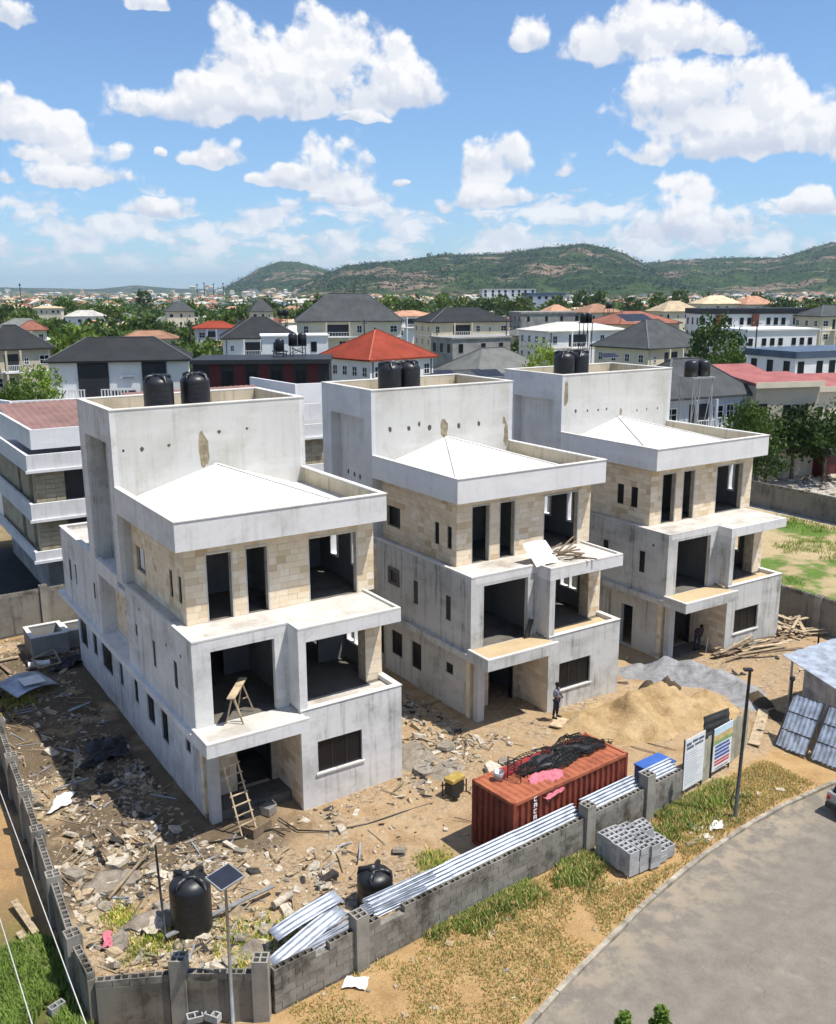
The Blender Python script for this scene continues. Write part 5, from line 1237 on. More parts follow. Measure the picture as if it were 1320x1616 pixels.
# white neighbour with yellow block infill behind the nearest house
plaster('weathered_white', (.66, .66, .66), (.44, .43, .41), .5, .3)
def neighbour(label, u0, v0, wu, dv_, lv, zoff=0):
    T = empty('white_banded_house', W(u0, v0, 0), RZ, label, 'house', 'white banded houses behind the row'); placed.append((W(u0+wu/2, v0+8).x, W(u0+wu/2, v0+8).y, 14))
    MB().box(.9, wu, .9, dv_, -.5, 2.6).build('wall', M['concrete_grey'], T)
    zs = [(2.6, 3.35), (5.35, 6.55), (8.6, 9.75)]
    for k, (a, b) in enumerate(zs):
        m = MB().box(-.0, wu, 0, .2, a, b); m.box(0, .2, .2, dv_, a, b); m.box(.2, wu, .2, dv_, a, a+.25); m.build('white_band', M['weathered_white'], T)
        MB().box(-.12, wu, -.12, .0-.003, a-.02, a+.16).build('band_ledge', M['weathered_white'], T)
    for k, (a, b) in enumerate(((3.35, 5.35), (6.55, 8.6))):
        back = MB(); dr = (2.2, 4.0); wall(back, 'x', .5, wu, .55, .75, a-.6, b, [(dr[0], dr[1], a-.6, b-.1), (8.0, 9.6, a, b-.2)]); wall(back, 'y', .75, dv_, .5, .7, a-.6, b, [(1.4, 2.6, a-.3, b-.2), (5, 6.2, a-.3, b-.2)])
        bo = back.build('block_wall', M['block_yellow'], T)
        z = a-.1
        while z < b-.1:
            xx = .5
            while xx < wu-.1:
                L = .62; 
                if not (dr[0]-.05 < xx+L/2 < dr[1]+.05) and not (7.9 < xx+L/2 < 9.7):
                    o = bpy.data.objects.new('block', YB); link(o, bo); o.location = (xx+L/2, .535, z+.15); o.scale = (L-.03, .05, .27)
                xx += L
            z += .31
        MB().box(.7, wu, 3.5, 3.7, a-.6, b).build('partition', M['interior_shade'], T)
    MB().box(.6, wu, 1.2, 1.4, 9.9, 11.2).build('parapet', M['weathered_white'], T); MB().box(.6, .8, 1.4, dv_, 9.9, 11.2).build('parapet', M['weathered_white'], T)
    r = MB(); n = int((wu-1)/.25)
    for i in range(n+1): r.v += [(.8+.25*i, 1.4, 10.0 + .05*(i % 2)), (.8+.25*i, dv_, 11.6 + .05*(i % 2))]
    r.f = [(2*i, 2*i+2, 2*i+3, 2*i+1) for i in range(n)]; r.mi = [0]*n; r.build('roof', M['roof_faded'], T)
YB = cube.mesh('block', M['block_yellow'])
neighbour('white banded house with yellow block walls and a faded red roof at left', 11.35, 63.3, 9.5, 14, 3)
neighbour('white banded house part seen between the first two unfinished houses', 21.5, 66.0, 13, 14, 3)
def white_parapet(label, xl, xm, xr, yl, ym, yr, D, dz, d=8):
    a, b, c = atd(xl, yl, D+5), atd(xm, ym, D-2), atd(xr, yr, D); z = b.z
    T = empty('white_roof_block', (b.x, b.y, 0), 0, label, 'building', 'white banded houses behind the row')
    def seg(p, q, nm='wall'):
        d_ = q-p; m = MB().box(0, d_.xy.length, 0, .25, 0, z); m.build(nm, M['white_paint'], T, loc=(p.x-b.x, p.y-b.y, 0), rz=math.atan2(d_.y, d_.x))
    seg(b, a); seg(b, c); f = (a-b) + (c-b)
    mid = MB(); mid.add([(0,0,z-1.0), (c.x-b.x, c.y-b.y, z-1.0), (f.x, f.y, z-1.0), (a.x-b.x, a.y-b.y, z-1.0)], [(0,1,2,3)]); mid.build('roof', M['roof_pale'], T)
white_parapet('white parapet block between the nearest and middle towers', 398, 470, 560, 597, 606, 600, 84, 0)
white_parapet('long white parapet behind the nearest tower on the left', -80, 20, 135, 616, 633, 626, 82, 0)

# ------------------------------------------------------------------ trees
def crown_np(n_clump, per, rx, rz_, leaf, seed, squash=.75, center=0.0):
    rg = np.random.default_rng(seed)
    th = rg.uniform(0, 2*np.pi, n_clump); ph = np.arccos(rg.uniform(-.55, 1, n_clump)); rr = rg.uniform(.45, 1.0, n_clump)**.6
    lump = 1 + .28*np.sin(3*th+seed) * np.sin(2*ph)
    cc = np.stack([np.sin(ph)*np.cos(th)*rx*rr*lump, np.sin(ph)*np.sin(th)*rx*rr*lump, np.cos(ph)*rz_*rr*lump], 1)
    cs = rg.uniform(.16, .34, n_clump)*rx
    p = np.repeat(cc, per, 0) + rg.normal(0, 1, (n_clump*per, 3))*np.repeat(cs, per)[:, None]*np.array([.6, .6, squash*.55])
    return leaf_quads(p, leaf, rg)
def leaf_quads(p, leaf, rg, up=.6):
    n = len(p); nrm = rg.normal(0, 1, (n, 3)); nrm[:, 2] += up; nrm /= np.linalg.norm(nrm, axis=1)[:, None]
    t = np.cross(nrm, rg.normal(0, 1, (n, 3))); t /= np.linalg.norm(t, axis=1)[:, None]; b = np.cross(nrm, t)
    s = (leaf*rg.uniform(.6, 1.35, n))[:, None] if np.isscalar(leaf) else (leaf*rg.uniform(.6, 1.35, n))[:, None]
    v = np.stack([p - t*s*.5, p + b*s*.28, p + t*s*.5, p - b*s*.28], 1).reshape(-1, 3)
    return v
def quad_mesh(name, v, mats, midx=None):
    n = len(v)//4; me = bpy.data.meshes.new(name); me.vertices.add(len(v)); me.vertices.foreach_set('co', v.astype(np.float32).ravel())
    me.loops.add(len(v)); me.loops.foreach_set('vertex_index', np.arange(len(v), dtype=np.int32))
    me.polygons.add(n); me.polygons.foreach_set('loop_start', np.arange(0, 4*n, 4, dtype=np.int32))
    try: me.polygons.foreach_set('loop_total', np.full(n, 4, dtype=np.int32))
    except Exception: pass
    for m in mats: me.materials.append(m)
    if midx is not None: me.polygons.foreach_set('material_index', midx.astype(np.int32))
    me.update(calc_edges=True); return me
def trunk_me(h, r, seed, nb=5, spread=1.6):
    g_ = random.Random(seed); m = MB(); m.tube([(0, 0, -.4), (.06*h*g_.uniform(-1, 1), .03*h, h*.35), (.05*h*g_.uniform(-1, 1), 0, h*.75)], [r, r*.75, r*.4], 7)
    for k in range(nb):
        a = 2*math.pi*k/nb + g_.uniform(-.4, .4); z = h*g_.uniform(.35, .6)
        m.tube([(0, 0, z), (math.cos(a)*spread*.5, math.sin(a)*spread*.5, z+h*.2), (math.cos(a)*spread, math.sin(a)*spread, z+h*g_.uniform(.25, .45))], [r*.45, r*.3, r*.12], 5)
    return m.mesh('trunk', M['bark'], True)
CR = {}
def crowns(kind, mat, ncl, per, leaf, cnt=3, rx=1.0, rz_=.8):
    CR[kind] = [quad_mesh('crown', crown_np(ncl, per, rx, rz_, leaf, 17*k + ncl), [M[mat]]) for k in range(cnt)]
crowns('mid_dark', 'leaf_dark', 70, 26, .15); crowns('mid', 'leaf_mid', 70, 26, .15); crowns('mid_light', 'leaf_light', 60, 24, .16)
crowns('far', 'leaf_far', 46, 15, .27, 4); crowns('far_mid', 'leaf_mid', 46, 15, .27, 3)
TR = [trunk_me(1.0, .05, k, 5, .35) for k in range(3)]
def tree(label, x, y, r, ht, kind, group, k=0, z0=0.0, name='tree', rzs=None):
    T = empty(name, (x, y, z0), k*1.7, label, 'tree', group)
    c = bpy.data.objects.new('crown', CR[kind][k % len(CR[kind])]); link(c, T)
    rz_ = (ht*.42) if rzs is None else rzs; c.scale = (r, r, rz_/.8); c.location = (0, 0, ht - rz_*.95); c.rotation_euler = (0, 0, k*2.3)
    t = bpy.data.objects.new('trunk', TR[k % 3]); link(t, T); t.scale = (ht*.7, ht*.7, ht*.85)
    return T
near_trees = [ # label, px, py of the crown top, D, radius, kind
 ('dark leafy tree right of the third house roof', 1200, 655, 97, 2.8, 'mid_dark'), ('dense dark tree behind the third house at right', 1258, 652, 99, 3.4, 'mid_dark'), ('dark tree at the right edge above the gravel yard', 1312, 642, 98, 3.6, 'mid_dark'),
 ('low drooping palm-like tree beside the third house', 1210, 715, 92, 1.9, 'mid_dark'), ('tall dark tree between the dark roof and the white building', 1130, 508, 150, 4.2, 'mid_dark'), ('green bush tree beside the white building', 1150, 548, 140, 3.0, 'mid'),
 ('bright green tree behind the third house tower', 858, 545, 100, 1.9, 'mid_light'), ('light green young tree left of the nearest tower', 62, 585, 108, 2.4, 'mid_light'), ('bushy green tree at the left edge behind the white parapet', 28, 600, 104, 2.0, 'mid'),
 ('green tree below the pink roofs', 1180, 640, 92, 2.2, 'mid'), ('round tree beside the red roof house', 545, 500, 240, 4.0, 'mid')]
for k, (lab, px, py, D, r, kd) in enumerate(near_trees):
    p = atd(px, py, D); tree(lab, p.x, p.y, r, p.z, kd, 'trees near the site', k, rzs=min(p.z*.40, r*1.15))
# trees standing in the middle distance that can be told apart
mid_trees = [(100,468,520),(135,482,400),(175,478,430),(205,500,300),(40,488,380),(10,480,420),(70,505,270),(230,505,290),(260,508,270),(295,475,420),(320,505,260),(225,460,700),(380,480,420),(420,470,520),(505,468,500),(700,462,520),(730,468,470),(760,470,450),(790,466,520),(820,470,430),(880,466,460),(920,460,480),(945,462,500),(1000,470,470),(1040,462,520),(1075,458,560),(1120,464,520),(1195,462,520),(1235,470,420),(1290,470,420),(1310,480,330),(1290,482,330),(150,505,260),(118,515,235),(185,512,240),(350,500,300),(490,478,420),(560,462,540),(650,470,460),(615,466,500)]
for k, (px, py, D) in enumerate(mid_trees):
    p = atd(px, py, D); ht = max(5, p.z); tree('%s round-crowned tree rising above the roofs %s' % (near_far(D), sector(p.x, p.y)), p.x, p.y, rt.uniform(4.5, 7.5), ht, 'far' if k % 3 else 'far_mid', 'trees among the town roofs', k, rzs=min(ht*.46, 5.5)); placed.append((p.x, p.y, 4))
# the rest of the near town: houses in view, one by one, then trees between them
FARW = [('cream_paint', .5), ('white_paint', .35), ('beige_paint', .15)]
FARR = [('roof_tan', 'tan'), ('roof_orange', 'orange'), ('roof_rust', 'rust-brown'), ('roof_lead', 'grey'), ('roof_black', 'black'), ('roof_pale', 'pale'), ('roof_tan', 'tan'), ('roof_orange', 'orange'), ('roof_lead', 'grey')]
def free(x, y, r): return all((x-a)**2 + (y-b)**2 > (r+c)**2 for a, b, c in placed)
hb = {}
nh = 0; tries = 0
while nh < 235 and tries < 9000:
    tries += 1; D = 225*(1000/225)**rt.random(); t = rt.uniform(-.47, .47); x, y = D*t, D
    if not free(x, y, 8.5): continue
    w_, d_ = rt.uniform(10, 17), rt.uniform(8, 11); st = 2 if rt.random() < .45 else 1; he = 3.2*st + rt.uniform(0, .6); rm, rn = rt.choice(FARR); wm = rt.choice(['cream_paint', 'white_paint', 'cream_paint', 'beige_paint'])
    yaw = rt.choice((.1, .35, .5, -.2)) + rt.uniform(-.1, .1)
    T = house('%s %s-roofed house half hidden among trees %s' % (near_far(D), rn, sector(x, y)), x, y, w_, d_, he, he + rt.uniform(1.8, 3.2), yaw, wm, rm, st if D < 420 else 0, 4, 2, simple_=True, wstyle=0, group='distant %s-roofed houses' % rn); nh += 1
ntr = 0; tries = 0
while ntr < 165 and tries < 9000:
    tries += 1; D = 190*(900/190)**rt.random(); t = rt.uniform(-.47, .47); x, y = D*t, D
    if t > -.1 and D < 260: continue
    if not free(x, y, 2.5): continue
    ht = rt.uniform(5.5, 10.5); tree('%s %s tree between the town roofs %s' % (near_far(D), ('tall' if ht > 8 else 'low'), sector(x, y)), x, y, rt.uniform(3.0, 6.0), ht, rt.choice(('far', 'far', 'far_mid')), 'leafy trees of the distant town', ntr); placed.append((x, y, 3)); ntr += 1

# ------------------------------------------------------------------ far woodland, far settlement, hills, haze
rg = np.random.default_rng(5)
def hill_mesh(name, label, prof, D, front, back, mat, az_n=260, r_n=46, amp=.35, seed=0):
    """a ridge standing at distance D whose crest follows the measured skyline"""
    azs = []; els = []
    for (x, y) in prof:
        r = ray(x, y); azs.append(math.atan2(r.x, r.y)); els.append(r.z/math.hypot(r.x, r.y))
    mb = MB(); A = np.linspace(azs[0], azs[-1], az_n); Ez = np.interp(A, azs, els)
    ts = np.linspace(-1, 1, r_n)
    for i in range(az_n):
        a = A[i]
        for j, t in enumerate(ts):
            rr = D + (t*front if t < 0 else t*back)
            x, y = rr*math.sin(a), rr*math.cos(a)
            crest = max(0, Ez[i]*D + CAMZ)
            k = (1-abs(t))**(.75) if t < 0 else (1-t)
            n = mnoise.fractal(Vector((x*.0035+seed, y*.0035, seed)), .9, 2.1, 6)
            spur = mnoise.noise(Vector((a*38+seed, t*1.2, 2)))
            h = crest*k*(1 + (amp*n*.5 + .30*spur)*(1-k)*1.6) + n*crest*.05*(1-abs(t))
            mb.v.append((x, y, max(-.3, h) if abs(t) < 1 else -.3))
    mb.f = [(i*r_n+j, (i+1)*r_n+j, (i+1)*r_n+j+1, i*r_n+j+1) for i in range(az_n-1) for j in range(r_n-1)]; mb.mi = [0]*len(mb.f)
    return tag(mb.build(name, mat, smooth=True), label, kind='structure'), mb
def hillmat():
    m, t, b, P = pmat('hill', .95, .1)
    n = t.noise(P, .006, 8, .68); n2 = t.noise(P, .028, 7, .75); n3 = t.noise(t.vm('MULTIPLY', P, (1, 1, 2.5)), .0045, 5, .6)
    g_ = t.ramp(t.m('ADD', t.m('MULTIPLY', n, .45), t.m('MULTIPLY', n2, .55)), [(.36, (.008,.018,.007)), (.47, (.028,.05,.015)), (.58, (.07,.105,.03)), (.7, (.15,.155,.065))])
    br = t.ramp(n2, [(.35, (.16,.11,.075)), (.65, (.34,.25,.18))])
    c = t.mix(t.sstep(t.m('ADD', t.m('MULTIPLY', n3, .72), t.m('MULTIPLY', n2, .28)), .535, .60), g_, br)
    t.set(b, 'Base Color', c); bump(t, b, t.m('ADD', n2, n), 1.0, 14.0)
hillmat()
hills = []
hills.append(hill_mesh('hills', 'long green and bare-patched ridge behind the town', [(470,452),(515,432),(545,418),(600,412),(650,408),(700,401),(760,402),(800,400),(840,396),(880,390),(920,384),(955,390),(985,399),(1010,412),(1030,424),(1060,436),(1100,446)], 3300, 1300, 900, M['hill'], seed=1))
hills.append(hill_mesh('hills', 'lower ridge rising to the right edge behind the town', [(940,440),(985,425),(1030,414),(1060,410),(1110,408),(1160,407),(1200,408),(1240,404),(1280,393),(1310,384),(1350,378),(1420,384),(1500,402),(1600,430),(1700,452)], 3900, 1500, 1000, M['hill'], seed=4))
hills.append(hill_mesh('hills', 'blue hazy hill at centre left of the skyline', [(345,458),(380,440),(410,424),(440,413),(470,413),(500,420),(530,430),(570,444),(620,455)], 4700, 1300, 1000, M['hill'], 160, 40, seed=7))
hills.append(hill_mesh('hills', 'faint blue far hills low on the left horizon', [(-200,455.5),(-60,452),(0,453),(80,454.5),(150,456),(190,452),(215,449.5),(240,452),(280,455.5),(340,455.8)], 8200, 700, 700, M['hill'], 120, 16, seed=9))
# scrub and small trees on the hill faces and skyline
def ground_hill(vs): return vs
pts = []
for (o, m_), cnt in zip(hills[:3], (7600, 5600, 2200)):
    V_ = np.array(m_.v); ok = V_[:, 2] > 14; V_ = V_[ok]; idx = rg.integers(0, len(V_), cnt); q = V_[idx] + rg.normal(0, 12, (cnt, 3))*np.array([1, 1, .0]); pts.append(q)
q = np.concatenate(pts); S_ = rg.uniform(2.5, 6.5, len(q)); P_ = np.repeat(q, 7, 0) + rg.normal(0, 1, (len(q)*7, 3))*np.repeat(S_, 7)[:, None]*np.array([.5, .5, .35]); P_[:, 2] += np.repeat(S_, 7)*.4
o = bpy.data.objects.new('hill_scrub', quad_mesh('hill_scrub', leaf_quads(P_, np.repeat(S_, 7)*.9, rg), [M['leaf_hill']])); link(o); tag(o, 'scrub and small trees covering the hills', kind='stuff')
nf = 5200; D_ = 520*(3000/520)**rg.random(nf); t_ = rg.uniform(-.5, .5, nf)
D2 = np.where(rg.random(nf) < .4, 520*(1100/520)**rg.random(nf), D_); hts = rg.uniform(5, 10, nf); k_ = 16
cl = np.stack([D2*t_, D2, np.zeros(nf)], 1); P_ = np.repeat(cl, k_, 0); Rr = np.repeat(rg.uniform(3.5, 7, nf), k_); hh = np.repeat(hts, k_)
P_ += rg.normal(0, 1, P_.shape)*np.stack([Rr*.42, Rr*.42, hh*.2], 1); P_[:, 2] += hh*.62; P_[:, 2] = np.maximum(P_[:, 2], .4)
o = bpy.data.objects.new('far_woodland', quad_mesh('far_woodland', leaf_quads(P_, Rr*.62, rg, .9), [M['leaf_far']])); link(o); tag(o, 'far mass of trees spreading through the town to the hills', kind='stuff')
st_ = MB(); cols_ = ['white_paint', 'cream_paint', 'roof_tan', 'roof_orange', 'roof_rust', 'roof_lead', 'roof_pale', 'roof_blue']
for k in range(1500):
    D = 700*(2900/700)**rt.random(); t = rt.uniform(-.5, .5)
    if rt.random() < .35: D = rt.uniform(2000, 2700); t = rt.uniform(-.18, .5)
    x, y = D*t, D; z = 0
    w_, d_, h_ = rt.uniform(7, 17), rt.uniform(6, 11), rt.uniform(3, 8); a = rt.uniform(-.6, .6); ca, sa = math.cos(a), math.sin(a); wi = rt.choice((0, 0, 1)); ri = rt.choice((2, 3, 4, 5, 6, 2, 3, 6, 7 if rt.random() < .3 else 5))
    if D > 2150: z = (D-2150)*.035*rt.random()
    c8 = [(sx_*w_/2*f_, sy_*d_/2*f_, zz) for zz, f_ in ((z-2, 1), (z+h_, 1)) for sx_, sy_ in ((-1,-1),(1,-1),(1,1),(-1,1))]
    rf_ = [(-w_*.56, -d_*.6, z+h_), (w_*.56, -d_*.6, z+h_), (w_*.56, d_*.6, z+h_), (-w_*.56, d_*.6, z+h_), (-w_*.2, 0, z+h_+2.4), (w_*.2, 0, z+h_+2.4)]
    tr_ = lambda q: (x + q[0]*ca - q[1]*sa, y + q[0]*sa + q[1]*ca, q[2])
    st_.add([tr_(q) for q in c8], [(0,1,5,4),(1,2,6,5),(2,3,7,6),(3,0,4,7)], wi); st_.add([tr_(q) for q in rf_], [(0,1,5,4),(1,2,5),(2,3,4,5),(3,0,4)], ri)
o = st_.build('far_settlement', [M[c] for c in cols_]); tag(o, 'countless tiny houses of the far town below the hills', kind='stuff')
for k, (px, yt) in enumerate(((322, 446), (337, 447), (352, 446), (311, 448), (31, 447))):
    p = atd(px, yt, 2400 if k < 4 else 900); T = empty('mast', (p.x, p.y, 0), 0, '%s thin far mast on the left horizon' % ('tallest centre', 'second', 'rightmost', 'shorter left', 'lone far left')[k], 'mast')
    MB().tube([(0, 0, 0), (0, 0, p.z)], [1.6 if k < 4 else .5, .6 if k < 4 else .25], 6).build('pole', M['steel_dark'], T)
    MB().tube([(0, 0, p.z*.9), (0, 0, p.z*.97)], [2.2 if k < 4 else .9]*2, 6).build('antenna', M['steel_dark'], T)
hz = MB(); hz.box(-17500, 17500, -17500, 17500, -1.8, 262); ho = hz.build('haze', []); tag(ho, 'thin pale haze over the town', kind='stuff')
hm = bpy.data.materials.new('haze'); hm.use_nodes = True; hn = hm.node_tree; hn.nodes.clear(); hv = hn.nodes.new('ShaderNodeVolumePrincipled'); hout = hn.nodes.new('ShaderNodeOutputMaterial')
hv.inputs['Color'].default_value = (.58, .78, 1.0, 1); hv.inputs['Density'].default_value = HAZE; hv.inputs['Anisotropy'].default_value = .2
hn.links.new(hv.outputs[0], hout.inputs['Volume']); ho.data.materials.append(hm)
ho.display_type = 'WIRE'

# ------------------------------------------------------------------ rubble, litter, planks
FOOT = [(HO[i][0]-.25, HO[i][0]+9.2, HO[i][1]-.1, HO[i][1]+22) for i in range(3)]
def in_house(u, v, m=0.0): return any(a-m < u < b+m and c-m < v < d+m for a, b, c, d in FOOT)
def in_site(u, v): return u > 5.2 + (v-25)*.03 and v > vw(u)+.45 and v > 22.9 - (u-6.75)*.66*(1 if u < 8.75 else 0) and u < 48 and v < 57 and not (v < 23.4 and u < 6.9)
rr_ = random.Random(21)
def dens_rub(u, v):
    c_ = max(0, mnoise.fractal(Vector((u*.42, v*.42, 4)), .8, 2, 3)+.12); d = .10 + 2.0*c_*c_
    k_ = .35 + 1.3*c_
    if u < 10.9: d += .95*k_
    if u < 15 and v < 28: d += .9*k_
    if 19 < u < 24.5 and v > 28.5: d += 1.0*k_
    if u > 13.5 and v < 30.3 and u < 26: d *= .35
    if u > 27 and v < 31: d *= .35
    if u > 38: d += .1
    return d
ch = MB(); cnt = 0
while cnt < 12500:
    u, v = rr_.uniform(5, 48), rr_.uniform(22, 57)
    if rr_.random() < .45: u, v = rr_.uniform(5, 25), rr_.uniform(22, 40)
    if not in_site(u, v) or in_house(u, v, .05) or rr_.random() > dens_rub(u, v)/1.9: continue
    s = .042*math.exp(rr_.gauss(.3, .75)); s = min(s, .42); p = W(u, v, gh(u, v) + s*rr_.uniform(-.05, .2))
    rot = Matrix.Rotation(rr_.uniform(0, 6.28), 3, 'Z') @ Matrix.Rotation(rr_.gauss(0, .3), 3, 'X') @ Matrix.Rotation(rr_.gauss(0, .3), 3, 'Y')
    mi = rr_.choices((0, 1, 2, 3), (3.2, 4, 2, 1.3))[0]; sz = (s*rr_.uniform(1, 2.2), s*rr_.uniform(.6, 1.2), s*rr_.uniform(.25, .7))
    hx, hy, hz_ = sz[0]/2, sz[1]/2, sz[2]/2
    vs = [p + rot @ Vector((sx_*hx*rr_.uniform(.55, 1.1), sy_*hy*rr_.uniform(.55, 1.1), sz_*hz_*rr_.uniform(.6, 1.1))) for sz_ in (-1, 1) for sx_, sy_ in ((-1,-1),(1,-1),(1,1),(-1,1))]
    ch.add(vs, [(4,5,6,7),(0,1,5,4),(1,2,6,5),(2,3,7,6),(3,0,4,7)], mi); cnt += 1
simple('chip_pale', (.52, .46, .37), .95, .25, 6); simple('chip_tan', (.40, .31, .20), .95, .3, 6); simple('chip_grey', (.27, .235, .19), .95, .3, 6); simple('chip_dark', (.05, .045, .04), .9, .3, 6)
tag(ch.build('rubble', [M['chip_pale'], M['chip_tan'], M['chip_grey'], M['chip_dark']]), 'scattered broken stone and block rubble over the site', kind='stuff')
stk = MB(); cnt = 0
while cnt < 620:
    u, v = rr_.uniform(5, 30), rr_.uniform(22, 50)
    if not in_site(u, v) or in_house(u, v, .2) or rr_.random() > dens_rub(u, v)/2: continue
    L = rr_.uniform(.25, 1.3); a = rr_.uniform(0, 6.28); p = W(u, v, gh(u, v)+.03); q = p + Vector((math.cos(a)*L, math.sin(a)*L, rr_.uniform(-.02, .12)))
    stk.beam(p, q, rr_.uniform(.02, .06), rr_.uniform(.015, .04), rr_.choices((0, 1, 2), (3, 2, 1))[0]); cnt += 1
tag(stk.build('stick_litter', [M['wood'], M['wood_dark'], M['zinc']]), 'small sticks and offcuts littering the yard', kind='stuff')
for k, (u, v, su, sv, hh, lab) in enumerate(((7.3, 27.6, 1.5, 1.0, .45, 'low rubble heap near the left corner, above the red cloth'), (9.7, 24.3, 1.1, .8, .35, 'small rubble heap right of the large black tank'), (6.6, 30.6, 1.2, 1.0, .4, 'rubble heap at the edge of the shade by the left wall'))):
    heap('rubble_heap', lab, 'rubble heap', [(u, v, su, sv, hh), (u+.6*su, v-.3*sv, su*.7, sv*.7, hh*.7)], M['rubble_soil'], u-su*1.3, u+su*1.6, v-sv*1.5, v+sv*1.3, .11, .2)
# bigger pieces, each its own thing
slab_me = []
for k in range(5):
    m = MB(); n = rr_.choice((5, 6, 7)); ring = [(math.cos(2*math.pi*i/n)*rr_.uniform(.35, .6), math.sin(2*math.pi*i/n)*rr_.uniform(.3, .5)) for i in range(n)]
    m.v = [(x, y, 0) for x, y in ring] + [(x*.96, y*.96, .13) for x, y in ring]; m.f = [tuple(range(n, 2*n)), tuple(reversed(range(n)))] + [(i, (i+1) % n, n+(i+1) % n, n+i) for i in range(n)]; m.mi = [0]*len(m.f)
    slab_me.append(m.mesh('broken_slab', M['chip_pale'] if k % 2 else M['chip_grey']))
slots = [(9.6,25.2),(9.9,24.4),(10.4,25.0),(7.2,27.2),(7.9,28.0),(6.3,29.1),(6.9,30.4),(20.1,30.6),(20.5,31.4),(21.2,30.1),(20.9,32.2),(19.9,32.8),(21.9,31.6),(8.6,24.3),(9.3,23.7),(6.2,27.0),(7.4,31.5),(8.4,30.3),(13.2,27.2),(16.2,26.3),(23.2,29.0),(6.6,33.0),(5.9,31.5),(22.4,28.7)]
for k, (u, v) in enumerate(slots):
    o = bpy.data.objects.new('broken_slab', slab_me[k % 5]); link(o); o.location = W(u, v, gh(u, v)+.02); o.rotation_euler = (rr_.gauss(0, .22), rr_.gauss(0, .22), rr_.uniform(0, 6)); s = rr_.uniform(.55, 1.15); o.scale = (s, s, s)
    where = 'beside the nearest house right corner' if u > 18 else ('near the left corner of the yard' if v < 29 else 'in the shaded yard left of the nearest house')
    tag(o, 'broken piece of pale concrete lying %s' % where, 'concrete piece', 'broken concrete %s' % where)
def plank(px0, py0, px1, py1, lab, z0=.08, z1=.12, wd=.14, th=.04, mat='wood', group=None, zb=-.15):
    a, b = atz(px0, py0, zb+z0), atz(px1, py1, zb+z1); o = MB().beam((0, 0, 0), b-a, wd, th).build('plank', M[mat], loc=a); return tag(o, lab, 'plank', group)
plank(172, 1418, 233, 1346, 'long pale timber lying diagonally near the left corner of the yard', .1, .3, .07, .06)
plank(262, 1478, 432, 1398, 'long grey aluminium strip lying right of the large black tank', .2, .2, .16, .05, 'galvanised')
plank(113, 1247, 120, 1185, 'upright-looking brown stick in the shaded yard', .1, .6, .06, .06)
plank(86, 1246, 140, 1228, 'light steel strip by the black sheeting in the shaded yard', .1, .2, .1, .04, 'galvanised')
plank(150, 1330, 172, 1350, 'short brown board beside the split crate in the left yard', .15, .35, .2, .03, 'wood_dark')
plank(150, 1345, 165, 1325, 'upright broken brown board in the left yard', .1, .5, .16, .03, 'wood_dark')
plank(100, 1362, 135, 1335, 'pale lath sticking up left of the broken boards', .05, .25, .05, .04)
plank(0, 1042, 30, 1036, 'long grey plank at the far left below the tank pit', .1, .1, .22, .04)
plank(0, 1048, 18, 1063, 'brown plank end at the far left edge', .1, .1, .16, .05, 'wood_dark')
plank(5, 1077, 38, 1067, 'yellowish plank lying on grass at the far left', .1, .1, .12, .05)
plank(108, 1122, 142, 1108, 'pale grey strip in the shade left of the nearest house', .1, .2, .14, .03, 'zinc')
plank(22, 1421, 57, 1472, 'upper grey board leaning outside the left wall', .2, .05, .22, .03, 'chip_tan', zb=.1)
plank(30, 1470, 75, 1530, 'lower grey board lying outside the left wall', .1, .05, .22, .03, 'chip_tan', zb=.05)
plank(170, 1302, 200, 1330, 'thin dark batten lying toward the shade', .1, .1, .06, .04, 'wood_dark')
for k in range(28):
    a = W(40.1 + rr_.uniform(-.3, 3.4), 31.5 + rr_.uniform(-.5, .6), .25 + .07*(k % 7)); an = RZ + rr_.uniform(-.5, .35); L = rr_.uniform(1.6, 3.0); b = a + Vector((math.cos(an)*L, math.sin(an)*L, rr_.uniform(-.05, .35)))
    o = MB().beam((0, 0, 0), b-a, rr_.uniform(.1, .22), .04).build('plank', M['wood' if k % 3 else 'wood_dark'], loc=a); tag(o, 'weathered plank in the timber heap in front of the third house', 'plank', 'planks of the timber heap by the third house')
for k in range(26):
    a = W(45.9 + rr_.uniform(-.6, 1.4), 31.8 + rr_.uniform(-.9, .8), .3 + .1*(k % 8)); an = rr_.uniform(0, 3.1); L = rr_.uniform(1.0, 2.0); b = a + Vector((math.cos(an)*L, math.sin(an)*L, rr_.uniform(-.1, .4)))
    o = MB().beam((0, 0, 0), b-a, rr_.uniform(.12, .24), .04).build('plank', M['wood'], loc=a); tag(o, 'short pale plank in the high timber heap at the third house right corner', 'plank', 'planks of the heap at the third house corner')
for k in range(9):
    a = W(37.2 + rr_.uniform(-.2, 1.6), 24.2 + rr_.uniform(-.7, .9), .25 + .07*(k % 4)); an = RZ + rr_.uniform(-.4, .9); L = rr_.uniform(1.0, 2.2); b = a + Vector((math.cos(an)*L, math.sin(an)*L, rr_.uniform(0, .3)))
    o = MB().beam((0, 0, 0), b-a, rr_.uniform(.1, .3), .05).build('plank', M['chip_pale' if k % 2 else 'galvanised'], loc=a); tag(o, 'pale board or channel in the junk heap behind the leaning gate', 'board', 'boards behind the leaning gate')
plank(1190, 1175, 1206, 1120, 'broad pale board lying left of the junk behind the gate', .1, .15, .5, .04, zb=.15)
crumple('tarpaulin', 'black plastic sheeting heaped in the shaded yard left of the nearest house', 'tarpaulin', [atz(130, 1215, -.1), atz(205, 1190, -.1), atz(195, 1160, -.1), atz(140, 1175, -.1)], 0, M['tarp_black'], 24, 2, None, .35)
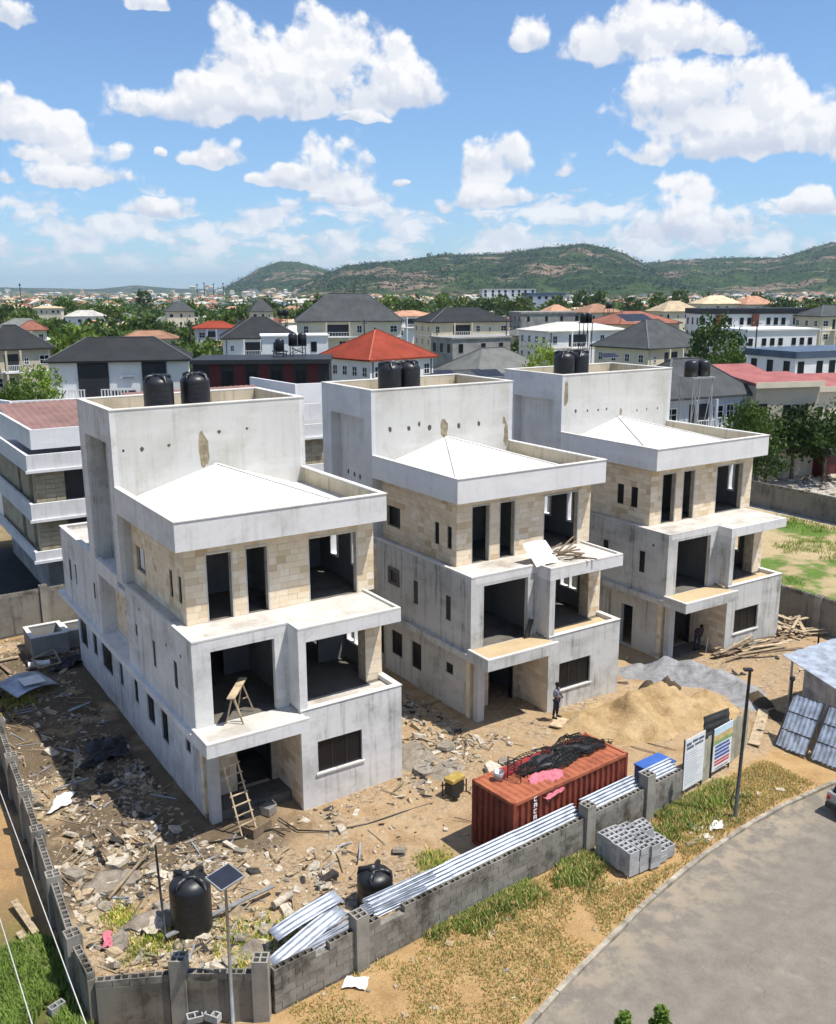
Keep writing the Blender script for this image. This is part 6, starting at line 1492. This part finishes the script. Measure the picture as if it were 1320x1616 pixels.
crumple('tarpaulin', 'black sheeting along the foot of the nearest house at the back', 'tarpaulin', [atz(80, 1062, -.1), atz(135, 1046, -.1), atz(140, 1030, -.1), atz(85, 1045, -.1)], 0, M['tarp_black'], 20, 6, None, .4)
crumple('tarpaulin', 'crumpled black plastic below the white wall in the porch yard', 'tarpaulin', [atz(150, 1240, -.1), atz(172, 1235, -.1), atz(176, 1222, -.1), atz(155, 1222, -.1)], 0, M['tarp_black'], 14, 9, None, .25)
crumple('pale_sheet', 'crumpled pale plastic sheet in the sunlit left yard', 'plastic sheet', [atz(75, 1285, -.1), atz(110, 1268, -.1), atz(120, 1250, -.1), atz(90, 1255, -.1)], 0, M['white_sheet'], 14, 4, None, .16)
crumple('pale_sheet', 'crumpled cement bags left of the large black tank', 'plastic sheet', [atz(215, 1478, -.1), atz(262, 1470, -.1), atz(255, 1448, -.1), atz(222, 1455, -.1)], 0, M['chip_pale'], 14, 31, None, .22)
crumple('pale_sheet', 'dirty white sheet lying on the verge below the front wall', 'plastic sheet', [atz(540, 1560, .03), atz(575, 1562, .03), atz(585, 1542, .03), atz(548, 1541, .03)], .02, M['white_sheet'], 14, 15, None, .08)
crumple('red_cloth', 'red cloth lying on the rubble near the left corner wall', 'cloth', [atz(163, 1494, 0), atz(178, 1498, 0), atz(176, 1470, 0), atz(163, 1472, 0)], .02, M['cloth_pink'], 10, 11, None, .12)
crumple('pale_sheet', 'black and white plastic bag on the verge near the tall post', 'plastic bag', [atz(1120, 1312, .03), atz(1142, 1308, .03), atz(1140, 1296, .03), atz(1124, 1298, .03)], .02, M['white_sheet'], 10, 13, None, .1)
crumple('tarpaulin', 'black sheet added in place of the dark trench between the tank and the container', 'tarpaulin', [W(15.2, 23.3, -.05), W(18.4, 23.7, -.05), W(18.5, 24.2, .15), W(15.0, 24.0, .1)], 0, M['tarp_black'], 18, 18, None, .22)  # added sheet, its black stands for the darkness of the trench
o = MB().tube([(0,0,0), (1.1,0,.0)], .17, 14).build('pipe', M['white_sheet'], loc=atz(45, 1050, .1), rz=RZ-.2, smooth=True); tag(o, 'thick white pipe length lying below the tank pit', 'pipe')
o = MB().tube([(0,0,0), (.8,0,.0)], .13, 12).build('pipe', M['chip_pale'], loc=W(11.0, 25.9, -.05), rz=RZ+.3, smooth=True); tag(o, 'short pale pipe lying behind the zinc sheets', 'pipe')
fr = MB(); fr.beam((0,0,0), (1.2,0,0), .08, .06); fr.beam((0,.9,0), (1.2,.9,.25), .08, .06); fr.beam((0,0,0), (0,.9,0), .08, .06); fr.beam((1.2,0,0), (1.2,.9,.25), .08, .06)
o = fr.build('wooden_pallet', M['wood'], loc=atz(62, 1055, .15), rz=RZ+.2); o.rotation_euler.x = .35; tag(o, 'square pale timber frame tipped beside the tank pit', 'timber frame')
cr = MB(); cr.box(-.5,.5,-.35,.35,0,.04); cr.box(-.5,.5,-.35,-.31,.04,.35); cr.box(-.5,-.46,-.31,.35,.04,.35)
o = cr.build('wheelbarrow_tray', M['wood_dark'], loc=W(12.4, 30.55, gh(12.4, 30.5)), rz=RZ+.4); o.name = 'mixing_box'; tag(o, 'wooden mixing box on the ground beside the porch ladder', 'box')
o = MB().box(-.25,.25,-.25,.25,0,.35).build('crate', M['galvanised'], loc=HL(0, 2.6, .6, -.15), rz=RZ+.5, bevel=.02); tag(o, 'small grey metal bin in the nearest house porch', 'bin')
for k, (pts_, lab) in enumerate(([[(440,1290),(470,1310),(520,1312),(580,1300),(640,1280),(700,1262)], 'thin dark hose across the sand in front of the nearest house'], [[(330,1330),(380,1322),(430,1308),(450,1318)], 'black hose coiled in front of the porch ladder'])):
    m = MB(); pp_ = [atz(x, y, -.08 if k == 0 else -.12) for x, y in pts_]; m.tube([q-pp_[0] for q in pp_], .03, 5); o = m.build('hose', M['black_plastic'], loc=pp_[0], smooth=True); tag(o, lab, 'hose')

# ------------------------------------------------------------------ grass
def grass(name, label, mats, fn, n, h, seed, tuft=7, sp=.10):
    g_ = np.random.default_rng(seed); pts_ = []; tries = 0; r_ = random.Random(seed)
    while len(pts_) < n and tries < n*60:
        tries += 1; q = fn(r_)
        if q: pts_.append(W(q[0], q[1], gh(q[0], q[1])-.02))
    c = np.repeat(np.array([tuple(p) for p in pts_]), tuft, 0); m = len(c); c[:, :2] += g_.normal(0, sp, (m, 2))
    a = g_.uniform(0, 2*np.pi, m); hh = h*g_.uniform(.45, 1.3, m); wd = g_.uniform(.010, .022, m)*(h/.25)**.5*1.3; le = g_.uniform(.1, .75, m)*hh
    dx, dy = np.cos(a), np.sin(a); px, py = -dy, dx
    b0 = c + np.stack([px*wd, py*wd, 0*wd], 1); b1 = c - np.stack([px*wd, py*wd, 0*wd], 1)
    mid = c + np.stack([dx*le*.35, dy*le*.35, hh*.6], 1); m0 = mid + np.stack([px*wd*.8, py*wd*.8, 0*wd], 1); m1 = mid - np.stack([px*wd*.8, py*wd*.8, 0*wd], 1)
    tip = c + np.stack([dx*le, dy*le, hh], 1)
    v = np.concatenate([np.stack([b0, b1, m1, m0], 1), np.stack([m0, m1, tip, tip*.999+m0*.001], 1)], 0).reshape(-1, 3)
    mi = np.tile(g_.integers(0, len(mats), m), 2)
    o = bpy.data.objects.new(name, quad_mesh(name, v, [M[k] for k in mats], mi)); link(o); return tag(o, label, kind='stuff')
def nz(u, v, s=.5, o=0): return mnoise.noise(Vector((u*s, v*s, o)))
def verge(r_):
    u = r_.uniform(4, 33); a, b = vk(u)+.25, vw(u)-.2
    if u < 8.8: b = 21.4 + (8.75-u)*.62 - .25
    v = r_.uniform(a, b) if b > a else None
    if v is None or (21.7 < u < 24.6 and 20.1 < v < 22.3) or nz(u, v, .55, 2) < -.32 + .15*r_.random(): return None
    return u, v
grass('dry_grass', 'dry yellowish grass on the road verge', ['grass_dry', 'grass_dry', 'grass_dry', 'grass_green'], verge, 7000, .13, 1)
def wallfoot(r_):
    u = r_.uniform(14.5, 30); w_ = .9 if u < 20 else 1.5; v = vw(u) - .2 - abs(r_.gauss(0, .5))*w_*.8
    if (21.7 < u < 24.6 and 20.1 < v < 22.2) or v < vk(u)+.3 or nz(u, v, .7, 5) < -.18: return None
    if 24.5 < u and v > vw(u)-.2: return None
    return u, v
grass('green_grass', 'green weeds growing along the foot of the front wall', ['grass_green', 'leaf_light', 'grass_dry'], wallfoot, 2000, .27, 2, 9, .12)
def leftg(r_):
    u = r_.uniform(-.5, 4.3); v = r_.uniform(20.5, 29.5)
    return (u, v) if nz(u, v, .5, 3) > -.34 and (v < 28.2 + 1.5*nz(u, v, .4, 8)) and not (v < 22.6 and u > 3.6) else None
grass('green_grass', 'lush green grass outside the left corner wall', ['grass_green', 'leaf_light', 'grass_green'], leftg, 6500, .24, 3, 8, .11)
def yard(r_):
    c = r_.choice(((9.6, 25.2, 1.0), (10.4, 24.4, .9), (7.0, 26.5, .7), (8.9, 24.2, .6), (17.0, 24.9, .6), (16.6, 24.6, .5), (6.2, 50.5, 1.6), (7.0, 48.0, .8), (6.6, 28.3, .5)))
    u, v = r_.gauss(c[0], c[2]*.6), r_.gauss(c[1], c[2]*.6)
    return (u, v) if in_site(u, v) and not in_house(u, v) else None
grass('green_grass', 'patches of green weeds inside the yard', ['grass_green', 'leaf_light', 'grass_dry'], yard, 850, .20, 4, 8, .10)
def lotg(r_):
    u, v = r_.uniform(49.5, 72.5), r_.uniform(22, 60)
    return (u, v) if nz(u, v, .16, 0) + .3*nz(u, v, .7, 3) > .06 else None
grass('green_grass', 'grass patches on the open lot beyond the third house', ['grass_green', 'leaf_light', 'grass_green'], lotg, 3200, .24, 6, 8, .22)
# rubble field on the gravel yard beyond
gm_ = MB()
for k in range(900):
    u, v = rr_.uniform(75.5, 106), rr_.uniform(24, 78); s = rr_.uniform(.15, .75); p = W(u, v, s*.1); rot = Matrix.Rotation(rr_.uniform(0, 6.28), 3, 'Z') @ Matrix.Rotation(rr_.gauss(0, .4), 3, 'X')
    gm_.obox(p, (s*rr_.uniform(.8, 1.8), s, s*.5), rot, rr_.randint(0, 2))
tag(gm_.build('gravel_rubble', [M['chip_pale'], M['chip_grey'], M['chip_tan']]), 'broken stone spread over the far yard', kind='stuff')
def red_shed():
    p = atz(1297, 745, .0); T = empty('red_shed', p, RZ, 'small dark red shed under the trees at the right edge', 'shed')
    MB().box(-3, 3, -2, 2, -.3, 2.4).build('wall', M['maroon_paint'], T); r = MB(); roof_hip(r, 6, 4, 2.6, 3.3, .4); r.build('roof', M['roof_grey'], T); MB().box(-.5, .5, -2.04, -2.003, 0, 2.0).build('door', M['charcoal_paint'], T)
red_shed()

# ------------------------------------------------------------------ people
def skin(name, joints, edges, mat, parent, sub=2):
    me = bpy.data.meshes.new(name); bm_ = bmesh.new(); lay = bm_.verts.layers.skin.verify()
    vs = [bm_.verts.new(j[:3]) for j in joints]
    for i, j in enumerate(joints):
        vs[i][lay].radius = (j[3], j[4] if len(j) > 4 else j[3]); vs[i][lay].use_root = i == 0
    for a, b in edges: bm_.edges.new((vs[a], vs[b]))
    bm_.to_mesh(me); bm_.free(); me.materials.append(mat)
    o = bpy.data.objects.new(name, me); link(o, parent); sk = o.modifiers.new('skin', 'SKIN'); sk.use_smooth_shade = True
    s_ = o.modifiers.new('sub', 'SUBSURF'); s_.levels = sub; s_.render_levels = sub
    return o
def person(label, loc, rz, shirt, trousers, bend=0.0):
    T = empty('person', loc, rz, label, 'person')
    def B(y, z): return (math.sin(bend)*(z-.92) + y, .92 + math.cos(bend)*(z-.92)) if z > .92 else (y, z)
    def J(x, y, z, r, r2=None):
        yy, zz = B(y, z); return (x, -yy if False else yy, zz, r, r2 or r)
    # facing -y; bend leans forward (-y)
    def F(x, y, z, r, r2=None):
        if z > .92: y, z = y*math.cos(bend) - math.sin(bend)*(z-.92), .92 + math.cos(bend)*(z-.92) + y*math.sin(bend)
        return (x, y, z, r, r2 or r)
    body = [F(0,0,.93,.12,.10), F(0,0,1.12,.115,.09), F(0,0,1.34,.135,.095), F(0,.0,1.45,.06), F(0,-.015,1.54,.055), F(0,-.02,1.63,.078,.09), F(0,-.01,1.72,.06,.07),
            F(.17,0,1.40,.06), F(.23,.02,1.14,.045), F(.12,-.2,1.12,.036), F(.03,-.24,1.13,.035), F(-.17,0,1.40,.06), F(-.24,.03,1.14,.045), F(-.14,-.18,1.08,.036), F(-.04,-.24,1.1,.035),
            F(.09,0,.86,.085), F(.11,-.02,.48,.06), F(.12,.02,.09,.042), F(.13,-.14,.04,.035), F(-.09,0,.86,.085), F(-.12,.03,.48,.06), F(-.14,.08,.09,.042), F(-.15,-.07,.04,.035)]
    ed = [(0,1),(1,2),(2,3),(3,4),(4,5),(5,6),(2,7),(7,8),(8,9),(9,10),(2,11),(11,12),(12,13),(13,14),(0,15),(15,16),(16,17),(17,18),(0,19),(19,20),(20,21),(21,22)]
    skin('body', body, ed, M['skin'], T)
    g2 = .018
    sh_ = [(*b[:3], b[3]+g2, b[4]+g2) for b in (body[0], body[1], body[2], body[7], body[8], body[11], body[12])]
    skin('shirt', sh_, [(0,1),(1,2),(2,3),(3,4),(2,5),(5,6)], M[shirt], T)
    tr_ = [(*b[:3], b[3]+g2, b[4]+g2) for b in (body[0], body[15], body[16], body[17], body[19], body[20], body[21])]
    skin('trousers', tr_, [(0,1),(1,2),(2,3),(0,4),(4,5),(5,6)], M[trousers], T)
    hd = body[5]; hair = MB(); hair.lathe([(.088,0),(.1,.05),(.085,.11),(.045,.145),(.001,.15)], n=12); hair.build('hair', M['hair'], T, loc=(hd[0], hd[1]+.012, hd[2]-.0), smooth=True)
    for (h_, s_) in ((body[10], -1), (body[14], 1)):
        fg = MB()
        for k in range(4): fg.tube([(h_[0]-.03*s_+.018*k*s_, h_[1]-.02, h_[2]), (h_[0]-.03*s_+.018*k*s_, h_[1]-.06-.006*(k % 2), h_[2]-.02), (h_[0]-.03*s_+.018*k*s_, h_[1]-.05, h_[2]-.06)], .009, 5)
        fg.tube([(h_[0]+.03*s_, h_[1], h_[2]), (h_[0]+.05*s_, h_[1]-.04, h_[2]-.01), (h_[0]+.045*s_, h_[1]-.07, h_[2]-.02)], .010, 5)
        fg.build('hand', M['skin'], T, smooth=True)
    for b in (body[18], body[22]):
        s_ = MB(); s_.obox((b[0], b[1]+.06, .03), (.1, .27, .09)); s_.build('shoe', M['black_plastic'], T, bevel=.03)
    return T
person('person in dark trousers and a checked shirt standing in front of the middle house', W(27.65, 30.75, gh(27.65, 30.75)+.16), RZ+.4, 'cloth_check', 'cloth_navy')
person('person in dark clothes bending down inside the third house porch', HL(2, 3.0, 1.15, .28), RZ-.4, 'cloth_navy', 'cloth_navy', .6)
o = MB().tube([(0,0,0),(.08,.05,1.0)], .025, 6).build('broom_stick', M['white_paint'], loc=HL(2, 3.3, .75, .05)); tag(o, 'short white stick beside the person in the third house porch', 'stick')
o = MB().box(-.5,.5,-.3,.3,0,.06).build('board', M['wood'], loc=W(27.45, 30.3, gh(27.45, 30.3)+.1), rz=RZ+.5); tag(o, 'pale board on the ground at the standing person’s feet'.replace('’', ''), 'board')

# ------------------------------------------------------------------ vehicle at the right edge
simple('car_silver', (.42, .41, .38), .35, .06, 1, .5, .3); simple('tyre', (.02, .02, .02), .85, .1, 8); simple('tail_red', (.35, .02, .02), .3, .05, 2, .5)
def car():
    T = empty('parked_vehicle', W(31.45, 17.45, -.02), RZ + R(1), 'silver estate car at the right edge of the road, only its rear corner in view', 'car')
    def hull(prof, w0, w1, name, mat, bev=.05):
        m = MB(); n = len(prof)
        m.v = [(x, (0.0 if z < .95 else (1-w1)/2*1.8), z) for x, z in prof] + [(x, (1.8 if z < .95 else 1.8-(1-w1)/2*1.8), z) for x, z in prof]
        m.f = [tuple(range(n)), tuple(reversed(range(n, 2*n)))] + [(i, n+i, n+(i+1) % n, (i+1) % n) for i in range(n)]; m.mi = [0]*len(m.f)
        return m.build(name, mat, T, bevel=bev)
    hull([(0,.35),(0,.62),(.06,.92),(.12,.94),(3.3,.94),(4.35,.80),(4.5,.6),(4.5,.32)][::-1], 1, 1, 'body', M['car_silver'])
    hull([(.12,.952),(.42,1.46),(.6,1.52),(2.3,1.52),(3.15,.955)][::-1], .8, .8, 'cabin', M['dark_glass'], .04)
    MB().box(.55, 2.35, .2, 1.6, 1.5, 1.56).build('roof', M['car_silver'], T, bevel=.025)
    MB().box(-.1, .14, .05, 1.75, .34, .56).build('bumper', M['black_plastic'], T, bevel=.03)
    for y in (.06, 1.62): MB().box(-.03, .06, y, y+.12, .66, .84).build('tail_light', M['tail_red'], T, bevel=.015)
    MB().box(-.02, .02, .65, 1.15, .6, .72).build('number_plate', M['white_paint'], T)
    for x in (.85, 3.55):
        for y in (.0, 1.62):
            wl = MB(); wl.lathe([(.22,0),(.32,.02),(.33,.09),(.32,.16),(.22,.18)], n=20); w_ = wl.build('wheel', M['tyre'], T, loc=(x, y+.19, .33), smooth=True); w_.rotation_euler = (math.pi/2, 0, 0)
            MB().lathe([(.2,.0),(.2,.185),(.05,.19)], n=12).build('rim', M['galvanised'], w_)
car()
# overhead cables at lower left and the tree whose top shows at the bottom
for k, (a, b, lab) in enumerate((((12, 1280, 24), (136, 1616, 13.5), 'white overhead cable crossing above the left boundary wall'), ((0, 1450, 18), (51, 1616, 12.5), 'white overhead cable nearest the left edge'))):
    p, q = atd(*a), atd(*b); d = q-p; m = MB(); pts_ = [p - d*2.2 + d*(i/12*4.6) + Vector((0, 0, .0)) for i in range(13)]; m.tube([x-p for x in pts_], .011, 5); o = m.build('overhead_cable', M['rope'], loc=p); tag(o, lab, 'cable')
def sprig_tree():
    x, y = 3.75, 13.35; T = empty('young_tree', (x, y, -.05), 0, 'young tree with only two bright leafy tips showing at the bottom edge', 'tree')
    g_ = np.random.default_rng(3); P_ = []
    P_.append(np.clip(g_.normal(0, 1, (1500, 3)), -1.5, 1.5)*np.array([.75, .75, .75]) + np.array([0, -.2, 5.8]))
    tips = []
    for (tx, ty, tz) in ((atd(985, 1606, 13.5).x-x, .12, atd(985, 1599, 13.5).z), (atd(1044, 1600, 13.4).x-x, .05, atd(1044, 1592, 13.4).z)):
        tips.append((tx, ty, tz)); n = 420; t = g_.uniform(0, 1, n); cl_ = lambda: np.clip(g_.normal(0, .11, n), -.17, .17)*(1.12-t*.75); P_.append(np.stack([tx + cl_(), ty + cl_(), tz + .06 - .6 + .6*t], 1))
    c = quad_mesh('crown', leaf_quads(np.concatenate(P_), .13, g_, .8), [M['leaf_light']]); link(bpy.data.objects.new('crown', c), T)
    m = MB(); m.tube([(0, 0, -.2), (.05, -.1, 3), (0, -.2, 6.2)], [.09, .07, .03], 7)
    for tp in tips: m.tube([(0, -.15, 5.2), (tp[0]*.6, tp[1]*.5, tp[2]-1.2), tp], [.03, .02, .006], 5)
    m.build('trunk', M['bark'], T, smooth=True)
sprig_tree()

# ------------------------------------------------------------------ utility poles in the streets behind
for k, (px, py, D, lab) in enumerate(((690, 520, 190, 'slender utility pole beside the cream pillared house'), (1196, 505, 150, 'slender utility pole in front of the white modern block'), (300, 505, 230, 'slender utility pole left of the white curved house'), (575, 505, 170, 'slender utility pole behind the red roof'), (800, 500, 210, 'slender utility pole by the flat grey building'))):
    p = atd(px, py, D); T = empty('utility_pole', (p.x, p.y, 0), .3*k, lab, 'pole')
    MB().tube([(0, 0, -.3), (0, 0, p.z)], [.16, .10], 7).build('post', M['steel_dark'], T)
    MB().box(-.8, .8, -.05, .05, p.z-.6, p.z-.5).build('crossarm', M['steel_dark'], T)
    for q in (-.7, 0, .7): MB().lathe([(.04, 0), (.06, .06), (.03, .16)], c=(q, 0, p.z-.5), n=7).build('insulator', M['white_paint'], T)
# stones and litter on the verge near the notice boards
vs_ = MB()
for k in range(260):
    u = rr_.gauss(27.6, 2.0) if k < 170 else rr_.uniform(9, 26); v = rr_.uniform(vk(u)+.4, vw(u)-.3)
    if 21.5 < u < 24.8 and 20 < v < 22.5: continue
    s_ = .05*math.exp(rr_.gauss(.3, .6)); s_ = min(s_, .3); rot = Matrix.Rotation(rr_.uniform(0, 6.28), 3, 'Z') @ Matrix.Rotation(rr_.gauss(0, .3), 3, 'X')
    vs_.obox(W(u, v, gh(u, v)+s_*.1), (s_*rr_.uniform(1, 2), s_*rr_.uniform(.7, 1.2), s_*rr_.uniform(.3, .7)), rot, rr_.randint(0, 2))
tag(vs_.build('verge_stones', [M['chip_pale'], M['chip_grey'], M['chip_tan']]), 'stones and broken bits lying on the road verge', kind='stuff')
